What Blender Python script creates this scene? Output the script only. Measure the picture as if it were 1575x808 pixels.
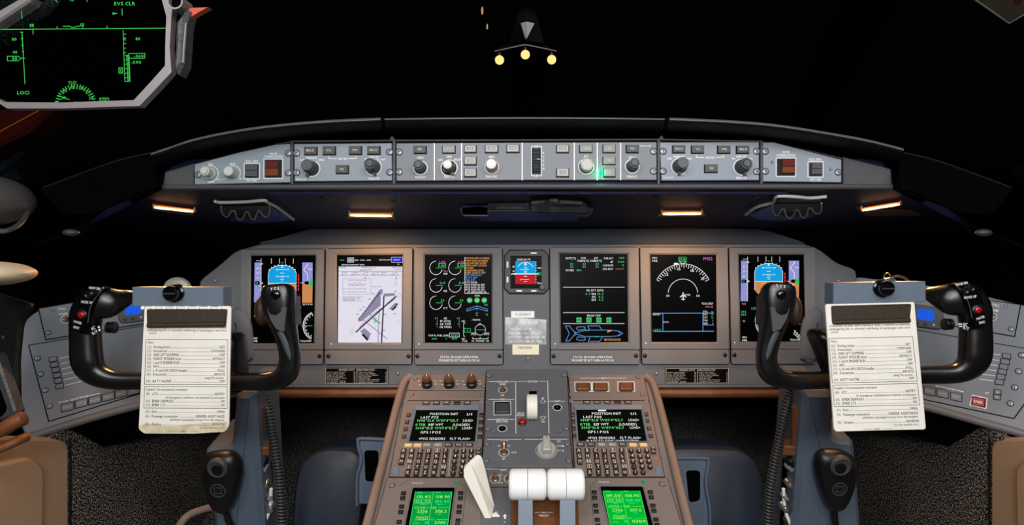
import bpy, math, random
from mathutils import Vector, Matrix
random.seed(7)
RAD = math.radians
scene = bpy.context.scene
COL = scene.collection
for _o in list(bpy.data.objects):
    bpy.data.objects.remove(_o)

# ---------------------------------------------------------------- camera
PITCH, FPX, CX, CY = 16.0, 975.0, 810.0, 404.0
CAM = Vector((0, 0, 1.25))
FWD = Vector((0, math.cos(RAD(PITCH)), -math.sin(RAD(PITCH))))
UPC = Vector((0, math.sin(RAD(PITCH)), math.cos(RAD(PITCH))))
RGT = Vector((1, 0, 0))
cd = bpy.data.cameras.new('camera')
cam = bpy.data.objects.new('camera', cd)
COL.objects.link(cam)
cam.location = CAM
cam.rotation_euler = (RAD(90 - PITCH), 0, 0)
cd.sensor_width = 36
cd.lens = 36 * FPX / 1575
cd.shift_x = (787.5 - CX) / 1575
cd.clip_start = 0.02
scene.camera = cam

# ---------------------------------------------------------------- world, lights, exposure
w = bpy.data.worlds.new('night'); scene.world = w; w.use_nodes = True
w.node_tree.nodes['Background'].inputs[0].default_value = (0.35, 0.42, 0.6, 1)
w.node_tree.nodes['Background'].inputs[1].default_value = 0.0015
scene.view_settings.view_transform = 'Standard'
scene.view_settings.look = 'None'
scene.view_settings.exposure = 0.0
scene.view_settings.gamma = 1.0

def area(name, loc, target, size, energy, col, size_y=None, spread=180):
    l = bpy.data.lights.new(name, 'AREA')
    l.energy = energy; l.color = col; l.size = size; l.spread = RAD(spread)
    if size_y:
        l.shape = 'RECTANGLE'; l.size_y = size_y
    o = bpy.data.objects.new(name, l); COL.objects.link(o)
    o.location = loc
    o.rotation_euler = (Vector(target) - Vector(loc)).to_track_quat('-Z', 'Y').to_euler()
    return o
area('dome_light_aft', (0.05, -0.75, 1.92), (0, 1.3, 0.8), 0.7, 25, (1, 0.975, 0.95), 0.35)
area('fill_fore', (0.0, 0.16, 1.98), (0, 1.1, 0.7), 0.9, 8, (0.97, 0.98, 1), 0.25)  # unseen area light added to shape light and shade on the panel
area('fill_left', (-0.75, -0.25, 1.9), (-0.5, 1.2, 0.7), 0.35, 7, (0.94, 0.97, 1))  # unseen side fill added for the wall linings and consoles
area('fill_right', (0.75, -0.25, 1.9), (0.5, 1.2, 0.7), 0.35, 7, (0.94, 0.97, 1))  # unseen side fill added, mirror of the left one

# ---------------------------------------------------------------- materials
def lin(c):
    c /= 255.0
    return c / 12.92 if c <= 0.04045 else ((c + 0.055) / 1.055) ** 2.4
def rgb(r, g, b):
    return (lin(r), lin(g), lin(b), 1)
M = {}
def mat(name, c, rough=0.5, metal=0.0, bump=0.0, bscale=300.0, var=0.0, vscale=12.0, spec=0.5, c2=None, coat=0):
    m = bpy.data.materials.new(name); m.use_nodes = True
    nt = m.node_tree; p = nt.nodes['Principled BSDF']
    p.inputs['Base Color'].default_value = rgb(*c)
    p.inputs['Roughness'].default_value = rough
    p.inputs['Metallic'].default_value = metal
    p.inputs['Specular IOR Level'].default_value = spec
    p.inputs['Coat Weight'].default_value = coat
    tc = nt.nodes.new('ShaderNodeTexCoord')
    if var > 0 or c2:
        n = nt.nodes.new('ShaderNodeTexNoise'); n.inputs['Scale'].default_value = vscale
        n.inputs['Detail'].default_value = 6
        nt.links.new(tc.outputs['Object'], n.inputs['Vector'])
        r = nt.nodes.new('ShaderNodeValToRGB')
        if c2:
            r.color_ramp.elements[0].position = 0.50; r.color_ramp.elements[1].position = 0.66
            r.color_ramp.elements[0].color = rgb(*c); r.color_ramp.elements[1].color = rgb(*c2)
        else:
            r.color_ramp.elements[0].position = 0.3; r.color_ramp.elements[1].position = 0.7
            a = rgb(*c)
            r.color_ramp.elements[0].color = tuple(x * (1 - var) for x in a[:3]) + (1,)
            r.color_ramp.elements[1].color = tuple(min(1, x * (1 + var)) for x in a[:3]) + (1,)
        nt.links.new(n.outputs['Fac'], r.inputs['Fac'])
        nt.links.new(r.outputs['Color'], p.inputs['Base Color'])
    if bump > 0:
        n = nt.nodes.new('ShaderNodeTexNoise'); n.inputs['Scale'].default_value = bscale
        n.inputs['Detail'].default_value = 3
        nt.links.new(tc.outputs['Object'], n.inputs['Vector'])
        b = nt.nodes.new('ShaderNodeBump'); b.inputs['Strength'].default_value = bump
        b.inputs['Distance'].default_value = 0.002
        nt.links.new(n.outputs['Fac'], b.inputs['Height'])
        nt.links.new(b.outputs['Normal'], p.inputs['Normal'])
    M[name] = m
    return m
def emit(name, c, s=1.0):
    m = bpy.data.materials.new(name); m.use_nodes = True
    nt = m.node_tree; nt.nodes.clear()
    o = nt.nodes.new('ShaderNodeOutputMaterial'); e = nt.nodes.new('ShaderNodeEmission')
    e.inputs[0].default_value = rgb(*c); e.inputs[1].default_value = s
    nt.links.new(e.outputs[0], o.inputs[0])
    M[name] = m
    return m
mat('panel_grey', (98, 99, 103), 0.55, bump=0.25, bscale=900, var=0.06, vscale=6)
mat('fascia_shade', (72, 80, 92), 0.5, bump=0.2, bscale=900)  # glareshield shade over the panel top, put into the colour
mat('console_grey', (116, 119, 126), 0.5, bump=0.2, bscale=900, var=0.05, vscale=6)
mat('pad_black', (3, 3, 4), 0.9, bump=0.5, bscale=420, spec=0.03)
mat('bezel_grey', (108, 107, 108), 0.5, bump=0.2, bscale=900, var=0.05, vscale=8)
mat('module_grey', (138, 144, 154), 0.5, bump=0.15, bscale=900, var=0.04, vscale=8)
mat('module_dark', (118, 122, 128), 0.5, bump=0.15, bscale=900, var=0.04, vscale=8)
mat('housing_grey', (68, 67, 70), 0.5, bump=0.25, bscale=900, var=0.06, vscale=10)
mat('pedestal_grey', (126, 114, 108), 0.5, bump=0.2, bscale=900, var=0.06, vscale=8)
mat('trim_warm', (140, 118, 104), 0.5, bump=0.25, bscale=700, var=0.08, vscale=9)
mat('bevel_blue', (112, 124, 138), 0.45)
mat('seam', (10, 10, 11), 0.8, spec=0.1)
mat('leather', (9, 9, 10), 0.6, bump=0.6, bscale=420, spec=0.2)
mat('brow_highlight', (80, 80, 84), 0.4, bump=0.2, bscale=500)  # lip highlight from the light above, put into the colour
mat('void', (3, 3, 3), 0.95, spec=0.02)
mat('under_glow_tint', (32, 32, 62), 0.55, bump=0.6, bscale=350, var=0.2, vscale=60, spec=0.2)  # bluish screen glow on the underside, put into the base colour
mat('black_plastic', (16, 16, 17), 0.35, bump=0.15, bscale=800)
mat('black_gloss', (8, 8, 9), 0.18)
mat('yoke_black', (16, 16, 17), 0.27, bump=0.1, bscale=900, var=0.1, vscale=30)
mat('yoke_face', (64, 66, 68), 0.5, bump=0.1, bscale=900)
mat('button_grey', (66, 66, 67), 0.5)
mat('button_lit', (126, 124, 120), 0.4)
mat('knob_dark', (44, 45, 47), 0.45)
mat('knob_cap', (74, 76, 78), 0.5)
mat('knob_silver', (190, 187, 180), 0.35, 0.2)
mat('chrome', (210, 205, 195), 0.2, 0.9)
mat('brass', (180, 140, 100), 0.28, 0.85)
mat('screw_metal', (142, 146, 150), 0.4, 0.35)
mat('screw_black', (20, 20, 20), 0.4)
mat('key_brown', (58, 36, 28), 0.4)
mat('key_black', (26, 21, 20), 0.4)
mat('key_amber', (240, 190, 110), 0.45)
mat('wood_brown', (112, 68, 40), 0.45, bump=0.3, bscale=60, var=0.25, vscale=25)
mat('ivory', (250, 248, 242), 0.4)
mat('white_roller', (255, 255, 253), 0.3)
mat('lever_white', (250, 244, 230), 0.45)
mat('stalk_blue', (112, 124, 140), 0.45)
mat('card_paper', (232, 226, 215), 0.6, var=0.05, vscale=25)
mat('card_stain', (206, 192, 160), 0.7, var=0.2, vscale=60)
mat('ink', (48, 46, 46), 0.8)
mat('ink_soft', (105, 102, 99), 0.8)
mat('box_blue', (98, 110, 124), 0.45, bump=0.1, bscale=500)
mat('clip_brown', (48, 39, 25), 0.55, bump=0.2, bscale=350, var=0.25, vscale=150)
mat('white_print', (250, 248, 244), 0.6)
mat('carpet', (12, 12, 13), 0.95, bump=0.0, bscale=300, spec=0.05, c2=(205, 203, 198), vscale=300)
mat('carpet_side', (14, 13, 13), 0.95, bump=0.0, bscale=300, spec=0.05, c2=(205, 198, 188), vscale=300)
mat('tan_leather', (164, 140, 114), 0.6, bump=0.35, bscale=500, var=0.06, vscale=5)
mat('tan_vinyl', (212, 190, 158), 0.55, bump=0.2, bscale=500, var=0.05, vscale=6)
mat('column_blue', (88, 100, 115), 0.45, bump=0.15, bscale=500, var=0.08, vscale=10)
mat('cover_blue', (44, 55, 68), 0.5, bump=0.15, bscale=700, var=0.08, vscale=8)
mat('pedal_blue', (80, 94, 112), 0.4, 0.1)
mat('rubber_hose', (58, 58, 58), 0.4, spec=0.5)
mat('leather_warm', (120, 70, 36), 0.5, bump=0.4, bscale=400)
mat('grip_edge', (186, 186, 180), 0.5)
mat('grip_body', (20, 22, 34), 0.5, bump=0.2)
mat('blue_glow_tint', (42, 54, 128), 0.45, bump=0.2, bscale=400)  # blue screen reflection put into the base colour
mat('lamp_metal', (150, 120, 90), 0.35, 0.5)
mat('hud_metal', (116, 108, 108), 0.4, 0.2, var=0.05)
mat('hud_dark', (60, 60, 60), 0.45, 0.1, bump=0.5, bscale=200, var=0.2, vscale=40)
mat('orange_tab', (165, 50, 18), 0.5)
mat('red_plastic', (165, 14, 16), 0.25)
mat('red_dim', (96, 8, 8), 0.45, spec=0.2)
mat('amber_dim', (112, 52, 10), 0.45, spec=0.2)
mat('red_trim', (34, 6, 4), 0.95, spec=0.03)
mat('trigger_red', (42, 16, 12), 0.6)
mat('silver_foil', (150, 152, 156), 0.25, 0.6, var=0.35, vscale=45)
mat('cream_label', (248, 240, 205), 0.5)
mat('visor', (30, 25, 20), 0.95, spec=0.03, var=0.25, vscale=30)
mat('dial_grey', (180, 177, 170), 0.4)
mat('silver_vent', (76, 72, 70), 0.35, 0.2)
mat('brass_bracket', (150, 100, 64), 0.4, 0.5)
mat('screen_black', (2, 2, 3), 0.3, spec=0.03)
for n, c, s in [('e_white', (235, 235, 235), 1), ('e_green', (70, 200, 110), .9), ('e_cyan', (20, 160, 225), 1), ('e_blue', (110, 165, 235), 1),
                ('e_mag', (225, 90, 190), 1), ('e_amber', (235, 165, 95), 1), ('e_red', (215, 50, 50), 1), ('e_lav', (146, 146, 212), 1),
                ('e_brown', (205, 135, 85), 1), ('e_map', (226, 222, 236), 1), ('e_mapgrey', (140, 136, 165), 1), ('e_ink', (26, 24, 34), 1),
                ('e_mapink', (120, 112, 130), 1), ('e_pink', (190, 100, 140), 1), ('e_navy', (30, 40, 210), 1), ('e_screen', (2, 2, 3), 1), ('e_stbred', (196, 34, 44), 1),
                ('e_rmu', (4, 160, 66), 1), ('e_rmu2', (0, 186, 50), 1), ('e_rmutext', (160, 245, 110), 1), ('e_rmuline', (110, 235, 120), 1), ('e_rmucyan', (60, 235, 150), 1),
                ('e_hud', (66, 205, 84), 1.0), ('e_cdugreen', (110, 220, 120), 1), ('e_cdu', (14, 14, 8), 1), ('e_lampgreen', (0, 255, 130), 3),
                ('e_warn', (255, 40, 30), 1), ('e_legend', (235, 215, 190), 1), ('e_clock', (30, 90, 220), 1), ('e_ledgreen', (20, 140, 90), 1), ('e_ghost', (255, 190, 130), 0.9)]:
    emit(n, c, s)
emit('lamp_filament', (255, 205, 150), 4)
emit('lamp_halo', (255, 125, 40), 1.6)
emit('glow_ball', (255, 192, 118), 1.7)

# ---------------------------------------------------------------- frames and mesh builder
def ray(px, py):
    return FWD + RGT * ((px - CX) / FPX) + UPC * ((CY - py) / FPX)
def pt(px, py, depth):
    return CAM + ray(px, py) * depth
class Frame:
    """a plane in the cockpit: origin, U right, V up along it, N out of it"""
    def __init__(s, O, U, V):
        s.O, s.U, s.V = Vector(O), Vector(U).normalized(), Vector(V).normalized()
        s.N = s.U.cross(s.V).normalized()
    def px(s, x, y, h=0.0):
        d = ray(x, y)
        t = ((s.O - CAM).dot(s.N) + h) / d.dot(s.N)
        p = CAM + d * t - s.O
        return (p.dot(s.U), p.dot(s.V))
    def px3(s, x, y, h=0.0):
        a = s.px(x, y, h); return (a[0], a[1], h)
    def world(s, u, v, h=0.0):
        return s.O + s.U * u + s.V * v + s.N * h
    def local(s, p):
        d = Vector(p) - s.O
        return (d.dot(s.U), d.dot(s.V), d.dot(s.N))
    def shift(s, u, v, h=0.0):
        return Frame(s.world(u, v, h), s.U, s.V)
    def matrix(s):
        m = Matrix.Identity(4)
        for i, a in enumerate((s.U, s.V, s.N, s.O)):
            for k in range(3): m[k][i] = a[k]
        return m
def camframe(depth, px=CX, py=CY):
    return Frame(pt(px, py, depth), RGT, UPC)

GLY = {}
def glyph(ch):
    if ch in GLY: return GLY[ch]
    if ch == ' ':
        GLY[ch] = ([], [], 0.42); return GLY[ch]
    cu = bpy.data.curves.new('g', 'FONT'); cu.body = ch; cu.size = 1.0; cu.resolution_u = 2; cu.offset = 0.0 if ch in 'MWwm' else 0.012
    o = bpy.data.objects.new('g', cu); COL.objects.link(o)
    dg = bpy.context.evaluated_depsgraph_get()
    me = bpy.data.meshes.new_from_object(o.evaluated_get(dg))
    vs = [(v.co.x, v.co.y) for v in me.vertices]; fs = [tuple(p.vertices) for p in me.polygons]
    bpy.data.objects.remove(o); bpy.data.curves.remove(cu); bpy.data.meshes.remove(me)
    if not vs:
        GLY[ch] = ([], [], 0.3); return GLY[ch]
    k = 1 / 0.729
    x0 = min(a for a, b in vs); x1 = max(a for a, b in vs)
    vs = [((a - x0) * k, b * k) for a, b in vs]
    GLY[ch] = (vs, fs, (x1 - x0) * k + 0.17)
    return GLY[ch]

def area2(pts):
    return sum(pts[i][0] * pts[(i + 1) % len(pts)][1] - pts[(i + 1) % len(pts)][0] * pts[i][1] for i in range(len(pts)))
def ccw(pts):
    pts = [tuple(p[:2]) for p in pts]
    return pts if area2(pts) > 0 else pts[::-1]
def inset(pts, d):
    out = []; n = len(pts)
    for i in range(n):
        a, b, c = Vector(pts[i - 1]), Vector(pts[i]), Vector(pts[(i + 1) % n])
        e1 = (b - a); e2 = (c - b)
        if e1.length < 1e-9 or e2.length < 1e-9:
            out.append(tuple(b)); continue
        e1.normalize(); e2.normalize()
        n1 = Vector((-e1.y, e1.x)); n2 = Vector((-e2.y, e2.x))
        m = n1 + n2
        k = 1 / max(0.35, 1 + n1.dot(n2))
        out.append(tuple(b + m * d * k))
    return out
def rounded(pts, r, n=4):
    """round the corners of a polygon"""
    pts = ccw(pts); out = []; N = len(pts)
    for i in range(N):
        a, b, c = Vector(pts[i - 1]), Vector(pts[i]), Vector(pts[(i + 1) % N])
        la, lc = (a - b).length, (c - b).length
        rr = min(r, la * 0.45, lc * 0.45)
        p, q = b + (a - b).normalized() * rr, b + (c - b).normalized() * rr
        for k in range(n + 1):
            t = k / n
            out.append(tuple(p * (1 - t) ** 2 + b * 2 * t * (1 - t) + q * t * t))
    return out
def smooth(pts, k=4, closed=False):
    """Catmull-Rom through tuples of any length"""
    P = [Vector(p) if len(p) <= 4 else p for p in pts]
    dim = len(pts[0]); out = []; n = len(pts)
    rng = range(n if closed else n - 1)
    for i in rng:
        if closed: a, b, c, d = pts[i - 1], pts[i], pts[(i + 1) % n], pts[(i + 2) % n]
        else: a, b, c, d = pts[max(0, i - 1)], pts[i], pts[i + 1], pts[min(n - 1, i + 2)]
        for j in range(k):
            t = j / k
            out.append(tuple(0.5 * (2 * b[q] + (c[q] - a[q]) * t + (2 * a[q] - 5 * b[q] + 4 * c[q] - d[q]) * t * t + (3 * b[q] - a[q] - 3 * c[q] + d[q]) * t ** 3) for q in range(dim)))
    if not closed: out.append(tuple(pts[-1]))
    return out

class MB:
    def __init__(s):
        s.v = []; s.f = []; s.mi = []; s.sm = []; s.mats = []
    def idx(s, m):
        if m not in s.mats: s.mats.append(m)
        return s.mats.index(m)
    def add(s, vs, fs, m, sm=False):
        o = len(s.v); s.v.extend(tuple(p) for p in vs); i = s.idx(m)
        for f in fs:
            s.f.append(tuple(o + k for k in f)); s.mi.append(i); s.sm.append(sm)
        return s
    def flat(s, pts, h, m):
        pts = ccw(pts)
        return s.add([(p[0], p[1], h) for p in pts], [tuple(range(len(pts)))], m)
    def prism(s, pts, h0, h1, m, bev=0.0, msame=None):
        pts = ccw(pts); n = len(pts)
        rings = [[(p[0], p[1], h0) for p in pts]]
        if bev > 0:
            rings.append([(p[0], p[1], h1 - bev) for p in pts])
            rings.append([(p[0], p[1], h1) for p in inset(pts, bev)])
        else:
            rings.append([(p[0], p[1], h1) for p in pts])
        vs = [p for r in rings for p in r]; fs = []
        for k in range(len(rings) - 1):
            for i in range(n):
                j = (i + 1) % n
                fs.append((k * n + i, k * n + j, (k + 1) * n + j, (k + 1) * n + i))
        fs.append(tuple(range(n))[::-1]); k = len(rings) - 1
        fs.append(tuple(k * n + i for i in range(n)))
        return s.add(vs, fs, m)
    def box(s, u0, v0, u1, v1, h0, h1, m, bev=0.0):
        return s.prism([(u0, v0), (u1, v0), (u1, v1), (u0, v1)], h0, h1, m, bev)
    def ring(s, outer, inner, h0, h1, m, hin=None):
        outer = [tuple(p[:2]) for p in outer]; inner = [tuple(p[:2]) for p in inner]
        n = len(outer); hin = h1 if hin is None else hin
        vs = [(p[0], p[1], h0) for p in outer] + [(p[0], p[1], h1) for p in outer] + [(p[0], p[1], hin) for p in inner] + [(p[0], p[1], h0) for p in inner]
        fs = []
        for i in range(n):
            j = (i + 1) % n
            for k in range(3):
                fs.append((k * n + i, k * n + j, (k + 1) * n + j, (k + 1) * n + i))
        return s.add(vs, fs, m)
    def lathe(s, u, v, prof, m, n=20, sm=True, start=0.0, flute=None):
        vs = []; fs = []
        for r, h in prof:
            for i in range(n):
                a = 2 * math.pi * i / n + start
                rr = r * (1 + (flute if (flute and i % 2) else 0))
                vs.append((u + rr * math.cos(a), v + rr * math.sin(a), h))
        for k in range(len(prof) - 1):
            for i in range(n):
                j = (i + 1) % n
                fs.append((k * n + i, k * n + j, (k + 1) * n + j, (k + 1) * n + i))
        fs.append(tuple(range(n))[::-1]); k = len(prof) - 1
        fs.append(tuple(k * n + i for i in range(n)))
        return s.add(vs, fs, m, sm)
    def lathe3(s, p, axis, prof, m, n=16, sm=True):
        axis = Vector(axis).normalized()
        x = axis.orthogonal().normalized(); y = axis.cross(x)
        vs = []; fs = []
        for r, h in prof:
            for i in range(n):
                a = 2 * math.pi * i / n
                vs.append(tuple(Vector(p) + axis * h + (x * math.cos(a) + y * math.sin(a)) * r))
        for k in range(len(prof) - 1):
            for i in range(n):
                j = (i + 1) % n
                fs.append((k * n + i, k * n + j, (k + 1) * n + j, (k + 1) * n + i))
        fs.append(tuple(range(n))[::-1]); k = len(prof) - 1
        fs.append(tuple(k * n + i for i in range(n)))
        return s.add(vs, fs, m, sm)
    def ball(s, p, r, m, n=16, sq=(1, 1, 1)):
        k = n // 2; prof = []
        vs = []; fs = []
        for a in range(k + 1):
            t = math.pi * a / k
            for i in range(n):
                q = 2 * math.pi * i / n; rr = max(math.sin(t), 0.002)
                vs.append((p[0] + r * sq[0] * rr * math.cos(q), p[1] + r * sq[1] * rr * math.sin(q), p[2] + r * sq[2] * math.cos(t)))
        for a in range(k):
            for i in range(n):
                j = (i + 1) % n
                fs.append((a * n + i, a * n + j, (a + 1) * n + j, (a + 1) * n + i))
        return s.add(vs, fs, m, True)
    def tube(s, pts, rad, m, n=10, ref=(0, 0, 1), sm=True, power=1.0, closed=False):
        """sweep an ellipse: rad is a number, or one (side, along ref) pair per point"""
        pts = [Vector(p) for p in pts]; ref = Vector(ref); vs = []; fs = []; L = len(pts)
        for k, p in enumerate(pts):
            if closed: t = pts[(k + 1) % L] - pts[k - 1]
            else: t = pts[min(L - 1, k + 1)] - pts[max(0, k - 1)]
            t.normalize()
            a = t.cross(ref)
            if a.length < 1e-5: a = t.orthogonal()
            a.normalize(); b = a.cross(t).normalized()
            r = rad[k] if isinstance(rad, (list, tuple)) else rad
            ra, rb = r if isinstance(r, (list, tuple)) else (r, r)
            for i in range(n):
                q = 2 * math.pi * i / n
                c, d = math.cos(q), math.sin(q)
                c = math.copysign(abs(c) ** power, c); d = math.copysign(abs(d) ** power, d)
                vs.append(tuple(p + a * ra * c + b * rb * d))
        for k in range(L if closed else L - 1):
            kk = (k + 1) % L
            for i in range(n):
                j = (i + 1) % n
                fs.append((k * n + i, k * n + j, kk * n + j, kk * n + i))
        if not closed:
            fs.append(tuple(range(n))[::-1]); fs.append(tuple((L - 1) * n + i for i in range(n)))
        return s.add(vs, fs, m, sm)
    def line(s, pts, wd, h, m, closed=False):
        pts = [Vector(p[:2]) for p in pts]
        n = len(pts)
        for i in range(n if closed else n - 1):
            a, b = pts[i], pts[(i + 1) % n]; d = b - a
            if d.length < 1e-9: continue
            d.normalize(); q = Vector((-d.y, d.x)) * wd / 2; e = d * wd * 0.3
            s.add([(*(a - e - q), h), (*(b + e - q), h), (*(b + e + q), h), (*(a - e + q), h)], [(0, 1, 2, 3)], m)
        return s
    def dome(s, outline, prof, m, c=None, h0=0.0):
        """pillow over an outline: prof = [(scale, height)] from rim to crown"""
        pts = ccw(outline); n = len(pts)
        if c is None: c = (sum(p[0] for p in pts) / n, sum(p[1] for p in pts) / n)
        vs = []; fs = []
        for k, h in prof:
            for p in pts: vs.append((c[0] + (p[0] - c[0]) * k, c[1] + (p[1] - c[1]) * k, h0 + h))
        for k in range(len(prof) - 1):
            for i in range(n):
                j = (i + 1) % n
                fs.append((k * n + i, k * n + j, (k + 1) * n + j, (k + 1) * n + i))
        fs.append(tuple(range(n))[::-1]); k = len(prof) - 1
        fs.append(tuple(k * n + i for i in range(n)))
        return s.add(vs, fs, m, True)
    def text(s, st, u, v, size, h, m, align='c', width=None, du=(1, 0), xs=0.8):
        """flat lettering: size is the cap height, (u,v) the middle of the line"""
        adv = sum(glyph(c)[2] for c in st) - 0.17
        kx = size * xs
        if width: kx = width / max(adv, 0.01)
        W = adv * kx
        x = {'c': -W / 2, 'l': 0, 'r': -W}[align]
        dx = Vector(du).normalized(); dy = Vector((-dx.y, dx.x))
        for c in st:
            gv, gf, ga = glyph(c)
            if gv:
                s.add([(u + dx.x * (x + a * kx) + dy.x * (b - 0.5) * size, v + dx.y * (x + a * kx) + dy.y * (b - 0.5) * size, h) for a, b in gv], gf, m)
            x += ga * kx
        return s
    def mesh(s, name):
        me = bpy.data.meshes.new(name)
        me.from_pydata(s.v, [], s.f)
        for m in s.mats: me.materials.append(M[m])
        me.polygons.foreach_set('material_index', s.mi)
        me.polygons.foreach_set('use_smooth', s.sm)
        if any(s.sm): me.set_sharp_from_angle(angle=RAD(42))
        me.update()
        return me
    def build(s, name, parent=None, loc=None, label=None):
        o = bpy.data.objects.new(name, s.mesh(name)); COL.objects.link(o)
        if parent is not None: o.parent = parent.o if isinstance(parent, Thing) else parent
        if loc: o.location = loc
        if label: o['label'] = label
        return o
def part(name, me, parent, loc, rotz=0.0):
    o = bpy.data.objects.new(name, me); COL.objects.link(o)
    o.parent = parent.o if isinstance(parent, Thing) else parent
    o.location = loc
    if rotz: o.rotation_euler = (0, 0, rotz)
    return o
class Thing:
    def __init__(s, name, F, p, label, cat, group=None, h=0.0, kind=None):
        u, v = F.px(p[0], p[1], h) if p else (0, 0)
        s.F = F.shift(u, v, h)
        s.o = bpy.data.objects.new(name, None); COL.objects.link(s.o)
        s.o.empty_display_size = 0.02
        s.o.matrix_world = s.F.matrix()
        if label: s.o['label'] = label
        if cat: s.o['category'] = cat
        if group: s.o['group'] = group
        if kind: s.o['kind'] = kind
def tagged(o, label, cat, group=None, kind=None):
    o['label'] = label; o['category'] = cat
    if group: o['group'] = group
    if kind: o['kind'] = kind
    return o
def structure(o, label=None):
    o['kind'] = 'structure'
    if label: o['label'] = label
    return o
class Pen:
    """draws on a frame at the places measured on the photograph's own crops"""
    def __init__(s, mb, F, ox=0, oy=0, k=1.0, h=0.0):
        s.mb, s.F, s.ox, s.oy, s.k, s.h = mb, F, ox, oy, k, h
    def P(s, x, y, h=None):
        return s.F.px(s.ox + x * s.k, s.oy + y * s.k, s.h if h is None else h)
    def P3(s, x, y, h=None):
        h = s.h if h is None else h
        return (*s.P(x, y, h), h)
    def L(s, n, x=0, y=0):
        a, b = s.P(x, y), s.P(x + n, y)
        return math.dist(a, b)
    def Lv(s, n, x=0, y=0):
        a, b = s.P(x, y), s.P(x, y + n)
        return math.dist(a, b)
    def Q(s, x0, y0, x1, y1, h=None):
        return [s.P(x0, y1, h), s.P(x1, y1, h), s.P(x1, y0, h), s.P(x0, y0, h)]
    def rect(s, x0, y0, x1, y1, m, h=None):
        s.mb.flat(s.Q(x0, y0, x1, y1), s.h if h is None else h, m)
    def poly(s, pts, m, h=None):
        s.mb.flat([s.P(*p) for p in pts], s.h if h is None else h, m)
    def line(s, pts, wd, m, closed=False, h=None):
        x, y = pts[0]
        s.mb.line([s.P(*p) for p in pts], s.L(wd, x, y), s.h if h is None else h, m, closed)
    def frame(s, x0, y0, x1, y1, wd, m):
        s.line([(x0, y0), (x1, y0), (x1, y1), (x0, y1)], wd, m, True)
    def arc(s, cx, cy, r, a0, a1, wd, m, n=24, ry=None):
        ry = ry or r
        s.line([(cx + r * math.cos(RAD(a0 + (a1 - a0) * i / n)), cy - ry * math.sin(RAD(a0 + (a1 - a0) * i / n))) for i in range(n + 1)], wd, m)
    def disc(s, cx, cy, r, m, ry=None, n=18, h=None):
        ry = ry or r
        s.poly([(cx + r * math.cos(2 * math.pi * i / n), cy + ry * math.sin(2 * math.pi * i / n)) for i in range(n)], m, h)
    def text(s, st, cx, cy, hh, m, align='c', w=None, slope=None):
        u, v = s.P(cx, cy)
        size = math.dist(s.P(cx, cy - hh / 2), s.P(cx, cy + hh / 2))
        wd = s.L(w, cx, cy) if w else None
        du = (1, 0)
        if slope is not None:
            q = s.P(cx + 10, cy + 10 * slope); du = (q[0] - u, q[1] - v)
        s.mb.text(st, u, v, size, s.h, m, align, wd, du)

# shared small meshes
def cached(key, fn, _c={}):
    if key not in _c: _c[key] = fn()
    return _c[key]
def screw_mesh(r, m='screw_metal'):
    def f():
        b = MB()
        b.lathe(0, 0, [(r * 1.12, 0), (r * 1.12, 0.0004)], 'seam', 16)
        b.lathe(0, 0, [(r * 0.92, 0.0004), (r * 0.92, 0.0012), (r * 0.7, 0.0019)], m, 16)
        b.box(-r * 0.6, -r * 0.09, r * 0.6, r * 0.09, 0.0019, 0.00195, 'seam')
        return b.mesh('screw')
    return cached(('screw', round(r, 5), m), f)
def screw(th, F, x, y, rpx, h=0.0, m='screw_metal'):
    u, v = F.px(x, y, h); r = math.dist(F.px(x, y, h), F.px(x + rpx, y, h))
    return part('screw', screw_mesh(round(r, 4), m), th, (u, v, h), random.uniform(0, 3))
# ---------------------------------------------------------------- planes of the cockpit
MP = Frame(pt(810, 470, 1.5), RGT, (0, math.sin(RAD(20)), math.cos(RAD(20))))           # main instrument panel
GP = Frame(pt(808, 250, 1.2), RGT, (0, math.sin(RAD(22)), math.cos(RAD(22))))           # glareshield control panels
PD = Frame(pt(812, 580, 1.45), RGT, (0, math.cos(RAD(15.7)), math.sin(RAD(15.7))))      # centre pedestal
_a = GP.world(*GP.px(810, 291, 0)); _b = MP.world(*MP.px(810, 347, 0))
US = Frame(_b, RGT, _a - _b)                                                            # sloping underside of the glareshield
_c, _s, _t = math.cos(RAD(40)), math.sin(RAD(40)), RAD(30)
SL = Frame(MP.world(*MP.px(304, 500)), (_c, _s, 0), (-_s * math.sin(_t), _c * math.sin(_t), math.cos(_t)))
SR = Frame(MP.world(*MP.px(1319, 500)), (_c, -_s, 0), (_s * math.sin(_t), _c * math.sin(_t), math.cos(_t)))

# ---------------------------------------------------------------- the shell
def slab(name, O, U, V, pts, h0, h1, m):
    F = Frame(O, U, V); b = MB(); b.prism(pts, h0, h1, m)
    o = b.build(name); o.matrix_world = F.matrix(); return o
structure(slab('floor', (0, 0, 0), (1, 0, 0), (0, 1, 0), [(-1.2, -1), (1.2, -1), (1.2, 2.3), (-1.2, 2.3)], -0.03, 0, 'carpet'), 'dark speckled carpet floor')
structure(slab('wall_front', (0, 2.3, 0), (1, 0, 0), (0, 0, 1), [(-1.2, 0), (1.2, 0), (1.2, 1.02), (-1.2, 1.02)], 0, 0.03, 'void'))
structure(slab('ceiling', (0, 0, 2.05), (1, 0, 0), (0, -1, 0), [(-1.2, -0.75), (1.2, -0.75), (1.2, 1.2), (-1.2, 1.2)], -0.03, 0, 'void'))
for sd, nm in ((-1, 'wall_left'), (1, 'wall_right')):
    structure(slab(nm, (sd * 1.2, 0, 0), (0, 1, 0) if sd < 0 else (0, -1, 0), (0, 0, 1),
        [(-1, 0), (2.3, 0), (2.3, 1.02), (-1, 1.02)] if sd < 0 else [(1, 0), (-2.3, 0), (-2.3, 1.02), (1, 1.02)], -0.03, 0, 'void'))
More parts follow.
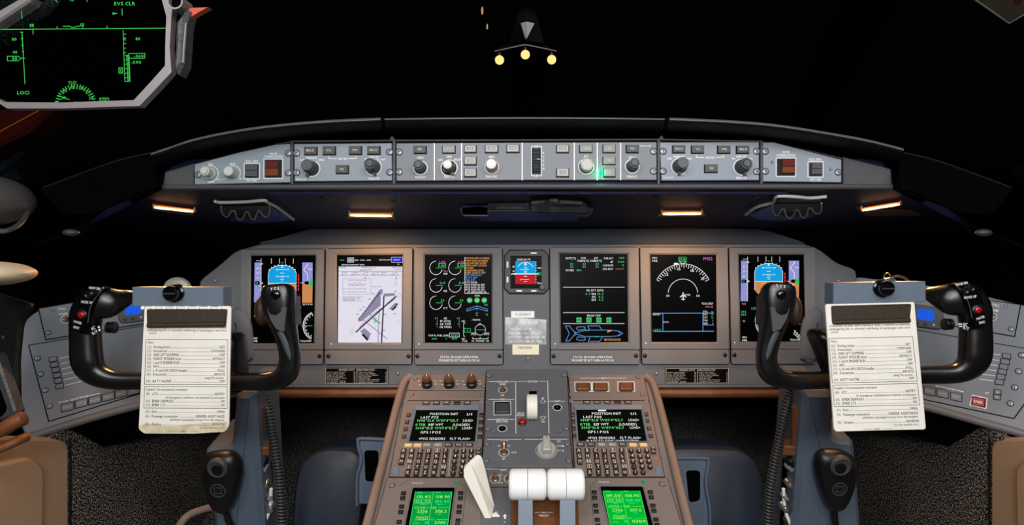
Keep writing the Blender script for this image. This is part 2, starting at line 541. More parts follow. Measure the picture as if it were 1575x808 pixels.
# windscreen panes: glass between dark posts, night outside
m = bpy.data.materials.new('night_glass'); m.use_nodes = True; M['night_glass'] = m
nt = m.node_tree; nt.nodes.clear()
o_ = nt.nodes.new('ShaderNodeOutputMaterial'); mx = nt.nodes.new('ShaderNodeMixShader'); tr = nt.nodes.new('ShaderNodeBsdfTransparent'); gl = nt.nodes.new('ShaderNodeBsdfGlossy'); fr = nt.nodes.new('ShaderNodeFresnel')
fr.inputs[0].default_value = 1.16; gl.inputs['Roughness'].default_value = 0.04; tr.inputs[0].default_value = (0.75, 0.8, 0.8, 1)
nt.links.new(fr.outputs[0], mx.inputs[0]); nt.links.new(tr.outputs[0], mx.inputs[1]); nt.links.new(gl.outputs[0], mx.inputs[2]); nt.links.new(mx.outputs[0], o_.inputs[0])
def quad_pane(name, a, b, c, d, th=0.012, m='night_glass'):
    a, b, c, d = map(Vector, (a, b, c, d)); n = (b - a).cross(d - a).normalized() * th
    mb = MB(); vs = [a, b, c, d, a + n, b + n, c + n, d + n]
    mb.add(vs, [(3, 2, 1, 0), (4, 5, 6, 7), (0, 1, 5, 4), (1, 2, 6, 5), (2, 3, 7, 6), (3, 0, 4, 7)], m)
    return mb.build(name)
structure(quad_pane('window_1', (-0.72, 1.98, 1.06), (-0.06, 2.18, 1.06), (-0.05, 0.82, 2.0), (-0.62, 0.72, 2.0)), 'left windscreen pane, black with night')
structure(quad_pane('window_2', (0.06, 2.18, 1.06), (0.72, 1.98, 1.06), (0.62, 0.72, 2.0), (0.05, 0.82, 2.0)), 'right windscreen pane, black with night')
structure(quad_pane('window_3', (-1.17, 0.5, 1.06), (-0.82, 1.9, 1.06), (-0.72, 0.7, 2.0), (-1.02, 0.1, 2.0)), 'left side window')
structure(quad_pane('window_4', (0.82, 1.9, 1.06), (1.17, 0.5, 1.06), (1.02, 0.1, 2.0), (0.72, 0.7, 2.0)), 'right side window')
def post(name, a, b, wv, r, m='void'):
    mb = MB(); mb.tube([a, b], [(r, r * 0.6)] * 2, m, 8, (0, 0, 1), False); return structure(mb.build(name))
post('trim_1', (0, 2.2, 1.04), (0, 0.8, 2.02), 0, 0.05)
post('trim_2', (-0.78, 1.96, 1.03), (-0.67, 0.7, 2.02), 0, 0.06)
post('trim_3', (0.78, 1.96, 1.03), (0.67, 0.7, 2.02), 0, 0.06)
# dark coaming that closes the space between panel, windscreen and walls
mb = MB(); mb.add([(-1.2, 2.3, 1.0), (1.2, 2.3, 1.0), (1.2, 1.5, 1.05), (-1.2, 1.5, 1.05), (-1.2, 2.3, .98), (1.2, 2.3, .98), (1.2, 1.5, 1.03), (-1.2, 1.5, 1.03)],
    [(0, 1, 2, 3), (4, 5, 6, 7), (0, 1, 5, 4), (1, 2, 6, 5), (2, 3, 7, 6), (3, 0, 4, 7)], 'void')
structure(mb.build('trim_4'))

# ---------------------------------------------------------------- tan side walls below the consoles
def tanwall(sd):
    X = sd * 0.95
    F = Frame((X, 1.0, 0.5), (0, -sd, 0), (0, 0, 1))      # N points to the middle of the cockpit
    g = lambda x, y: F.px(x if sd < 0 else 1630 - x, y)
    T = Thing('side_lining', F, None, 'tan padded side lining under the %s console, beside the carpet' % ('left' if sd < 0 else 'right'), 'wall lining')
    b = MB()
    out = [g(-60, 668), g(60, 672), g(85, 673), g(105, 678), g(108, 690), g(108, 880), g(-60, 880)]
    b.prism(rounded(out, 0.03), -0.03, 0, 'tan_leather', 0.008); b.build('lining_panel', T)
    b = MB()
    b.prism(rounded([g(-60, 725), g(38, 702), g(60, 716), g(57, 880), g(-60, 880)], 0.03), 0.0, 0.012, 'tan_leather', 0.006); b.build('padded_inset', T)
    b = MB()
    b.tube([(*g(110, 676), -0.004), (*g(111, 700), -0.004), (*g(111, 880), -0.004)], 0.0025, 'black_plastic', 8); b.build('piping', T)
    # carpeted kick panel next to the lining, running forward
    b = MB(); p0 = F.world(*g(111, 676), -0.05)
    return T
tanwall(-1); tanwall(1)
# ---------------------------------------------------------------- glareshield
G = Thing('glareshield', GP, (810, 284), 'long black glareshield with padded brow above the instrument panel', 'glareshield')
f = G.F
b = MB()
ol = [(251, 291), (255, 265), (299, 252), (424, 220), (446, 217), (606, 215), (810, 214.5), (1013, 213.5), (1172, 217), (1227, 226), (1296, 242), (1357, 257), (1369, 261), (1371, 288), (1371, 291)]
b.prism([f.px(*p) for p in ol], -0.06, -0.004, 'housing_grey'); b.build('housing', G)
for nm, poly in (('end_cap', [(251, 289), (255, 265), (299, 252), (299, 287)]), ('end_cap', [(1296, 242), (1357, 257), (1369, 261), (1371, 288), (1296, 288)])):
    b = MB(); b.prism([f.px(*p) for p in poly], -0.004, 0.004, 'housing_grey', 0.002); b.build(nm, G)
b = MB()
b.tube([f.px3(252, 288.5, 0.001), f.px3(810, 287.0, 0.001), f.px3(1371, 287.5, 0.001)], [(0.0055, 0.006)] * 3, 'housing_grey', 10); b.build('lower_rail', G)
b = MB()
b.tube([f.px3(446, 218, 0.0), f.px3(606, 216.5, 0), f.px3(810, 216, 0), f.px3(1013, 215, 0), f.px3(1172, 218, 0)], [(0.0022, 0.003)] * 5, 'housing_grey', 8); b.build('upper_rail', G)
for x0, y0, y1 in ((449.6, 218, 284), (606.5, 216, 284), (1012.8, 215, 284), (1171, 217, 284)):
    b = MB(); b.prism([f.px(x0 - 2.2, y1), f.px(x0 + 2.2, y1), f.px(x0 + 2.2, y0), f.px(x0 - 2.2, y0)], -0.004, 0.003, 'housing_grey', 0.001); b.build('divider', G)
for x, y in ((603.5, 214), (1017, 213)):
    b = MB(); b.prism([f.px(x - 5, y + 2), f.px(x + 5, y + 2), f.px(x + (3 if x > 800 else -3) * .2, y - 5)], -0.01, 0.0, 'housing_grey'); b.build('gusset', G)
# padded brow in three lengths: rounded lip, dark face under it, top running forward
def brow(pts, d=1.14, r0=0.0048):
    F = camframe(d); b = MB(); P = smooth(pts, 5)
    lip = [F.world(*F.px(*p)) for p in P]
    L = len(lip); sec = []
    for q, p in zip(lip, P):
        back = GP.world(*GP.px(p[0], p[1] + 22, 0.0))
        ring = []
        for k in range(8):
            a = RAD(250 - 40 * k); r = r0
            ring.append(q + Vector((0, -math.cos(a) * -r if False else r * math.cos(a), r * math.sin(a))))
        top1 = q + Vector((0, 0.05, 0.001)); top2 = q + Vector((0, 0.32, -0.075)); 
        sec.append([back + Vector((0, 0.012, 0.0))] + ring + [top1, top2, top2 + Vector((0, 0, -0.02)), back + Vector((0, 0.05, -0.0))])
    n = len(sec[0]); vs = [tuple(f.local(p)) for s_ in sec for p in s_]; fs = []
    for k in range(L - 1):
        for i in range(n):
            j = (i + 1) % n
            fs.append((k * n + i, k * n + j, (k + 1) * n + j, (k + 1) * n + i))
    fs.append(tuple(range(n))); fs.append(tuple((L - 1) * n + i for i in range(n))[::-1])
    b.add(vs, fs, 'leather', True)
    k_ = b.idx('brow_highlight')
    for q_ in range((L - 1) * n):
        if 3 <= q_ % n <= 7: b.mi[q_] = k_  # upward lip faces carry the painted highlight
    return b.build('brow_pad', G)
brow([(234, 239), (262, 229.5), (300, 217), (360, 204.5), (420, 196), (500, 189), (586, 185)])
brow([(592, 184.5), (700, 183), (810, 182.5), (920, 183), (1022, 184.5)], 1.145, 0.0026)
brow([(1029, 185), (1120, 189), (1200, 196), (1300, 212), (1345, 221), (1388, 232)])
# underside
u = G.F
b = MB()
pp = [(252, 291), (810, 290.5), (1371, 290.5), (1480, 345), (1560, 440), (1330, 425), (1290, 400), (1225, 362), (1150, 349), (480, 351), (400, 372), (300, 425), (60, 440), (140, 345)]
vs = [f.local(US.world(*US.px(*p))) for p in pp]
b.add(vs, [tuple(range(len(vs)))], 'under_glow_tint')
off = Vector(f.local(f.O + Vector((0, 0.05, 0.05))))
vs2 = [tuple(Vector(v) + off) for v in vs]; n = len(vs)
b.add(vs + vs2, [(i, (i + 1) % n, n + (i + 1) % n, n + i) for i in range(n)], 'under_glow_tint')
b.build('underside_panel', G)
b = MB(); q = Pen(b, US, h=0.003)
for x, y in ((495, 305), (700, 303), (1010, 306), (1180, 308), (1125, 322), (880, 300), (602, 309)):
    pass
b = MB()
b.tube([f.local(US.world(*US.px(x, 297, 0.004), 0.004)) for x in (415, 620, 810, 1010, 1210)], 0.003, 'under_glow_tint', 8); b.build('seam_bead', G)
for x, y in ((495, 304), (606, 310), (721, 296), (1008, 302), (1157, 303), (1124, 322), (955, 321)):
    F2 = US; uu, vv = US.px(x, y, 0.0)
    o = part('screw', screw_mesh(0.004, 'screw_black'), G, f.local(US.world(uu, vv, 0)))
    o.rotation_euler = ((US.matrix().to_3x3().inverted() @ G.F.matrix().to_3x3()).inverted()).to_euler()

# side pads that carry the coaming on to the window sills
def sidepad(sd):
    x = (lambda a: a) if sd > 0 else (lambda a: 1622 - a)
    F = camframe(1.2); b = MB()
    T = Thing('sill_pad', F, (x(1450), 300), 'black leather pad running from the brow to the %s window sill' % ('right' if sd > 0 else 'left'), 'pad')
    g = lambda a, y, h=0: T.F.px3(x(a), y, h)
    tp = [g(1389, 235, 0.03), g(1440, 247, 0.05), g(1500, 268, 0.09), g(1556, 289, 0.13)]
    bt = [g(1381, 288, 0.03), g(1420, 300, 0.05), g(1470, 325, 0.09), g(1525, 330, 0.13)]
    tp = smooth(tp, 4); bt = smooth(bt, 4); L = len(tp)
    bk = [(p[0], p[1] + 0.0, p[2] - 0.3) for p in tp]
    vs = tp + bt + bk; fs = []
    for i in range(L - 1):
        fs.append((i, i + 1, L + i + 1, L + i)); fs.append((2 * L + i, 2 * L + i + 1, i + 1, i))
    b.add(vs, fs, 'pad_black', True); b.build('pad', T)
    b = MB(); b.tube(tp, 0.0016, 'leather', 8); b.build('welt', T)
    b = MB(); b.tube([g(1389, 236, .032), g(1386, 260, .034), g(1380, 285, .032)], 0.003, 'pad_black', 8); b.build('stitching', T)
    b = MB(); b.tube([g(1556, 290, .132), g(1540, 308, .133), g(1520, 328, .132)], 0.003, 'pad_black', 8); b.build('stitching', T)
    b = MB(); c = g(1513, 358, 0.1)
    b.ball(c, 0.014, 'hud_dark', 16, (1, 0.45, 0.7)); b.build('vent_nozzle', T)
    b = MB(); b.tube(smooth([g(1400, 298, .05), g(1460, 320, .06), g(1500, 350, .08), g(1575, 380, .1)], 4), 0.0025, 'pad_black', 8); b.build('lower_welt', T)
sidepad(1); sidepad(-1)

# ---------------------------------------------------------------- control modules set in the glareshield
def knob(T, F, x, y, r, parts, h0=0.0, name='knob', ring=None, n=28, flute=None, pointer=None, ringarc=(0, 360)):
    """parts: (radius px, from h, to h, material) stacked along the shaft"""
    u, v = F.px(x, y, h0)
    s_ = math.dist(F.px(x, y, h0), F.px(x + 1, y, h0))
    b = MB()
    for rp, a, c, m in parts:
        rr = rp * s_
        b.lathe(0, 0, [(rr, a), (rr, c - rr * 0.12), (rr * 0.88, c)], m, n, True, 0, flute if flute and rp == parts[-1][0] else None)
    if pointer is not None:
        ang, m = pointer; rr = parts[0][0] * s_
        d = (math.cos(RAD(ang)), math.sin(RAD(ang)))
        b.prism([(d[0] * rr * .8 - d[1] * rr * .22, d[1] * rr * .8 + d[0] * rr * .22), (d[0] * rr * 1.3 - d[1] * rr * .16, d[1] * rr * 1.3 + d[0] * rr * .16), (d[0] * rr * 1.3 + d[1] * rr * .16, d[1] * rr * 1.3 - d[0] * rr * .16), (d[0] * rr * .8 + d[1] * rr * .22, d[1] * rr * .8 - d[0] * rr * .22)], 0, 0.008, m)
    o = b.build(name, T, (u, v, h0))
    if ring:
        b = MB(); rr = ring * s_; a0, a1 = ringarc
        b.line([(rr * math.cos(RAD(a0 + (a1 - a0) * i / 30)), rr * math.sin(RAD(a0 + (a1 - a0) * i / 30))) for i in range(31)], s_ * 1.1, 0.0004, 'white_print')
        b.build('index_ring', o)
    return o
def button(T, F, x0, y0, x1, y1, text, cap='button_grey', ink='e_legend', h0=0.0, hh=0.005, th=5.0, name='button', base=True, tw=None):
    b = MB(); q = Pen(b, F, h=h0)
    cx, cy = (x0 + x1) / 2, (y0 + y1) / 2
    u, v = F.px(cx, cy, h0)
    P = [(a - u, c - v) for a, c in q.Q(x0, y0, x1, y1)]
    if base: b.prism(inset(ccw(P), -0.0011), 0.0, 0.0006, 'seam')
    b.prism(P, 0.0, hh, cap, 0.0008)
    if text:
        b2 = Pen(MB(), F, h=h0 + hh + 0.0003)
        uu, vv = F.px(cx, cy, h0 + hh)
        size = math.dist(F.px(cx, cy - th / 2, h0), F.px(cx, cy + th / 2, h0))
        wd = None
        s_ = math.dist(F.px(cx, cy, h0), F.px(cx + 1, cy, h0))
        b.text(text, 0, 0, size, hh + 0.0003, ink, 'c', tw * s_ if tw else None)
    return b.build(name, T, (u, v, h0))
def module(poly, label, rnd=0.0):
    cx = sum(p[0] for p in poly) / len(poly); by = max(p[1] for p in poly)
    T = Thing('guidance_controller' if 'guidance' in label else 'display_controller' if 'display' in label else 'warning_light_unit', GP, (cx, by), label, 'controls', 'control units set in the glareshield', 0.0)
    b = MB(); P = ccw([T.F.px(*p) for p in poly])
    b.prism(inset(P, -0.0022), -0.003, -0.0008, 'seam')
    b.prism(P, -0.003, 0.0015, 'module_dark' if 'guidance' in label else 'module_grey', 0.0008)
    b.build('faceplate', T)
    return T
HF = 0.0017   # lettering height above the faceplate origin
s9 = 170 / 1526
def letters(T, ox, oy, k, fn, h=HF, name='lettering', m=None):
    b = MB(); q = Pen(b, T.F, ox, oy, k, h); fn(q)
    return b.build(name, T)
def warn(T, q, x0, y0, x1, y1, lens, cut, blank=False):
    """square caption light: white printed frame, dark well, lens halves"""
    F = T.F
    b = MB(); p = Pen(b, F, q.ox, q.oy, q.k, HF)
    p.frame(x0, y0, x1, y1, 8, 'white_print'); 
    b.prism(p.Q(x0 + 14, y0 + 14, x1 - 14, y1 - 14), 0.0015, 0.0022, 'black_gloss')
    o = b.build('switch_frame', T)
    lx0, ly0, lx1, ly1 = lens
    b = MB(); p = Pen(b, F, q.ox, q.oy, q.k, HF)
    if blank:
        b.prism(p.Q(lx0, ly0, lx1, (ly0 + ly1) / 2 - 2), 0.0022, 0.006, 'button_grey', 0.0006)
        b.prism(p.Q(lx0, (ly0 + ly1) / 2 + 2, lx1, ly1), 0.0022, 0.006, 'button_grey', 0.0006)
        b.build('push_switch', T)
    else:
        b.prism(p.Q(lx0, ly0, lx1, cut - 2), 0.0022, 0.006, 'red_dim', 0.0006); b.build('red_lens', T, label='red half of the caption light')
        b = MB(); p = Pen(b, F, q.ox, q.oy, q.k, HF)
        b.prism(p.Q(lx0, cut + 2, lx1, ly1), 0.0022, 0.006, 'amber_dim', 0.0006); b.build('amber_lens', T, label='amber half of the caption light')
# far left
T = module([(299.5, 253), (368, 235), (424, 222.8), (446.5, 221.7), (446.5, 280.8), (300, 284)], 'sloping grey control unit at the left end of the glareshield with two silver knobs')
q = Pen(MB(), T.F, 290, 205, s9, HF)
for x, y in ((1375, 275), (1375, 548), (130, 575)): screw(T, T.F, 290 + x * s9, 205 + y * s9, 5.0, 0.0015)
knob(T, T.F, 290 + 300 * s9, 205 + 560 * s9, 0, [(10, 0, .006, 'knob_silver'), (7.6, .006, .022, 'knob_silver'), (5.2, .022, .024, 'knob_silver')], 0.0015, ring=12.5, ringarc=(-90, 100))
knob(T, T.F, 290 + 610 * s9, 205 + 555 * s9, 0, [(8.0, 0, .010, 'knob_silver'), (7.5, .010, .019, 'knob_silver')], 0.0015, ring=12, ringarc=(-30, 110), flute=0.06)
def L1(q):
    q.text('EVS', 300, 430, 34, 'white_print'); q.text('HUD', 610, 422, 34, 'white_print')
    q.text('BRT', 418, 640, 24, 'white_print'); q.text('DIM', 495, 634, 20, 'white_print'); q.text('BRT', 726, 630, 24, 'white_print'); q.text('OFF', 310, 676, 22, 'white_print', w=90)
    q.text('ROLL SPLR', 875, 386, 34, 'white_print', w=170); q.text('PLT CMD', 875, 655, 32, 'white_print', w=135)
    q.text('MASTER', 1168, 284, 28, 'white_print', w=105); q.text('WARNING/CAUTION', 1172, 322, 30, 'white_print', w=255)
letters(T, 290, 205, s9, L1)
warn(T, q, 768, 415, 982, 630, (800, 435, 960, 605), 0, True); warn(T, q, 1040, 355, 1302, 627, (1066, 390, 1243, 595), 492)
# left display control panel / right display control panel
def dcp(ox, right):
    if not right:
        T = module([(452.8, 221.7), (602.6, 220.6), (603.2, 278), (453.4, 279.3)], 'left display control unit with two black knobs, left of the long centre unit')
        dx, dy = 0, 0; sc = [(100, 275), (100, 545), (1385, 260), (1385, 540)]
        bt = [(215, 195, 385, 300, 'BRG O'), (470, 190, 640, 300, 'V/L'), (832, 187, 1000, 297, 'FMS'), (1085, 187, 1255, 295, 'BRG \u25c7')]; mid = (650, 450, 818, 560)
        A = (310, 490); B = (1160, 470); pa = 245; pb = 285
    else:
        T = module([(1014.5, 219.5), (1167, 218.9), (1167, 277.4), (1017.2, 278)], 'right display control unit with two black knobs, right of the long centre unit')
        dx, dy = 0, -17; sc = [(90, 250), (90, 525), (1380, 250), (1380, 530)]
        bt = [(218, 175, 385, 275, 'BRG-O'), (478, 178, 645, 280, 'V/L'), (838, 180, 1008, 282, 'FMS'), (1098, 182, 1268, 282, 'BRG \u25c7')]; mid = (660, 440, 832, 545)
        A = (315, 460); B = (1175, 470); pa = 265; pb = 285
    g = lambda x, y: (ox + x * s9, 205 + y * s9)
    for x, y in sc: screw(T, T.F, *g(x, y), 5.0, 0.0015)
    for x0, y0, x1, y1, t in bt: button(T, T.F, *g(x0, y0), *g(x1, y1), t.replace('\u25c7', 'O'), h0=0.0015, th=3.4, tw=(11 if len(t) > 3 else 7))
    button(T, T.F, *g(mid[0], mid[1]), *g(mid[2], mid[3]), 'VID', h0=0.0015, th=3.4, tw=6)
    for (x, y), inner, pr in ((A, None, pa), (B, 1, pb)):
        st = [(11.0, 0, .006, 'knob_dark'), (8.8, .006, .028, 'knob_dark')] + ([(8.2, .028, .0285, 'knob_cap'), (6.6, .0285, .0288, 'black_gloss'), (5.4, .0288, .031, 'knob_cap')] if inner else [(8.6, .028, .029, 'knob_cap')])
        knob(T, T.F, *g(x, y), 0, st, 0.0015, ring=12.6, ringarc=(-150, 60) if not right else (100, 310), pointer=(pr, 'knob_dark'))
    def LL(q):
        q.text('MINIMUMS', 308, 341 + dy, 30, 'white_print', w=150); q.text('RAD', 180, 371 + dy * 1.3, 30, 'white_print', w=58); q.text('BARO', 443, 368 + dy, 30, 'white_print', w=80)
        q.text('NAV SRC', 740, 353 + dy, 32, 'white_print', w=125)
        q.line([(548, 322 + dy), (548, 352 + dy), (655, 352 + dy)], 8, 'white_print'); q.line([(818, 348 + dy), (922, 348 + dy), (922, 320 + dy)], 8, 'white_print')
        q.text('BARO SET', 1172, 330 + dy * .5, 30, 'white_print', w=142); q.text('IN', 1060, 358 + dy * .5, 28, 'white_print', w=34); q.text('HPA', 1298, 362 + dy * .6, 26, 'white_print', w=55)
        q.line([(1200, 360 + dy * .5), (1255, 360 + dy * .5)], 5, 'white_print')
        q.text('PUSH STD', 1170, 626 + dy * .5, 32, 'white_print', w=145); q.text('Honeywell', 158, 634 + dy * 1.5, 20, 'white_print', w=130)
    letters(T, ox, 205, s9, LL)
dcp(445, False)
dcp(1010, True)
# centre guidance control unit
T = module([(609.9, 220.8), (810, 219.8), (1009.7, 219), (1009.7, 277.2), (810, 277.2), (609.9, 278.5)], 'long centre guidance control unit with pitch wheel and lit knobs in the glareshield')
for x, y in ((613.9, 234), (613.9, 264.6), (1005.3, 232.9), (1005.3, 263.5)): screw(T, T.F, x, y, 5.0, 0.0015)
def L3(q):
    for x in (668, 710, 803.2, 883.3, 918.6, 954.6): q.line([(x, 220.8 if x < 800 else 220), (x, 277)], 1.5, 'white_print')
    for t, x, y, w_ in (('CRS 1', 646.8, 242.6, 10), ('PUSH DCT', 646.8, 272.6, 16), ('SPD', 690.8, 241.3, 8), ('IAS', 677.7, 246, 6.5), ('MACH', 703.4, 245.4, 10), ('PUSH CHG', 690.8, 271.8, 16),
                        ('HDG', 756.2, 241.3, 8), ('PUSH SYNC', 756, 271.4, 17), ('DN', 825, 225.2, 5), ('UP', 825, 270.6, 5), ('ALT', 901, 240.6, 6.5), ('CRS 2', 972, 242.3, 10), ('PUSH DCT', 972, 271.6, 15), ('Honeywell', 992.8, 224.2, 16)):
        q.text(t, x, y, 3.6 if t != 'Honeywell' else 2.4, 'white_print', w=w_)
    for i, c in enumerate('PITCH'): q.text(c, 836, 235.5 + i * 6, 3.6, 'white_print')
    q.line([(821, 225), (817.5, 225), (817.5, 270.5), (821, 270.5)], 0.9, 'white_print'); q.line([(829, 225), (832.8, 225), (832.8, 270.5), (829, 270.5)], 0.9, 'white_print')
letters(T, 0, 0, 1, L3)
for x0, y0, x1, y1, t, lit in ((637.3, 225.3, 655.7, 236.5, 'FD', 0), (681, 224.5, 700, 236, '|  FLC', 1), (714.5, 224.5, 732.6, 235.3, '|  NAV', 2), (714.5, 242.3, 732.6, 254, '|  BC', 2), (714.5, 260.4, 732.6, 272.4, '|  APR', 2),
                               (746.5, 224, 765.8, 235.3, '|  HDG', 2), (779.5, 223.7, 798.4, 235, '|  BANK', 2), (856, 224, 874.5, 235.3, '|  VNAV', 2), (856, 260, 874.5, 272.4, '|  VS', 2), (891.5, 224, 910.4, 235, '|  ALT', 1),
                               (927.3, 223.4, 945.7, 235.3, 'AP', 1), (927.3, 242, 945.7, 253.5, 'YD', 1), (928.5, 260, 945.7, 272.4, 'CPL', 1), (963, 224, 981.3, 235.3, 'FD', 0)):
    o = button(T, T.F, x0, y0, x1, y1, t, 'button_grey' if lit == 0 else 'button_lit', 'e_legend', 0.0015, 0.0055, 3.4, tw=(12.5 if len(t) > 4 else 6))
    if lit == 2:
        b = MB(); uu, vv = T.F.px((x0 + x1) / 2, (y0 + y1) / 2, 0.0015); p = Pen(b, T.F, h=0.0015)
        Qp = [(a - uu, c - vv) for a, c in p.Q(x0 + 2.2, y0 + 2, x1 - 2.2, y1 - 2)]
        b.line(Qp, 0.0006, 0.00575, 'white_print', True); b.build('legend_frame', o)
b = MB(); p = Pen(b, T.F, h=0.0018); uu, vv = T.F.px(924, 266.8, 0.0015)
b.ball((uu, vv, 0.004), 0.0035, 'e_lampgreen', 14, (0.8, 1.9, 0.9)); b.build('green_lamp', T, label='glowing green lamp beside the lowest of three buttons')
gl_ = bpy.data.lights.new('green_glow', 'POINT'); gl_.energy = 0.02; gl_.color = (0.05, 1, 0.4); gl_.shadow_soft_size = 0.004
go_ = bpy.data.objects.new('green_glow', gl_); COL.objects.link(go_); go_.location = T.F.world(uu, vv, 0.012)
dark = lambda r1, r2, H, m1='knob_dark', m2='knob_cap': [(r1, 0, .004, m1), (r2, .004, H - .003, m1), (r2 * .96, H - .003, H - .0025, m2), (r2 * .78, H - .0025, H - .0022, 'black_gloss'), (r2 * .66, H - .0022, H, m2)]
knob(T, T.F, 646.8, 258.5, 0, dark(9, 7.8, .029), 0.0015, ring=10.8)
knob(T, T.F, 690.8, 258.5, 0, [(11, 0, .005, 'black_gloss'), (8.6, .005, .018, 'knob_dark'), (6.8, .018, .027, 'knob_silver'), (4.4, .027, .029, 'ivory')], 0.0015, ring=12.6, pointer=(300, 'knob_dark'))
knob(T, T.F, 756.6, 257.5, 0, [(9.2, 0, .012, 'brass'), (8.0, .012, .026, 'knob_silver'), (5.0, .026, .028, 'ivory')], 0.0015, ring=10.5, flute=0.04)
knob(T, T.F, 901.5, 256.5, 0, [(10.2, 0, .004, 'black_gloss'), (9.6, .004, .018, 'knob_silver'), (8.4, .018, .0185, 'dial_grey')], 0.0015, ring=11.8, n=22, flute=0.16)
knob(T, T.F, 972.4, 256, 0, dark(9, 7.8, .029), 0.0015, ring=11)
b = MB(); p = Pen(b, T.F, h=0.0017)
b.prism(p.Q(818.3, 228, 831.5, 267.5), 0.0015, 0.0018, 'seam')
cx_, cy_ = T.F.px(825, 247.8, 0); half = p.L(5.6, 825, 248); rv = p.Lv(19.5, 825, 248)
nseg = 17
for i in range(nseg):
    a = -1 + 2 * (i + .5) / nseg; hv = 0.008 * math.sqrt(max(0, 1 - a * a)) + 0.0025
    v0, v1 = cy_ + rv * (a - .72 / nseg), cy_ + rv * (a + .72 / nseg)
    b.prism([(cx_ - half, v0), (cx_ + half, v0), (cx_ + half, v1), (cx_ - half, v1)], 0.0015, hv, 'knob_dark', 0.0007)
b.line([(cx_ + half * .2, cy_ + .0008), (cx_ + half, cy_ + .0008)], 0.0008, 0.0108, 'white_print')
b.build('pitch_wheel', T, label='ridged black thumbwheel')
# far right
T = module([(1172.8, 219.5), (1190, 219.5), (1293.7, 246.2), (1293.7, 280.8), (1173.4, 279.3)], 'sloping grey control unit at the right end of the glareshield with two square switches')
q = Pen(MB(), T.F, 1150, 205, s9, HF)
for x, y in ((245, 250), (245, 528), (1250, 540)): screw(T, T.F, 1150 + x * s9, 205 + y * s9, 5.0, 0.0015)
def L5(q):
    q.text('MASTER', 527, 260, 32, 'white_print', w=105); q.text('WARNING/CAUTION', 530, 303, 32, 'white_print', w=262)
    q.text('ROLL SPLR', 935, 361, 34, 'white_print', w=170); q.text('CPLT CMD', 938, 640, 34, 'white_print', w=152)
letters(T, 1150, 205, s9, L5)
warn(T, q, 392, 340, 664, 600, (470, 372, 645, 556), 466); warn(T, q, 832, 393, 1043, 608, (874, 422, 1018, 574), 0, True)
for x, y in ((343, 398), (1150, 498)):
    screw(T, T.F, 1150 + x * s9, 205 + y * s9, 2.2, 0.0015, 'screw_metal')

# ---------------------------------------------------------------- things under the glareshield
def map_light(a, c, label, lip, k=1.0, aim=None, en=0.5):
    """strip lamp: angled metal lip and a glowing tube in front of it"""
    T = Thing('map_light', US, ((a[0] + c[0]) / 2, (a[1] + c[1]) / 2), label, 'lamp', 'strip lamps under the glareshield')
    F = T.F; A = Vector(F.px3(*a, 0.012)); B = Vector(F.px3(*c, 0.012))
    b = MB()
    b.tube([A, A.lerp(B, .2), A.lerp(B, .5), A.lerp(B, .8), B], [(.0016 * k, .0016), (.0026 * k, .0024), (.002 * k, .002), (.0026 * k, .0024), (.0014 * k, .0014)], 'lamp_filament', 10); b.build('lamp_tube', T)
    dz = Vector((0, .0005, -.0035)); b = MB(); b.tube([A + dz, A.lerp(B, .2) + dz, A.lerp(B, .5) + dz, A.lerp(B, .8) + dz, B + dz], [(.0026 * k, .001)] + [(.0038 * k, .001)] * 3 + [(.0024 * k, .001)], 'lamp_halo', 8); b.build('halo_strip', T)  # glowing strip added behind the tube for the lamp's halo
    b = MB()
    b.prism([F.px(*p, 0.003) for p in lip], 0.0, 0.003, 'lamp_metal', 0.001)
    for e in (A, B):
        b.lathe3(e + Vector((0, 0, -.010)), (0, 0, 1), [(.003, 0), (.003, .010), (.002, .012)], 'lamp_metal', 10)
    b.build('lamp_housing', T)
    l = bpy.data.lights.new('map_lamp', 'AREA'); l.shape = 'RECTANGLE'; l.size = (B - A).length; l.size_y = 0.02; l.spread = RAD(120); l.energy = en; l.color = (1, 0.47, 0.17)
    o = bpy.data.objects.new('map_lamp', l); COL.objects.link(o)
    o.location = F.world(*((A + B) / 2)) + F.N * 0.02
    d = (MP.world(*MP.px((a[0] + c[0]) / 2, 420)) - o.location).normalized() + Vector((0, -.2, -.5))
    if aim: d = (Vector(aim) - o.location)
    o.rotation_euler = d.to_track_quat('-Z', 'Y').to_euler()
map_light((537, 331.5), (604, 332.5), 'glowing amber strip lamp above the airport chart display', [(533, 336), (609, 338), (604, 329), (538, 328)])
map_light((1018, 329.5), (1080, 329), 'glowing amber strip lamp above the compass arc display', [(1010, 333), (1086, 333), (1080, 326), (1018, 326)])
map_light((235, 319), (299, 326), 'outermost glowing amber strip lamp at the left, below the glareshield end', [(232, 324), (297, 333), (302, 326), (236, 315)], 1.1, pt(235, 560, 1.12), 1.0)
map_light((1325, 324), (1386, 314), 'outermost glowing amber strip lamp at the right, with an angled lip', [(1317, 320), (1331, 333), (1417, 332), (1400, 324), (1336, 325)], 1.2, pt(1400, 560, 1.12), 1.0)

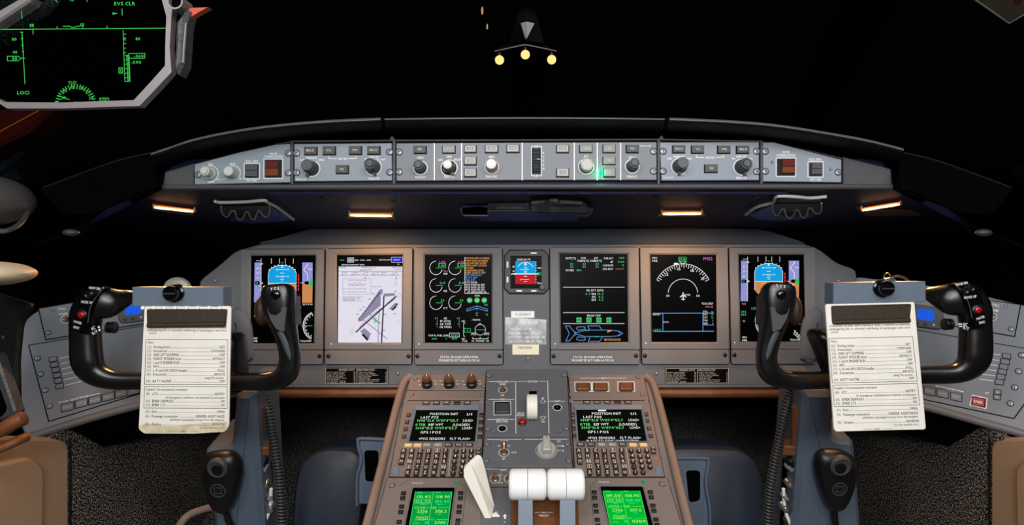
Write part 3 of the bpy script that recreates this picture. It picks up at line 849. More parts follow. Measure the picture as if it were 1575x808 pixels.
def grab(c1, bar, scal, tail, label):
    ox, oy, k = c1; H = 0.010
    g = lambda p, h=H: (ox + p[0] * k, oy + p[1] * k, h)
    x0, y0, _ = g(scal[len(scal) // 2])
    T = Thing('grab_handle', US, (x0, y0), label, 'handle', 'finger grips under the glareshield')
    F = T.F
    S = smooth([F.px(*g(p)[:2], H) for p in scal], 4)
    barp = [F.px(*g(p)[:2], H) for p in bar]
    b = MB(); b.prism(S + [tuple(p) for p in (F.px(*g(scal[-1])[:2], H), F.px(*g(scal[0])[:2], H))][0:0], -0.0, H, 'grip_body', 0.003); b.build('grip', T)
    b = MB(); b.tube([(*p, H) for p in S], 0.0017, 'grip_edge', 6); b.build('grip_edge', T, label='pale scalloped rim of four finger notches')
    b = MB(); bp = smooth(barp, 3); b.tube([(*p, H * .9) for p in bp], [(0.0032, 0.0032)] * len(bp), 'grip_edge', 8); b.build('cap_rail', T)
    b = MB(); b.prism([F.px(*g(p)[:2], 0.006) for p in tail], 0.0, 0.006, 'blue_glow_tint', 0.002)  # blue light on the wedge put into its colour
    for i in range(3):
        a_ = F.px(*g(tail[i + 1])[:2], 0.008)
    b.build('mount_wedge', T)
grab((230, 170, 390 / 1575), [(408, 568), (440, 575), (600, 571), (710, 562), (735, 576), (800, 610), (895, 680)],
     [(445, 595), (447, 630), (470, 660), (490, 655), (508, 624), (528, 626), (542, 665), (565, 680), (585, 660), (600, 627), (615, 637), (627, 665), (650, 678), (668, 640), (682, 620), (700, 650), (725, 660), (743, 640), (746, 590)],
     [(500, 690), (640, 705), (820, 690), (890, 680), (740, 600), (500, 600)], 'black finger grip with pale scalloped edge below the left end panel')
grab((1140, 270, 280 / 1575), [(740, 188), (600, 200), (480, 190), (320, 185), (290, 215), (270, 240), (130, 280), (40, 345)],
     [(270, 245), (275, 310), (300, 345), (330, 330), (352, 290), (375, 300), (390, 350), (425, 370), (455, 340), (475, 295), (500, 310), (520, 355), (545, 365), (570, 340), (580, 290), (600, 280), (630, 315), (660, 330), (690, 310), (695, 240)],
     [(110, 375), (300, 395), (560, 380), (680, 335), (560, 250), (280, 250), (60, 345)], 'black finger grip with pale scalloped edge below the right end panel')
# stowage tray with its latch
c = 250 / 1575
T = Thing('stowage_tray', US, (810, 336), 'shallow tray with blue screen glow in its colour and a thin bright rim under the middle of the glareshield', 'tray')
F = T.F; g = lambda x, y, h=0.006: F.px(690 + x * c, 285 + y * c, h)
b = MB(); b.prism([g(*p) for p in [(120, 225), (125, 270), (145, 315), (290, 322), (310, 352), (1240, 352), (1255, 320), (1350, 310), (1395, 270), (1390, 220)]], 0, 0.006, 'blue_glow_tint', 0.002); b.build('tray_body', T)
b = MB(); b.tube([(*g(*p), 0.007) for p in [(120, 225), (125, 265), (145, 288), (380, 290), (385, 240), (780, 236), (800, 268), (1180, 272), (1350, 285), (1390, 255), (1392, 220)]], 0.0011, 'grip_edge', 6); b.build('rim', T)
b = MB(); b.prism([g(*p, 0.008) for p in [(380, 238), (780, 232), (780, 200), (380, 205)]], 0.0, 0.008, 'black_plastic', 0.001)
q = Pen(b, F, 690, 285, c, 0.0084); q.frame(470, 206, 708, 230, 4, 'white_print'); q.text('PULL TO OPEN', 589, 218, 14, 'white_print', w=185); b.build('latch_plate', T)
b = MB(); b.prism([g(*p, 0.0066) for p in [(130, 285), (375, 285), (375, 225), (300, 212), (130, 225)]], 0.005, 0.0066, 'void'); b.build('tray_recess', T)
F = T.F.shift(0, 0, .006); g = lambda x, y, h=0.005: F.px(690 + x * c, 285 + y * c, h)
b = MB(); b.prism([g(*p) for p in [(790, 205), (800, 265), (1290, 268), (1390, 255), (1395, 225), (1330, 205)]], 0, 0.005, 'black_gloss', 0.002); T = b.build('pull_handle', T, (0, 0, .006), label='black pull handle with grey top edge')
b = MB(); b.prism([g(*p, .007) for p in [(795, 200), (850, 202), (990, 196), (1200, 192), (1300, 205), (1340, 210), (1300, 188), (1080, 178), (1060, 166), (990, 164), (930, 180), (800, 186)]], 0.0, 0.007, 'hud_dark', 0.002); b.build('handle_top', T)
for k in range(7):
    b = MB(); x = 860 + k * 16; b.prism([g(x, 198, .008), g(x + 8, 196, .008), g(x + 14, 178, .008), g(x + 6, 180, .008)], 0.006, 0.008, 'black_plastic'); b.build('grip_rib', T)

# ---------------------------------------------------------------- sighting balls on the windscreen post
D = 1.5; F0 = camframe(D)
T = Thing('eye_reference_sight', F0, (808, 35), 'hanging sight with three glowing amber balls on the dark windscreen post', 'sight lamp')
F = T.F; kx = 220 / 1481; g = lambda x, y, h=0: F.px3(700 + x * kx, y * kx, h)
b = MB(); cpt = g(735, 240, 0); s_ = F.px(1, 0)[0] - F.px(0, 0)[0]
b.add([g(680, 240, .05), g(735, 225, .07), g(822, 240, .05), g(742, 400, .05), g(735, 405, .06), g(722, 400, .05), g(735, 240, .0)], [(0, 1, 4, 5), (1, 2, 3, 4), (0, 6, 2, 1), (0, 5, 3, 2, 6)], 'dial_grey'); b.build('stem', T)
b = MB(); b.add([g(640, 170, -.01), g(735, 130, .02), g(850, 170, -.01), g(920, 440, -.01), g(735, 425, .03), g(560, 440, -.01), g(735, -80, -.08)], [(0, 1, 4, 5), (1, 2, 3, 4), (0, 6, 1), (1, 6, 2), (5, 4, 3, 2, 6, 0)], 'black_plastic'); b.build('mount_block', T)
b = MB(); b.add([g(400, 540, .0), g(727, 462, .02), g(1060, 530, 0), g(1000, 505, -.03), g(860, 430, -.03), g(600, 430, -.03), g(430, 500, -.03)], [(0, 1, 2, 3, 4, 5, 6)], 'black_plastic')
b.tube([g(410, 530, .002), g(727, 462, .022), g(1050, 528, .002)], 0.0012, 'hud_metal', 6); b.build('arm', T)
for i, (x, y) in enumerate(((460, 622), (727, 566), (1000, 618))):
    b = MB(); b.ball((0, 0, 0), 0.0106, 'glow_ball', 18); bo = b.build('glow_ball', T, g(x, y, 0.012))  # balls given an even amber emission
    b = MB(); b.tube([(0, .010, 0), (0, .022 if i == 1 else .018, -.004)], 0.003, 'brass', 8); b.build('ball_stem', bo)
# ---------------------------------------------------------------- main instrument panel
T = Thing('instrument_panel', MP, (810, 594), 'wide grey instrument panel carrying the row of display screens', 'panel')
IP = T; F = T.F
ol = [(304, 432), (335, 408), (360, 386), (400, 375), (1240, 375), (1262, 383), (1290, 405), (1320, 415), (1319, 500), (1318, 594), (304, 594), (304, 500)]
b = MB(); b.prism(rounded([F.px(*p) for p in ol], 0.012, 2), -0.03, -0.006, 'panel_grey', 0.003); b.build('fascia', T)
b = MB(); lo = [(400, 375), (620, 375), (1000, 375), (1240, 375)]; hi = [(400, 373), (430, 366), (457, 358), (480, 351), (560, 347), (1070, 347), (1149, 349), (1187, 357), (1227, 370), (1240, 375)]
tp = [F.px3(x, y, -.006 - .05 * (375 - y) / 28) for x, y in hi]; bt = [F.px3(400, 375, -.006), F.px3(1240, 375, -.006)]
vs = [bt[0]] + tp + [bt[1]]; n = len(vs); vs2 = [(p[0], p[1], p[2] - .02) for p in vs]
b.add(vs + vs2, [tuple(range(n)), tuple(range(2 * n - 1, n - 1, -1))] + [(i, (i + 1) % n, n + (i + 1) % n, n + i) for i in range(n)], 'fascia_shade'); b.build('shaded_fascia', T, label='panel top strip with glareshield shade in its blue-grey colour')  # strip shaped and coloured for the shade below the glareshield
b = MB(); b.tube([F.px3(306, 594, -.008), F.px3(810, 595, -.008), F.px3(1318, 594, -.008)], 0.004, 'panel_grey', 8); b.build('lower_lip', T)
for x, y in ((812, 552), (1010, 575), (612, 575), (1290, 432), (330, 432)):
    screw(T, F, x, y, 2.6, -0.006, 'screw_metal' if y > 400 else 'screw_black')
# warm padded bar under the panel edge, either side of the pedestal
for x0, x1, nm in ((300, 640, 'left'), (985, 1325, 'right')):
    P = Thing('knee_bar', MP, ((x0 + x1) / 2, 606), 'brown leather knee bar under the panel, %s of the pedestal' % nm, 'padding')
    b = MB(); b.tube([P.F.px3(x0, 604.5, -.02), P.F.px3(x1, 604.5, -.02)], [(0.0125, 0.016)] * 2, 'wood_brown', 14); b.build('bar', P)

kd = 140 / 566
def display(bez, scr, line_y, scr_pts, label, ticks=True):
    """bez: 4 corner pixels TL TR BR BL, scr: the glass likewise"""
    bx = sum(p[0] for p in bez) / 4; by = bez[2][1]
    T = Thing('display_unit', MP, (bx, by), label, 'display', 'flight displays in the instrument panel', -0.006)
    F = T.F
    B = [F.px(*p) for p in bez]
    b = MB(); b.prism(rounded(inset(ccw(B), -0.0022), 0.008), 0.0, 0.0009, 'seam'); b.build('seam', T)
    yl = line_y
    up = [F.px(*bez[0]), F.px(*bez[1]), F.px(bez[1][0] * .12 + bez[2][0] * .88, yl - .5), F.px(bez[0][0] * .12 + bez[3][0] * .88, yl - .5)]
    S = [F.px(*p, 0.006) for p in scr]
    So = inset(ccw(S), -0.0035); So = [min(So, key=lambda q: math.dist(q, p)) for p in S]
    b = MB(); b.ring(up, So, 0.0, 0.008, 'bezel_grey'); b.ring(So, S, 0.0, 0.008, 'bezel_grey', 0.0055); b.build('bezel', T)
    lo = [F.px(bez[0][0] * .12 + bez[3][0] * .88, yl + .5), F.px(bez[1][0] * .12 + bez[2][0] * .88, yl + .5), F.px(*bez[2]), F.px(*bez[3])]
    b = MB(); b.prism(rounded(lo, 0.004, 3), 0.0, 0.0072, 'bezel_grey', 0.0006); b.build('lower_strip', T)
    b = MB(); b.prism(S, 0.0, 0.0035, 'screen_black'); sc = b.build('screen', T)
    for x, y in scr_pts: screw(T, F, x, y, 3.0, 0.0072, 'screw_black')
    if ticks:
        b = MB(); x, y = scr[3][0] - 9, scr[3][1] + 1.5; q = Pen(b, F, h=0.0083); q.disc(x, y, 1.1, 'white_print'); b.build('sensor', T)
    return T, sc
HS = 0.0042
def graphic(T, sc, ox, oy, k, fn):
    b = MB(); q = Pen(b, T.F, ox, oy, k, HS); fn(q, b)
    return b.build('screen_graphics', sc)
def lay(q, d=0.0003): q.h += d

def pfd(q, dx, dy, right):
    X = lambda x: x + dx
    Y = lambda y: y + dy
    arch = [(X(192), Y(190))] + [(X(279 - 88 * math.cos(RAD(a))), Y(192 - 58 * math.sin(RAD(a)))) for a in range(15, 180, 10)] + [(X(366), Y(190)), (X(366), Y(247)), (X(192), Y(247))]
    q.poly([(a, b_) for a, b_ in arch], 'e_cyan')
    q.poly([(X(192), Y(247)), (X(366), Y(247)), (X(364), Y(300)), (X(352), Y(318)), (X(330), Y(336)), (X(228), Y(336)), (X(206), Y(318)), (X(194), Y(300))], 'e_brown')
    tb = 365 if not right else 358 - dy
    q.poly([(X(108), Y(117)), (X(148), Y(117)), (X(146), Y(tb)), (X(104), Y(tb))], 'e_lav')
    q.poly([(X(404), Y(117)), (X(468), Y(117)), (X(468), Y(248)), (X(404), Y(248))], 'e_lav'); q.poly([(X(404), Y(248)), (X(468), Y(248)), (X(466), Y(368)), (X(403), Y(368))], 'e_brown')
    lay(q)
    q.line([(X(192), Y(300)), (X(192), Y(190))] + [(X(279 - 88 * math.cos(RAD(a))), Y(192 - 58 * math.sin(RAD(a)))) for a in range(15, 180, 10)] + [(X(366), Y(190)), (X(365), Y(300))], 2.5, 'e_white')
    q.line([(X(192), Y(246)), (X(366), Y(246))], 3.5, 'e_white')
    for y, w_, t in ((161, 22, '20'), (183, 12, None), (204, 22, '10'), (213, 5, None), (224, 12, None), (234, 5, None)):
        q.line([(X(279 - w_), Y(y)), (X(279 + w_), Y(y))], 3, 'e_white')
        if t: q.text(t, X(246), Y(y), 11, 'e_white'); q.text(t, X(314), Y(y), 11, 'e_white')
    q.poly([(X(279), Y(130)), (X(272), Y(148)), (X(286), Y(148))], 'e_white'); q.text('-C-', X(279), Y(118), 8, 'e_green', w=22)
    for a in (30, 45, 60, 75, 105, 120, 135, 150):
        c_, s2 = math.cos(RAD(a)), math.sin(RAD(a)); q.line([(X(279 + 88 * c_), Y(192 - 58 * s2)), (X(279 + 95 * c_), Y(192 - 64 * s2))], 4, 'e_white')
    for x in (148, 212, 262, 298, 348): q.line([(X(x), Y(92)), (X(x), Y(123))], 2.5, 'e_white')
    q.line([(X(118), Y(107)), (X(148), Y(107)), (X(148), Y(tb))], 2.5, 'e_white'); q.disc(X(154), Y(126), 4, 'e_white')
    for i, t in enumerate(('60', '50', '40')): q.text(t, X(126), Y(152 + i * 31), 11, 'e_white')
    for i in range(9): q.line([(X(140), Y(128 + i * 27)), (X(147), Y(128 + i * 27))], 2, 'e_white')
    q.poly([(X(110), Y(234)), (X(136), Y(234)), (X(142), Y(244)), (X(136), Y(256)), (X(110), Y(256))], 'e_screen'); 
    q.poly([(X(414), Y(243)), (X(424), Y(234)), (X(444), Y(234)), (X(444), Y(254)), (X(424), Y(254))], 'e_screen')
    lay(q)
    q.text('30', X(122), Y(245), 12, 'e_green'); q.poly([(X(142), Y(245)), (X(158), Y(240)), (X(158), Y(250))], 'e_white')
    q.poly([(X(446), Y(232)), (X(456), Y(222)), (X(468), Y(222)), (X(468), Y(266)), (X(446), Y(264))], 'e_green'); q.text('00', X(456), Y(243), 12, 'e_screen')
    q.text('500', X(454), Y(159), 10, 'e_white', w=26)
    q.line([(X(438), Y(122)), (X(438), Y(132)), (X(412), Y(162)), (X(438), Y(190)), (X(438), Y(228))], 4, 'e_white')
    q.line([(X(394), Y(244)), (X(404), Y(244))], 3, 'e_white')
    for i in range(5): q.rect(X(376), Y(192 + i * 21), X(384), Y(192 + i * 21 + 16), 'e_red')
    q.text('-V-', X(279), Y(250), 12, 'e_green', w=34)
    q.poly([(X(230), Y(258)), (X(262), Y(250)), (X(262), Y(255)), (X(240), Y(262))], 'e_amber'); q.poly([(X(328), Y(262)), (X(298), Y(252)), (X(302), Y(250)), (X(332), Y(258))], 'e_amber')
    # heading arc, bearings and text at the bottom
    if not right:
        c0 = (494, 512); R_ = 86
        rng = range(112, 250, 6)
    else:
        c0 = (300, 480); R_ = 112; rng = range(130, 232, 5)
    q.line([(c0[0] + R_ * math.cos(RAD(a)), c0[1] - R_ * 1.05 * math.sin(RAD(a))) for a in rng], 2.5, 'e_white')
    for i, a in enumerate(rng):
        e = 22 if i % 3 == 0 else 12
        q.line([(c0[0] + R_ * math.cos(RAD(a)), c0[1] - R_ * 1.05 * math.sin(RAD(a))), (c0[0] + (R_ - e) * math.cos(RAD(a)), c0[1] - (R_ - e) * 1.05 * math.sin(RAD(a)))], 3, 'e_white')
    if not right:
        q.line([(398, 511), (466, 511)], 2.5, 'e_green'); q.text('HDG', 112, 588, 11, 'e_white', w=26); q.text('146', 112, 605, 13, 'e_white', w=28)
        q.text('TCAS STBY', 427, 606, 11, 'e_white', w=70); q.text('29.73 IN', 436, 377, 10, 'e_white', w=60); q.text('80', 112, 450, 14, 'e_green'); q.text('GS', 390, 396, 12, 'e_green'); q.line([(375, 397), (358, 397)], 2, 'e_green')
        for i in range(9): q.line([(355, 460 + 7 * i), (363, 460 + 7 * i)], 2, 'e_white')
    else:
        q.text('HDG', 122, 582, 11, 'e_white', w=28); q.text('146', 122, 600, 13, 'e_white', w=30); q.text('TCAS STBY', 440, 598, 11, 'e_white', w=70)
        q.text('LOC2', 186, 402, 16, 'e_green', w=42); q.text('CRS', 116, 424, 13, 'e_green', w=30); q.text('144', 116, 442, 13, 'e_green', w=30); q.text('TAS', 118, 374, 11, 'e_amber'); q.text('GS', 118, 481, 11, 'e_amber')
        q.line([(430, 540), (470, 585)], 3, 'e_white'); q.line([(430, 560), (460, 590)], 3, 'e_white'); q.line([(448, 499), (472, 499)], 2, 'e_green')
        for i in range(4): q.line([(428 + 12 * i, 560 + 10 * i), (440 + 12 * i, 540 + 12 * i)], 2.5, 'e_white')
# 1 left flight display
T1, s1 = display([(373, 384.4), (499.8, 384), (497.5, 560.5), (372, 560.5)], [(386, 393.5), (485.4, 392.8), (482.5, 528.3), (384.8, 528.3)], 538, [(491.6, 548)], 'flight display behind the left yoke with blue and brown attitude picture')
graphic(T1, s1, 365, 375, kd, lambda q, b: pfd(q, 0, 0, False))
# 6 right flight display
T6, s6 = display([(1120.4, 382), (1251, 381.2), (1252, 559.5), (1124.4, 560)], [(1136.5, 391.8), (1236.7, 391.8), (1239.4, 525.9), (1139, 525.9)], 537, [(1129.5, 546.5)], 'flight display behind the right yoke with blue and brown attitude picture')
graphic(T6, s6, 1115, 375, kd, lambda q, b: pfd(q, -7, -11, True))
# 2 chart
T2, s2_ = display([(503.7, 383.5), (634.8, 382.4), (633.5, 560.5), (501.2, 560.5)], [(517.8, 392.8), (619.4, 392.3), (618, 527.8), (518.5, 527.8)], 538, [(505.5, 548), (628.6, 548)], 'display showing a white airport chart with black runways')
def chart(q, b):
    q.poly([(84, 142), (480, 142), (474, 616), (80, 616)], 'e_map')
    q.rect(413, 84, 482, 116, 'e_navy'); q.rect(140, 88, 178, 116, 'e_mapgrey')
    lay(q)
    q.frame(413, 84, 482, 116, 2, 'e_white'); q.frame(140, 88, 178, 116, 2, 'e_white')
    for t, x, y, w_, m in (('MAP', 106, 103, 26, 'e_green'), ('MRL', 160, 103, 26, 'e_white'), ('SID', 196, 103, 22, 'e_white'), ('STAR', 232, 103, 28, 'e_white'), ('APPR', 271, 103, 28, 'e_white'), ('NOTAM APT', 373, 101, 72, 'e_white'), ('CHART', 446, 100, 44, 'e_white'), ('AIRPORT', 128, 131, 52, 'e_white'), ('AIRPORT INFO', 200, 131, 92, 'e_white'), ('O', 456, 128, 10, 'e_white'),
                            ('KTEB/TEB', 108, 148, 44, 'e_ink'), ('TETERBORO, NJ', 270, 149, 84, 'e_ink'), ('JEPPESEN', 240, 165, 48, 'e_ink'), ('10-9', 282, 163, 20, 'e_ink'), ('TETERBORO', 444, 148, 58, 'e_ink'), ('AIRPORT', 452, 162, 40, 'e_mapink')):
        q.text(t, x, y, 8.5, m, w=w_)
    q.line([(84, 172), (476, 172)], 1.5, 'e_ink'); q.line([(84, 199), (474, 199)], 1.5, 'e_ink')
    for x in (160, 218, 290, 335, 395): q.line([(x, 172), (x, 199)], 1, 'e_ink')
    for i, x in enumerate((118, 188, 252, 312, 364, 432)): q.text('ATIS GND TWR'.split()[i % 3], x, 179, 6, 'e_ink', w=34); q.text('119.5', x, 192, 7, 'e_ink', w=44 if i % 2 else 30)
    q.frame(110, 219, 286, 314, 1.2, 'e_ink'); q.frame(110, 328, 229, 357, 1.2, 'e_ink')
    for t, x, y, w_, m in (('AIRPORT INFORMATION', 200, 228, 112, 'e_mapink'), ('o-o', 200, 240, 46, 'e_red'), ('SEE CHART FOR HOT SPOTS', 200, 252, 114, 'e_ink'), ('NOISE ABATEMENT', 200, 261, 90, 'e_mapink'), ('HS1', 122, 282, 20, 'e_pink'), ('RUNWAY INCURSION AREA', 200, 281, 118, 'e_ink'), ('HS2', 122, 300, 20, 'e_pink'), ('HOLD SHORT OF TAXIWAY', 200, 300, 118, 'e_ink'),
                            ('RWY 19 SAFETY AREA', 166, 336, 104, 'e_ink'), ('GROSS WEIGHT LIMIT', 166, 344, 104, 'e_ink'), ('100,000 LBS', 150, 352, 70, 'e_ink'), ('CONTROL TOWER', 322, 268, 60, 'e_ink'), ('46-51', 98, 484, 16, 'e_mapink'), ('74-03', 456, 484, 16, 'e_mapink')):
        q.text(t, x, y, 6.2, m, w=w_)
    q.poly([(205, 480), (340, 285), (358, 283), (358, 312), (346, 318), (345, 385), (228, 484)], 'e_mapgrey'); q.poly([(360, 325), (368, 310), (432, 308), (436, 322), (380, 330)], 'e_mapgrey')
    q.poly([(218, 545), (245, 525), (285, 560), (268, 602)], 'e_mapgrey'); q.poly([(398, 405), (436, 368), (452, 372), (440, 402), (420, 416)], 'e_mapgrey')
    for p in ([(238, 475), (385, 592)], [(300, 470), (340, 490)], [(280, 440), (345, 500)], [(330, 612), (332, 480), (340, 400)], [(215, 520), (300, 440), (440, 340)]): q.line(p, 5, 'e_mapgrey')
    lay(q)
    q.line([(192, 550), (440, 328)], 8, 'e_ink'); q.line([(351, 614), (366, 328)], 8, 'e_ink')
    for i in range(11):
        x, y = 212 + i * 12.4, 466 - i * 15.6; q.poly([(x - 6, y + 4), (x + 2, y - 8), (x + 7, y - 5), (x - 1, y + 8)], 'e_ink')
    q.poly([(226, 566), (238, 560), (268, 592), (262, 606)], 'e_ink')
    for x, y in ((430, 402), (438, 392), (446, 378), (420, 410)): q.rect(x - 6, y - 5, x + 6, y + 5, 'e_ink')
    q.line([(208, 482), (228, 476)], 8, 'e_pink'); q.line([(312, 388), (340, 378)], 7, 'e_pink')
    q.arc(165, 545, 12, 0, 360, 1.2, 'e_ink'); q.arc(458, 322, 12, 0, 360, 1.2, 'e_ink')
    for i in range(8): q.disc(158 - i * 6, 566 + i * 6, 1.2, 'e_ink')
    q.line([(442, 210), (442, 265)], 1.5, 'e_ink'); q.poly([(442, 206), (438, 218), (446, 218)], 'e_ink'); q.line([(432, 235), (430, 265)], 1.2, 'e_ink')
    for x, y in ((300, 312), (276, 345), (240, 395), (220, 412), (202, 438), (372, 440), (366, 540), (250, 212), (436, 296), (432, 436)): q.text('18', x, y, 7, 'e_ink', w=14)
    q.line([(300, 465), (314, 482), (330, 490)], 5, 'e_green'); q.line([(318, 462), (310, 495)], 4, 'e_green'); q.line([(300, 488), (322, 478)], 4, 'e_green'); q.text('A', 315, 514, 10, 'e_green')
graphic(T2, s2_, 500, 375, kd, chart)
# 3 engine display
T3, s3_ = display([(638, 382), (772.2, 382), (773.5, 561), (638.5, 561)], [(653.5, 392.3), (756.2, 392.3), (756.2, 527.8), (653.5, 527.8)], 538, [(642, 548), (768.5, 548)], 'display showing six round engine dials and a column of orange messages')
def eicas(q, b):
    for gx in (144, 262):
        for gy, lab in ((151, 0), (260, 1), (368, 2)):
            q.arc(gx, gy, 39, 95, 345, 3, 'e_white', ry=42); q.line([(gx, gy), (gx + 42, gy)], 3, 'e_green')
            q.line([(gx - 8, gy - 40), (gx + 2, gy - 44)], 4, 'e_pink'); q.line([(gx - 36, gy + 24), (gx - 30, gy + 28)], 4, 'e_pink')
            if lab == 0:
                q.frame(gx + 16, gy - 28, gx + 60, gy, 2.5, 'e_green'); q.text('1.00', gx + 38, gy - 14, 18, 'e_green', w=36); q.text('1.55', gx + 40, gy - 37, 11, 'e_mag', w=36)
            else: q.text('0.0' if lab == 1 else '20', gx + 40, gy - 16, 14, 'e_green', w=32 if lab == 1 else 22)
    q.text('TRS', 203, 172, 11, 'e_mag', w=26); q.text('GND', 203, 187, 11, 'e_white', w=26); q.text('N1', 202, 294, 12, 'e_white', w=20); q.text('ITT', 203, 402, 12, 'e_white', w=26)
    msgs = ['MOTOR HYD LO PRESS', 'PUMP HYD LO PRESS', 'AUX PUMP SERV DOORS', 'EMER LIGHT DOORS', 'DC ESS', 'PASSENGER DOOR', 'EMER LIGHTS OFF', 'SET LDG ELEV', 'PITOT OFF', 'FUEL BYP', 'ATS CLEAR', 'HYD PUMP 1B OFF', 'HYD PUMP 2B OFF', 'HYD PUMP 3B OFF']
    lens = [150, 140, 132, 132, 50, 115, 125, 102, 72, 62, 74, 120, 120, 120]
    for i, t in enumerate(msgs):
        q.text(t, 326, 91 + i * 15.0, 11.5, 'e_amber' if i < 7 else ('e_blue' if i < 10 else 'e_white'), 'l', lens[i])
    q.text('57 MESSAGES 50', 398, 301, 11.5, 'e_white', w=116)
    q.line([(323, 84), (323, 309), (474, 309)], 2.5, 'e_white')
    q.text('GEAR', 400, 323, 10, 'e_white', w=32)
    for x in (353, 399, 444): q.disc(x, 352, 17, 'e_green')
    lay(q)
    for x in (353, 399, 444): q.text('DN', x, 352, 11, 'e_white', w=18)
    q.text('IN', 455, 380, 13, 'e_green', w=18); q.text('0', 460, 441, 14, 'e_green', w=11)
    q.line([(336, 420), (336, 408), (398, 387), (464, 408), (464, 420), (398, 402), (336, 420)], 3, 'e_blue'); q.line([(398, 388), (398, 415)], 2.5, 'e_blue'); q.line([(392, 432), (404, 432)], 2, 'e_white'); q.line([(392, 445), (404, 445)], 2, 'e_white')
    q.text('-TRIMS-', 394, 474, 10, 'e_white', w=58)
    q.arc(419, 536, 33, 0, 360, 2.5, 'e_white'); q.line([(386, 536), (452, 536)], 2.5, 'e_green'); q.text('AIL', 418, 500, 10, 'e_white', w=24)
    q.line([(363, 556), (384, 556), (392, 570)], 2.5, 'e_white'); q.line([(474, 556), (454, 556), (446, 570)], 2.5, 'e_white'); q.text('LWD', 374, 564, 9, 'e_white', w=22); q.text('RWD', 464, 564, 9, 'e_white', w=22)
    q.line([(372, 582), (372, 592), (468, 592), (468, 582)], 2.5, 'e_white'); q.poly([(419, 592), (413, 581), (425, 581)], 'e_green'); q.text('NL  RUDDER  NR', 420, 605, 10, 'e_white', w=108)
    q.line([(326, 494), (316, 494), (316, 576), (326, 576)], 2.5, 'e_white'); q.frame(320, 528, 358, 551, 3, 'e_green'); q.text('0', 340, 540, 12, 'e_green'); q.text('ND', 314, 482, 10, 'e_white', w=20); q.text('NU', 314, 592, 10, 'e_white', w=20); q.text('STAB', 322, 606, 10, 'e_white', w=32)
    for i, (t, l, r, m) in enumerate((('N2', '0.0', '0.0', 'e_green'), ('FF (PPH)', '0', '0', 'e_green'), ('OIL TEMP', '23', '22', 'e_green'), ('OIL PRESS', '0', '0', 'e_red'))):
        y = 464 + i * 18; q.text(t, 203, y, 12, 'e_white', w=(18, 66, 68, 74)[i]); q.text(l, 155, y, 12, m, 'r'); q.text(r, 292, y, 12, m, 'r')
    q.text('TOTAL FUEL (LBS)', 160, 571, 11, 'e_white', w=128); q.frame(228, 557, 288, 581, 2.5, 'e_white'); q.text('9240', 258, 570, 13, 'e_green', w=40); q.text('4600', 134, 591, 11, 'e_green', w=32); q.text('0', 208, 591, 11, 'e_green'); q.text('4600', 258, 591, 11, 'e_green', w=34)
graphic(T3, s3_, 635, 375, kd, eicas)
# 4 systems
T4, s4_ = display([(846.2, 381.2), (981.5, 381.2), (983, 560.5), (847, 560.5)], [(861, 390.3), (965, 391), (966.2, 526.4), (862.8, 527.6)], 538, [(851.5, 548), (978, 547.5)], 'display showing system lists above an aircraft plan view outline')
def synop(q, b):
    W = 'e_white'
    for t, x, y, w_, m in (('CKPT(\u00b0C)', 132, 91, 66, W), ('FWD', 212, 90, 28, W), ('AFT', 290, 90, 26, W), ('CABIN(\u00b0C)', 210, 106, 72, W), ('CABIN(\u00b0C)', 290, 106, 72, W), ('CAB ALT', 368, 91, 58, W), ('-300', 446, 89, 38, 'e_green'), ('\u0394P', 388, 113, 16, W), ('0.00', 446, 113, 38, 'e_green'), ('CAB RATE', 364, 135, 64, W), ('0', 458, 134, 11, 'e_green'), ('LDG ELEV', 364, 157, 64, W), ('-----', 438, 155, 50, 'e_amber'),
                            ('22', 138, 126, 20, 'e_green'), ('23', 216, 126, 20, 'e_green'), ('23', 296, 126, 20, 'e_green'), ('22', 138, 142, 20, 'e_blue'), ('22', 216, 142, 20, 'e_blue'), ('22', 296, 142, 20, 'e_blue'), ('OXYGEN', 126, 165, 50, W), ('1814', 184, 165, 30, 'e_green'),
                            ('OIL QTY (QTS)', 283, 290, 106, W), ('9.7', 240, 313, 32, 'e_green'), ('ENG', 276, 313, 26, W), ('10.2', 318, 313, 38, 'e_green'), ('APU', 276, 331, 26, W), ('4.6', 320, 331, 30, 'e_green'), ('RES', 276, 349, 26, W), ('4.3', 320, 349, 30, 'e_green'), ('BRAKE TEMP', 277, 447, 84, W), ('SERVICE DOORS', 392, 597, 104, 'e_amber')):
        q.text(t, x, y, 12.5, m, w=w_)
    for y in (271, 429, 497): q.line([(86, y), (466, y)], 3, W)
    for x in (184, 246, 308, 370): q.rect(x - 15, 460, x + 15, 489, 'e_green')
    lay(q)
    for x in (184, 246, 308, 370): q.text('04', x, 474, 13, 'e_screen', w=18); q.frame(x - 15, 460, x + 15, 489, 1.5, 'e_green')
    B_ = 'e_blue'
    q.line([(100, 512), (124, 512), (160, 556), (222, 538), (375, 538), (432, 544), (456, 558), (432, 573), (375, 578), (222, 578), (160, 560), (124, 606), (102, 606), (124, 558), (100, 512)], 3, B_)
    q.line([(238, 512), (310, 512), (328, 538)], 3, B_); q.line([(238, 512), (252, 538)], 3, B_); q.line([(242, 608), (312, 608), (330, 580)], 3, B_); q.line([(242, 608), (254, 580)], 3, B_)
    q.line([(168, 524), (180, 517), (220, 517), (224, 526), (218, 534), (176, 538), (168, 524)], 3, B_); q.line([(168, 594), (180, 601), (220, 601), (224, 592), (218, 584), (176, 580), (168, 594)], 3, B_)
    q.arc(424, 558, 14, -80, 80, 2.5, B_); q.line([(160, 545), (160, 572)], 3, B_)
    q.line([(222, 540), (246, 540)], 5, 'e_green'); q.line([(282, 578), (304, 578)], 5, 'e_green'); q.line([(362, 548), (382, 540)], 8, 'e_amber')
graphic(T4, s4_, 845, 375, kd, synop)
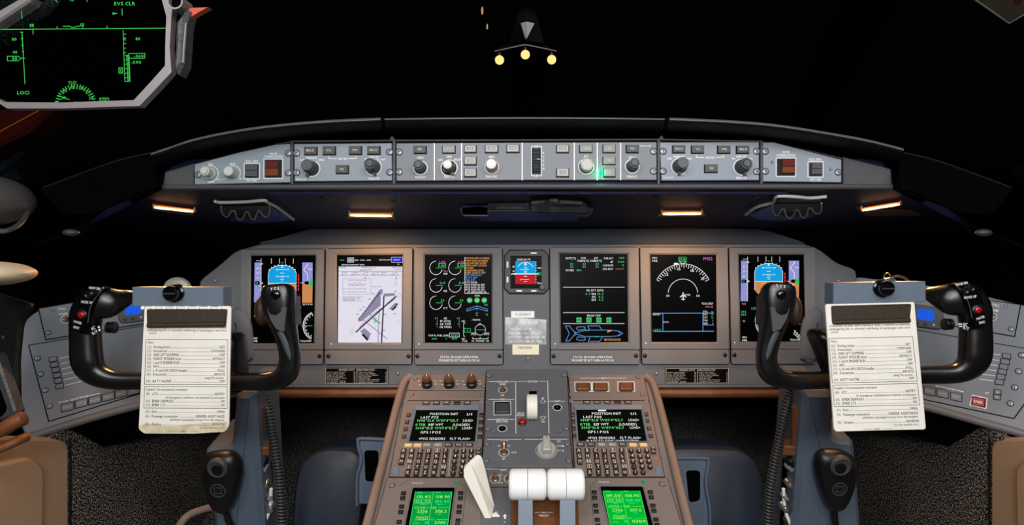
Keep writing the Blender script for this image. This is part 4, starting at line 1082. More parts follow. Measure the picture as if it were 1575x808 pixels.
# 5 navigation
T5, s5_ = display([(983.7, 381.2), (1117.3, 381.2), (1119.7, 560), (987, 560)], [(1000.3, 391.8), (1101.7, 392.3), (1103, 526.4), (1002.3, 526.4)], 537, [(991.9, 547.4), (1115, 546.4)], 'display showing a white compass arc above a blue outlined box')
def nav(q, b):
    W = 'e_white'; cx, cy, R_ = 285, 308, 183
    for t, x, y, w_, m, hh in (('HDG', 109, 88, 30, W, 12), ('146', 110, 106, 32, W, 14), ('FMS2', 440, 93, 56, 'e_mag', 20), ('TCAS STBY', 437, 373, 72, W, 13), ('DEPART', 122, 440, 48, W, 11), ('LEFT', 124, 538, 48, 'e_green', 14), ('RSTC', 180, 488, 34, W, 9), ('50', 191, 324, 20, W, 13), ('50', 378, 324, 20, W, 13), ('KTEB', 313, 318, 32, W, 11)):
        q.text(t, x, y, hh, m, w=w_)
    pts = [(cx + R_ * math.cos(RAD(a)), cy - R_ * math.sin(RAD(a))) for a in range(28, 154, 4)]
    q.line(pts, 3, W)
    for i, a in enumerate(range(28, 156, 5)):
        e = 18 if i % 2 else 26
        q.line([(cx + R_ * math.cos(RAD(a)), cy - R_ * math.sin(RAD(a))), (cx + (R_ - e) * math.cos(RAD(a)), cy - (R_ - e) * math.sin(RAD(a)))], 3.5, W)
    for t, x, y in (('12', 184, 192), ('15', 260, 158), ('18', 343, 168), ('21', 406, 218)): q.text(t, x, y, 15, W, w=20)
    q.arc(285, 312, 92, 5, 175, 3.5, W)
    q.frame(258, 84, 306, 110, 3, 'e_green'); q.text('158', 282, 97, 19, 'e_green', w=38)
    q.line([(264, 112), (284, 128), (304, 112)], 3.5, W); q.poly([(228, 122), (240, 118), (256, 122), (258, 130), (230, 136)], W)
    q.line([(286, 305), (286, 350)], 7, W); q.line([(268, 332), (286, 318), (304, 332)], 6, W); q.line([(276, 346), (296, 346)], 4, W)
    q.line([(100, 433), (476, 432)], 4, 'e_blue'); q.line([(104, 546), (476, 545)], 4, 'e_blue'); q.line([(160, 433), (160, 545)], 3.5, 'e_blue'); q.line([(409, 433), (409, 545)], 3.5, 'e_blue'); q.line([(409, 506), (476, 506)], 3, 'e_blue')
    for i, t in enumerate(('ETA', 'SAT', 'TAT', 'TAS', 'GSPD')): q.text(t, 412, 422 + i * 18.5, 11, W, 'l', 26); q.text(('---', '20', '20', '0', '0')[i], 473, 422 + i * 18.5, 11, (W, 'e_green', 'e_green', 'e_green', 'e_mag')[i], 'r')
    q.line([(426, 393), (452, 393)], 3, 'e_amber'); q.text('60', 465, 393, 12, 'e_mag')
graphic(T5, s5_, 980, 375, kd, nav)

# standby instrument
k4 = 90 / 404
T = Thing('standby_display', MP, (809, 451), 'small square standby instrument with blue over red picture and cut corners', 'display', None, -0.006)
F = T.F; g = lambda x, y, h=0: F.px(765 + x * k4, 375 + y * k4, h)
oc = [(52, 82), (86, 48), (318, 48), (350, 82), (352, 312), (320, 344), (84, 344), (50, 308)]
b = MB(); P = ccw([g(*p) for p in oc]); b.prism(inset(P, -.002), 0, 0.001, 'seam'); b.build('seam', T)
b = MB(); hole = [g(90, 84, .009), g(306, 84, .009), g(306, 310, .009), g(90, 310, .009)]
b.prism(P, 0.0, 0.004, 'panel_grey', 0.001)
mid = [g(58, 84), g(88, 54), g(316, 54), g(345, 86), g(346, 310), g(318, 338), g(86, 338), g(56, 306)]
inn = [hole[0], hole[0], hole[1], hole[1], hole[2], hole[2], hole[3], hole[3]]
b.ring(mid, inn, 0.004, 0.010, 'housing_grey'); b.build('bezel', T)
b = MB(); b.prism(hole, 0.004, 0.005, 'screen_black'); sc = b.build('screen', T)
b = MB(); q = Pen(b, F, 765, 375, k4, 0.0056)
q.rect(124, 122, 268, 207, 'e_cyan'); q.rect(124, 213, 268, 279, 'e_stbred'); lay(q)
q.rect(100, 205, 285, 213, 'e_white'); q.text('1009/29.79', 182, 110, 16, 'e_white', w=92); q.poly([(194, 122), (184, 150), (204, 150)], 'e_white')
q.arc(194, 190, 60, 30, 150, 4, 'e_white')
for y, w_ in ((177, 22), (165, 10), (190, 10), (200, 8), (226, 10), (247, 24), (262, 10)): q.line([(194 - w_, y), (194 + w_, y)], 3.5, 'e_white')
q.text('10', 162, 178, 10, 'e_white'); q.text('10', 162, 247, 10, 'e_white')
q.line([(96, 212), (118, 205), (124, 215)], 5, 'e_white'); q.rect(274, 196, 302, 218, 'e_ledgreen'); q.text('60', 112, 158, 14, 'e_white'); q.text('40', 112, 190, 12, 'e_white'); q.text('500', 290, 168, 12, 'e_white', w=24); q.text('1013', 290, 273, 11, 'e_white', w=30)
for i in range(8): q.line([(262, 130 + i * 19), (270, 130 + i * 19)], 3, 'e_white')
b.build('screen_graphics', sc)
for x0, y0, x1, y1 in ((230, 60, 272, 71), (64, 124, 76, 165), (64, 228, 76, 268), (130, 320, 170, 332), (233, 321, 270, 332)):
    b = MB(); b.prism([g(x0, y0, .011), g(x1, y0, .011), g(x1, y1, .011), g(x0, y1, .011)], 0.009, 0.0118, 'ivory', 0.0005); b.build('key', T)
knob(T, F, 765 + 310 * k4, 375 + 300 * k4, 0, [(4.6, 0, .006, 'knob_dark'), (4.2, .006, .010, 'knob_cap')], 0.010)

# labels and placards stuck on the panel
F = IP.F; k5 = 0.099
def label(poly, m, fn, nm, lab, h0=-0.006, h1=-0.0052):
    b = MB(); b.prism([F.px(*p) for p in poly], h0, h1, m)
    q = Pen(b, F, 770, 470, k5, h1 + 0.0003); fn(q); return b.build(nm, IP, label=lab)
def silver(q):
    q.text('CALL MEDLINK', 430, 265, 60, 'white_print', w=300)
    for t, y, w_, x in (('EMERGENCY: # + 99', 368, 330, 310), ('MEDLINK: 1 602 239 3627', 432, 510, 380), ('SATCOM: + 881 641 454 3811', 494, 570, 405), ('SATCOM: 1 410 371 7835', 560, 510, 385)): q.text(t, x, y, 46, 'white_print', w=w_)
label([(777, 488), (840.5, 492), (840.5, 530.5), (777, 530.5)], 'silver_foil', silver, 'sticker', 'silver foil sticker with white phone numbers')
label([(786, 478.8), (822, 478.8), (822, 489.2), (786, 489.2)], 'ivory', lambda q: q.text('V-AS363Y', 350, 137, 44, 'ink_soft', w=240), 'sticker', 'small white sticker with outlined lettering', -0.006, -0.0042)
label([(788, 530.5), (829, 530.5), (829, 546), (788, 546)], 'cream_label', lambda q: q.text('MEDLINK', 380, 655, 40, 'ink_soft', w=220), 'sticker', 'cream sticker reading MEDLINK', -0.006, -0.0042)
def placard(x0, y0, x1, y1):
    b = MB(); b.prism([F.px(x0, y1), F.px(x1, y1), F.px(x1, y0), F.px(x0, y0)], -0.006, -0.0048, 'black_gloss')
    q = Pen(b, F, x0, y0, 1, -0.0045); W, H = x1 - x0, y1 - y0
    q.frame(1, 1, W - 1, H - 1, .8, 'dial_grey'); q.line([(W * .505, 5), (W * .505, H - 2)], .7, 'dial_grey')
    q.text('AIRSPEED LIMITS', W * .34, 3.6, 3, 'dial_grey', w=24); q.text('OPERATION LIMITS', W * .64, 3.6, 3, 'dial_grey', w=28)
    L_ = ['VMO 300 KIAS', 'VA  210 KIAS', 'VFE 6 SLATS', 'VFE 16 FLAPS', 'VLO 200 KIAS', 'VLE 250 KIAS', 'WIPER 250', 'TIRE 195']
    R2 = ['MAX ALT 51000', 'MAX T/O 95000', 'MAX LDG 78600', 'MAX ZFW 50000', 'VMO 340 KIAS', 'MAX 0.89 MACH', 'TURB 270 KIAS', 'BELOW 10000']
    for i in range(8):
        y = 7.4 + i * 2.25
        q.text(L_[i], 2.6, y, 1.6, 'dial_grey', 'l', (28, 26, 28, 25, 30, 20, 29, 29)[i]); q.text(str(300 - 7 * i), W * .48, y, 1.6, 'dial_grey', 'r')
        q.text(R2[i], W * .53, y, 1.6, 'dial_grey', 'l', (22, 26, 30, 20, 17, 32, 31, 22)[i]); q.text('%d' % (41 + i), W - 2.5, y, 1.6, 'dial_grey', 'r')
    b.build('placard', IP, label='black limits placard with fine white table')
placard(500, 565.5, 597, 591); placard(1023.5, 566, 1121.5, 590.5)
for th, cx_, cy_, w_ in ((T3, 706, 552, 62), (T4, 911.5, 552, 64)):
    b = MB(); q = Pen(b, th.F, 0, 0, 1, 0.0076)
    if th is T4: b.prism(q.Q(cx_ - 33, cy_ - 6.5, cx_ + 33, cy_ + 6.5), 0.0070, 0.0075, 'panel_grey')
    q.h = 0.0079
    q.text('STATIC GROUND OPERATION', cx_, cy_ - 2.6, 3.6, 'white_print', w=w_ - 4); q.text('PROHIBITED BETWEEN 60-70% N1', cx_, cy_ + 2.6, 3.6, 'white_print', w=w_)
    b.build('warning_lettering', th)
# ---------------------------------------------------------------- side consoles
def console(sd):
    F0 = SL if sd < 0 else SR; nm = 'left' if sd < 0 else 'right'
    mir = (lambda p: p) if sd < 0 else (lambda p: p)
    anchor = (200, 620) if sd < 0 else (1420, 622)
    T = Thing('side_console', F0, anchor, 'grey side console angling back from the %s end of the panel' % nm, 'console')
    F = T.F
    if sd < 0:
        ol = [(312, 440), (190, 452), (100, 470), (62, 476), (42, 489), (31, 512), (26, 560), (27, 640), (40, 672), (60, 672), (170, 638), (312, 604)]
        edge = [(20, 682), (60, 668), (140, 643), (230, 619), (320, 596)]
    else:
        ol = [(1309, 425), (1420, 438), (1500, 452), (1575, 470), (1640, 482), (1640, 690), (1575, 672), (1460, 640), (1309, 604)]
        edge = [(1640, 688), (1575, 668), (1500, 647), (1410, 622), (1309, 596)]
    b = MB(); b.prism(rounded([F.px(*p) for p in ol], .02, 3), -0.03, 0, 'console_grey', 0.002); b.build('console_top', T)
    b = MB(); e = smooth([F.px3(*p, -0.004) for p in edge], 4); b.tube(e, [(0.009, 0.010)] * len(e), 'bezel_grey', 12); b.build('rolled_edge', T, label='smooth rolled lower edge')
    b = MB()
    lo = [F.px3(*p, -0.012) for p in edge]; n = len(lo)
    dn = Vector((0, 0, -1)); dl = Vector((dn.dot(F.U), dn.dot(F.V), dn.dot(F.N)))
    lo2 = [tuple(Vector(p) + dl * 0.07 + Vector((0, 0, -.08))) for p in lo]
    b.add(lo + lo2, [(i, i + 1, n + i + 1, n + i) for i in range(n - 1)], 'void'); b.build('skirt', T)
    return T
CL = console(-1); CR = console(1)
sk = 230 / 808; rk = 185 / 564
def plate(F0, poly, label, anchor):
    T = Thing('switch_unit', F0, anchor, label, 'switch panel', None, 0.0)
    b = MB(); P = ccw([T.F.px(*p) for p in poly]); b.prism(inset(P, -0.0018), -0.002, 0.0004, 'seam'); b.prism(P, -0.002, 0.0022, 'console_grey', 0.0007); b.build('faceplate', T)
    return T
def toggle(T, x, y, tip, h0=0.0022, r=4.2, m='chrome', L=0.028, ring=True):
    """bat-handle switch: base nut, collar and lever leaning to the pixel tip"""
    F = T.F; u, v = F.px(x, y, h0); s_ = math.dist(F.px(x, y, h0), F.px(x + 1, y, h0)); rr = r * s_
    b = MB(); b.lathe(0, 0, [(rr, 0), (rr, .002), (rr * .8, .003)], m, 16); b.lathe(0, 0, [(rr * .55, .003), (rr * .55, .007), (rr * .4, .009)], m, 12)
    o = b.build('toggle_switch', T, (u, v, h0))
    tu, tv = F.px(*tip, h0 + L); a = Vector((0, 0, 0.006)); e = Vector((tu - u, tv - v, L))
    b = MB(); b.tube([a, a.lerp(e, .5), a.lerp(e, .85), e], [rr * .32, rr * .45, rr * .62, rr * .5], m, 10, (0, 1, 0)); b.build('lever', o)
    if ring:
        b = MB(); b.line([(rr * 1.45 * math.cos(RAD(i * 15)), rr * 1.45 * math.sin(RAD(i * 15))) for i in range(25)], .7 * s_, .0004, 'white_print'); b.build('index_ring', o)
    return o
def keys(T, F, pts, w, h, lab, slope, cap='console_grey', ink='dial_grey', th=3.4, h0=0.0022):
    for (x, y), t in zip(pts, lab):
        b = MB(); u, v = F.px(x, y, h0)
        q = [F.px(x - w / 2, y - h / 2 - slope * w / 2, h0), F.px(x + w / 2, y - h / 2 + slope * w / 2, h0), F.px(x + w / 2, y + h / 2 + slope * w / 2, h0), F.px(x - w / 2, y + h / 2 - slope * w / 2, h0)]
        P = [(a - u, c - v) for a, c in q]
        b.prism(rounded(inset(ccw(P), -.0011), .002, 2), 0, .0006, 'seam'); b.prism(rounded(P, .0015, 2), 0, .0028, cap, .0007)
        s_ = math.dist(F.px(x, y, h0), F.px(x + 1, y + slope, h0)); hh = math.dist(F.px(x, y - th / 2, h0), F.px(x, y + th / 2, h0))
        du = (F.px(x + 5, y + 5 * slope, h0)[0] - u, F.px(x + 5, y + 5 * slope, h0)[1] - v)
        if t: b.text(t, 0, 0, hh, .0031, ink, 'c', w * .72 * s_ if len(t) > 1 else None, du)
        b.build('key', T, (u, v, h0))
# left
T = plate(SL, [(60, 475.5), (232, 446), (232, 496), (71, 522.5)], 'panel with STALL PUSHER toggle on the left console, behind the left yoke', (150, 506)); F = T.F
screw(T, F, 74.6, 512, 4.2, .0022); screw(T, F, 81, 477.5, 2.6, .0022, 'screw_metal')
toggle(T, 101, 491.5, (102, 487), r=5.2, m='brass', L=.018)
b = MB(); q = Pen(b, F, 0, 0, 1, .0026); q.text('STALL', 95.5, 475, 3.8, 'white_print', w=12, slope=-.1); q.text('PUSHER', 97.5, 483, 3.6, 'white_print', w=13, slope=-.1); b.build('lettering', T)
T = plate(SL, [(45, 532), (215, 503), (330, 484), (330, 572), (217, 604.5), (75.5, 648)], 'circuit breaker key panel on the left console, below the left yoke', (190, 612)); F = T.F
g = lambda x, y: (x * sk, 430 + y * sk)
for x, y in ((203, 427), (222, 512), (245, 600), (268, 685)): screw(T, F, *g(x, y), 4.8, .0022)
keys(T, F, [g(*p) for p in ((287, 432), (294, 462), (301, 490), (308, 519), (315, 548), (322, 578))], 11.5, 6.8, ['-'] * 6, -.14, th=2)
keys(T, F, [g(*p) for p in ((365, 690), (440, 670), (512, 652), (585, 634), (655, 616), (722, 602))], 18.5, 11, ['STAT', 'SYS', 'BUS', 'PREV', 'NEXT', 'TEST'], -.24)
b = MB(); q = Pen(b, F, 0, 430, sk, .0026)
for i, y in enumerate((428, 457, 486, 515, 545, 574)): q.line([(322 + 5 * i, y), (440 + 4 * i, y - 28)], 3, 'white_print')
q.line([(316, 666), (370, 654)], 3.5, 'white_print'); q.line([(486, 628), (538, 616)], 3.5, 'white_print'); q.text('CIRCUIT BREAKER', 430, 640, 11, 'white_print', w=100, slope=-.24); b.build('lettering', T)
# right
g = lambda x, y: (1390 + x * rk, 415 + y * rk)
T = plate(SR, [(1400, 445), (1569, 469.5), (1560, 517.5), (1400, 490)], 'panel with STALL PUSHER toggle on the right console, beside the right yoke', (1480, 503)); F = T.F
screw(T, F, *g(503, 279), 4.6, .0022); screw(T, F, *g(478, 172), 2.6, .0022)
toggle(T, *g(414, 222), g(413, 208), r=5.2, m='brass', L=.018)
b = MB(); q = Pen(b, F, 1390, 415, rk, .0026); q.text('STALL', 430, 166, 12, 'white_print', w=38, slope=.1); q.text('PUSHER', 425, 191, 11, 'white_print', w=42, slope=.1); b.build('lettering', T)
T = plate(SR, [(1330, 497), (1400, 507), (1630, 546), (1559, 643.6), (1410, 612), (1330, 588)], 'key panel with the red EMER CNCL key on the right console', (1470, 622)); F = T.F
for x, y in ((553, 401), (538, 477), (520, 552), (500, 628)): screw(T, F, *g(x, y), 5.4, .0022)
keys(T, F, [g(*p) for p in ((482, 406), (475, 432), (468, 456), (462, 480), (455, 504), (448, 528))], 12.5, 7.4, ['-'] * 6, .14, th=2)
keys(T, F, [g(*p) for p in ((122, 570), (183, 582), (246, 597))], 17, 11.5, ['PREV', 'CNCL', 'TEST'], .2)
keys(T, F, [g(440, 575), g(437, 599)], 10, 7, ['\u25b2', '\u25bc'], .16, th=3)
keys(T, F, [g(350, 621)], 19, 12, ['EMER'], .2, cap='red_plastic', ink='white_print', th=4)
b = MB(); q = Pen(b, F, 1390, 415, rk, .0026)
q.line([(322, 588), (392, 604), (386, 652), (310, 634), (322, 588)], 4, 'white_print'); q.text('EMER', 356, 596, 8, 'white_print', w=24, slope=.2); q.text('BRT', 392, 579, 10, 'white_print', w=18, slope=.2)
for i, y in enumerate((400, 426, 450, 474, 498, 522)): q.line([(452 - 6 * i, y), (385 - 6 * i, y - 8)], 3, 'white_print')
q.line([(150, 545), (195, 553)], 3.5, 'white_print'); q.line([(248, 566), (280, 573)], 3.5, 'white_print'); q.text('SYSTEM', 222, 560, 10, 'white_print', w=44, slope=.18); b.build('lettering', T)
# round-cornered clock units with a blue lit face, half hidden behind the yokes
for F0, nm, cx_, cy_, sl in ((SL, 'left', 206, 478, -.12), (SR, 'right', 1425, 487, .14)):
    T = Thing('clock_unit', F0, (cx_, cy_ + 12), 'black clock with blue lit face on the %s console, partly behind the clipboard' % nm, 'clock', None, .0022)
    F = T.F; P = [F.px(cx_ + dx, cy_ + dy + sl * dx, .006) for dx, dy in ((-24, -17), (26, -17), (26, 17), (-24, 17))]
    b = MB(); b.prism(rounded(P, .014, 4), 0, .006, 'housing_grey', .001); b.build('case', T)
    S = [F.px(cx_ + dx, cy_ + dy + sl * dx, .0065) for dx, dy in ((-14, -11), (12, -11), (12, 6), (-14, 6))]
    b = MB(); b.prism(rounded(S, .006, 3), .006, .0065, 'e_clock')
    b.build('screen', T)
    for dx in (-14, -2, 11):
        b = MB(); u, v = F.px(cx_ + dx, cy_ + 12 + sl * dx, .006); b.lathe(u, v, [(.003, .006), (.003, .009), (.002, .010)], 'black_plastic' if dx < 5 else 'dial_grey', 12); b.build('knob', T)
# small round knob caps seen on the panel top behind the clipboards
for F0, x, y, nm in ((SL, 273, 446, 'left'), ):
    T = Thing('gasper_vent', F0, (x, y), 'round grey air outlet on the left console, behind the clipboard', 'air vent')
    b = MB(); b.lathe(0, 0, [(.030, 0), (.030, .004), (.024, .009), (.018, .006)], 'dial_grey', 28); b.build('outlet_ring', T)
    b = MB(); b.lathe(0, 0, [(.014, .004), (.012, .010), (.006, .013)], 'black_plastic', 20); b.build('outlet_core', T)
for F0, x, y, nm in ((SL, 328, 440, 'left'), (SR, 1370, 436, 'right')):
    T = Thing('headset_jack', F0, (x, y), 'black ribbed connector on the top edge of the %s console' % nm, 'connector')
    b = MB(); b.lathe(0, 0, [(.016, 0), (.016, .008), (.013, .012), (.013, .02), (.009, .022)], 'black_plastic', 20, True, 0, .08); b.build('connector_body', T)
    b = MB(); b.tube(smooth([(0, 0, .02), (.01, .012, .028), (.03, .012, .02), (.045, .0, .004)], 4), .0035, 'brass' if nm == 'right' else 'black_plastic', 8, (0, 1, 0)); b.build('lead', T)
# rounded grey housings for the yokes' rear hubs, beside the flight displays
for x, y, nm, sx in ((362, 520, 'left', 1), (1258, 520, 'right', -1)):
    T = Thing('yoke_hub_pod', MP, (x, 556), 'smooth grey rounded pod beside the %s flight display, half behind the clipboard' % nm, 'pod', None, -.006)
    F = T.F; g = lambda a, c: F.px(x + sx * (a - 362), c, .02)
    b = MB(); P = smooth([g(352, 556), g(350, 490), g(354, 477), g(363, 474), g(375, 482), g(383, 500), g(386, 530), g(386, 553), g(372, 558)], 3)
    b.dome(P, [(1, 0), (1, .004), (.95, .008), (.85, .010)], 'panel_grey'); b.build('pod_shell', T)
    b = MB(); b.tube(smooth([(*g(359, 497), .010), (*g(362, 520), .010), (*g(364, 548), .021), (*g(372, 558), .018), (*g(386, 553), .01)], 4), .0012, 'seam', 6); b.build('shut_line', T)

# ---------------------------------------------------------------- things at the far left and far right
F0 = camframe(1.0)
T = Thing('air_outlet', F0, (5, 345), 'dark glossy ball shaped air outlet at the left window sill', 'air vent')
F = T.F
b = MB(); b.ball(F.px3(-22, 308, -.02), .066, 'silver_vent', 24, (1, .62, 1)); b.build('outlet_ball', T)
b = MB(); b.tube(smooth([F.px3(-30, 350, .03), F.px3(5, 356, .03), F.px3(30, 345, .0), F.px3(42, 328, -.03)], 5), .004, 'hud_dark', 8); b.build('outlet_rim', T)
T = Thing('armrest', camframe(.95), (0, 438), 'pale beige oval armrest tip at the left edge below the window', 'armrest')
b = MB(); b.ball(T.F.px3(-18, 421, 0), .055, 'tan_vinyl', 24, (1, .34, 1.2)); b.build('armrest_pad', T)
# black side ledge with framed pocket, lower left
T = Thing('side_ledge', camframe(1.05), (20, 640), 'black side ledge with a framed pocket left of the left console', 'ledge')
F = T.F; g = lambda x, y, h=0: F.px(x, y, h)
b = MB(); b.prism(rounded([g(-60, 440), g(34, 470), g(16, 500), g(10, 560), g(12, 640), g(-60, 690)], .01), -.03, -.02, 'leather', .004); b.build('ledge_pad', T)
b = MB(); b.prism(rounded([g(-60, 536), g(-6, 546), g(24, 634), g(22, 640), g(-60, 668)], .006), -.02, .0, 'hud_dark', .003); b.build('pocket_frame', T)
b = MB(); b.prism(rounded([g(-60, 585, .001), g(-4, 588, .001), g(11, 630, .001), g(2, 642, .001), g(-60, 655, .001)], .01), -.002, .002, 'void', .001); b.build('pocket', T)
screw(T, F, 2, 521, 6, -.02, 'screw_black')
T = Thing('ledge_trim', camframe(1.04), (15, 690), 'warm brown padded leather roll under the black ledge, lower left', 'padding')
F = T.F
b = MB(); b.tube(smooth([(*F.px(-40, 668), 0), (*F.px(0, 662), 0), (*F.px(22, 650), 0), (*F.px(36, 643), -.005)], 4), [(.012, .016)] * 12 + [(.008, .01)], 'leather_warm', 12); b.build('upper_roll', T)
b = MB(); b.tube(smooth([F.px3(-40, 704, -.02), F.px3(0, 690, -.02), F.px3(25, 679, -.03), F.px3(44, 671, -.05)], 4), [(.008, .01)] * 12 + [(.004, .005)], 'leather_warm', 12); b.build('lower_roll', T)
# red lit frame under the sight glass
T = Thing('window_frame_lining', camframe(1.1), (30, 200), 'dark red padded window frame lining at the upper left', 'lining')
F = T.F
b = MB(); b.prism([F.px(-60, 250), F.px(-60, 172), F.px(20, 166), F.px(80, 169), F.px(40, 205)], -.05, 0, 'red_trim', .006); b.build('lining_pad', T)
b = MB(); b.tube([F.px3(-10, 208, .001), F.px3(60, 170, .001)], .0012, 'amber_dim', 6); b.build('lining_welt', T)
# sun visor corner
T = Thing('sun_visor', camframe(.9), (1552, 36), 'corner of a brown tinted sun visor at the upper right', 'visor')
F = T.F
b = MB(); b.prism([F.px(1220, -194), F.px(1552, 36), F.px(1902, -161), F.px(1570, -391)], -.004, 0, 'visor', .001); b.build('visor_panel', T)
b = MB(); b.tube([F.px3(1500, 0, .0005), F.px3(1552, 36, .0005), F.px3(1600, 8, .0005)], .0012, 'hud_dark', 6); b.build('visor_edge', T)
b = MB(); b.prism(rounded([F.px(1556, -6), F.px(1572, -6), F.px(1570, 6), F.px(1562, 8)], .004), 0, .0006, 'red_trim'); b.build('visor_mark', T)
# faint warm reflections of lamps far up on the windscreen post: two small glowing beads added for them
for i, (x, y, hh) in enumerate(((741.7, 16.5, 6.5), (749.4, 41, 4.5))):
    T = Thing('lamp_ghost', camframe(1.6), (x, y), ('larger, upper' if i == 0 else 'smaller, lower') + ' added sliver glowing for an amber lamp reflection left of the hanging sight', 'lamp')
    b = MB(); b.ball((0, 0, 0), hh * 1.6 / FPX, 'e_ghost', 12, (.25, 1, .25)); b.build('ghost_bead', T)

# ---------------------------------------------------------------- head-up display glass
HF_ = camframe(.72)
T = Thing('head_up_display', HF_, (140, 165), 'head-up display glass in a grey eight-sided frame at the upper left', 'head-up display')
F = T.F; hk = 340 / 1374; g = lambda x, y, h=0: F.px(x * hk, y * hk, h)
outer = [(-330, 560), (-120, 600), (0, 640), (62, 680), (400, 680), (880, 664), (980, 560), (1078, 455), (1066, 300), (1078, 110), (1100, -60), (1090, -330), (-330, -330)]
inner = [(-330, 530), (-120, 575), (0, 615), (40, 640), (400, 643), (845, 628), (945, 520), (1038, 415), (1040, 280), (1046, 110), (1000, -60), (960, -300), (-330, -300)]
b = MB(); b.ring([g(*p) for p in outer], [g(*p) for p in inner], -.006, .004, 'hud_metal'); b.build('frame', T)
m = bpy.data.materials.new('hud_glass'); m.use_nodes = True; M['hud_glass'] = m
nt = m.node_tree; nt.nodes.clear(); o_ = nt.nodes.new('ShaderNodeOutputMaterial'); mx = nt.nodes.new('ShaderNodeMixShader'); tr = nt.nodes.new('ShaderNodeBsdfTransparent'); gl = nt.nodes.new('ShaderNodeBsdfGlossy')
mx.inputs[0].default_value = .003; gl.inputs['Roughness'].default_value = .05; tr.inputs[0].default_value = (.8, .86, .84, 1)
nt.links.new(tr.outputs[0], mx.inputs[1]); nt.links.new(gl.outputs[0], mx.inputs[2]); nt.links.new(mx.outputs[0], o_.inputs[0])
b = MB(); b.prism([g(*p) for p in inner], -.005, -.003, 'hud_glass'); gl_o = b.build('glass', T)
b = MB(); q = Pen(b, F, 0, 0, hk, -.0025); W = 'e_hud'
q.line([(-100, 186), (0, 183), (500, 179), (1042, 175)], 4, W)
q.text('EVS CLR', 775, 22, 22, W, w=130); q.line([(758, 55), (760, 95)], 4, W); q.line([(700, 84), (728, 84)], 4, W); q.arc(706, 84, 6, 0, 360, 3, W)
q.line([(134, 66), (137, 115)], 4, W); q.line([(136, 198), (155, 522)], 4, W)
for i in range(4): q.line([(126 + i * 3, 201 + i * 40), (142 + i * 2, 201 + i * 40)], 3.5, W)
q.text('60', 88, 243, 18, W, w=28); q.text('40', 92, 324, 18, W, w=28); q.line([(46, 350), (112, 350), (132, 363), (112, 378), (46, 378), (46, 350)], 3.5, W); q.text('30', 90, 364, 20, W, w=32); q.line([(132, 362), (156, 362)], 3.5, W)
q.text('LOC1', 144, 576, 22, W, w=74); q.text('15', 198, 158, 18, W, w=24); q.line([(192, 180), (218, 180)], 3, W); q.line([(204, 180), (206, 212)], 4, W); q.line([(354, 165), (355, 180)], 4, W); q.line([(665, 162), (666, 176)], 4, W)
q.line([(392, 163), (436, 163), (448, 174), (458, 166), (468, 174), (478, 162), (515, 160)], 3.5, W); q.text('15', 512, 153, 18, W, w=24); q.line([(514, 160), (514, 178)], 3, W)
q.line([(765, 188), (770, 340), (776, 505)], 3.5, W)
for i in range(5): q.line([(766, 212 + i * 29), (783, 212 + i * 29)], 3.5, W)
q.line([(780, 232), (768, 242), (780, 252)], 3, W); q.text('80', 857, 241, 18, W, w=28); q.text('-590', 846, 387, 18, W, w=62)
q.line([(790, 348), (804, 333), (900, 332), (900, 362), (804, 362), (790, 348)], 3.5, W); q.text('-360', 862, 348, 16, W, w=60)
q.line([(776, 345), (802, 345), (808, 505), (778, 508)], 4, W); q.line([(788, 345), (796, 505)], 5, W); q.line([(796, 345), (804, 505)], 3, W)
for i in range(5): q.line([(775, 372 + i * 28), (802, 370 + i * 28)], 3, W)
q.frame(739, 422, 762, 455, 4, W); q.text('S', 750, 438, 20, W)
cx_, cy_ = 470, 640
for i, a in enumerate(range(4, 178, 9)):
    e = 28 if i % 3 == 0 else 16; c_, s_ = math.cos(RAD(a)), math.sin(RAD(a))
    q.line([(cx_ + 124 * c_, cy_ - 116 * s_), (cx_ + (124 - e) * c_, cy_ - (116 - e) * s_)], 5, W)
for t, x, y in (('12', 404, 562), ('15', 452, 543), ('18', 506, 548), ('21', 543, 573), ('24', 566, 610), ('09', 396, 608)): q.text(t, x, y, 18, W, w=26)
q.text('TUT', 449, 515, 20, W, w=52); q.line([(360, 594), (430, 620)], 4, W); q.disc(468, 634, 3, W); q.frame(620, 610, 674, 634, 3.5, W); q.text('LOC', 647, 622, 16, W, w=42); q.line([(342, 634), (362, 634)], 4, W)
q.text('TO', 446, 2, 12, W, w=26); q.line([(346, 0), (354, 12)], 4, W); q.line([(540, 0), (543, 12)], 3, W)
b.build('symbology', gl_o)
b = MB(); b.prism([g(*p, .02) for p in [(1080, 130), (1145, 45), (1170, 60), (1146, 140), (1130, 390), (1095, 458), (1064, 428), (1075, 300)]], 0.0, .018, 'hud_dark', .004); b.build('side_arm', T)
b = MB(); b.tube([(*g(1150, 140, .02), .018), (*g(1140, 260, .02), .018), (*g(1132, 388, .02), .018)], .0011, 'hud_metal', 6); b.build('arm_edge', T)
b = MB(); b.lathe(*g(1093, 12, .02), [(.0088, .0), (.0088, .022), (.0070, .022), (.0066, .016), (.002, .016)], 'hud_metal', 24); b.build('latch_ring', T)
b = MB(); b.lathe(*g(1093, 12, .02), [(.0064, .014), (.0064, .0175), (.005, .0178)], 'void', 20); b.build('latch_button', T)
b = MB(); b.tube([(*g(1090, -120), 0), (*g(1090, -330), -.01), (g(1090, -330)[0], g(1090, -330)[1] + .35, -.05)], [(.012, .008)] * 3, 'hud_dark', 8); b.build('mount_arm', T)
b = MB(); b.prism([g(*p, .012) for p in [(1172, 46), (1296, 43), (1140, 132), (1160, 80)]], .004, .012, 'orange_tab', .001); b.build('release_tab', T, label='orange release tab')
b = MB(); b.prism([g(*p, .003) for p in [(-40, 80), (-40, 160), (0, 128), (175, 12), (200, -20), (130, -20)]], -.012, .003, 'hud_metal', .002); b.build('frame_arm', T)
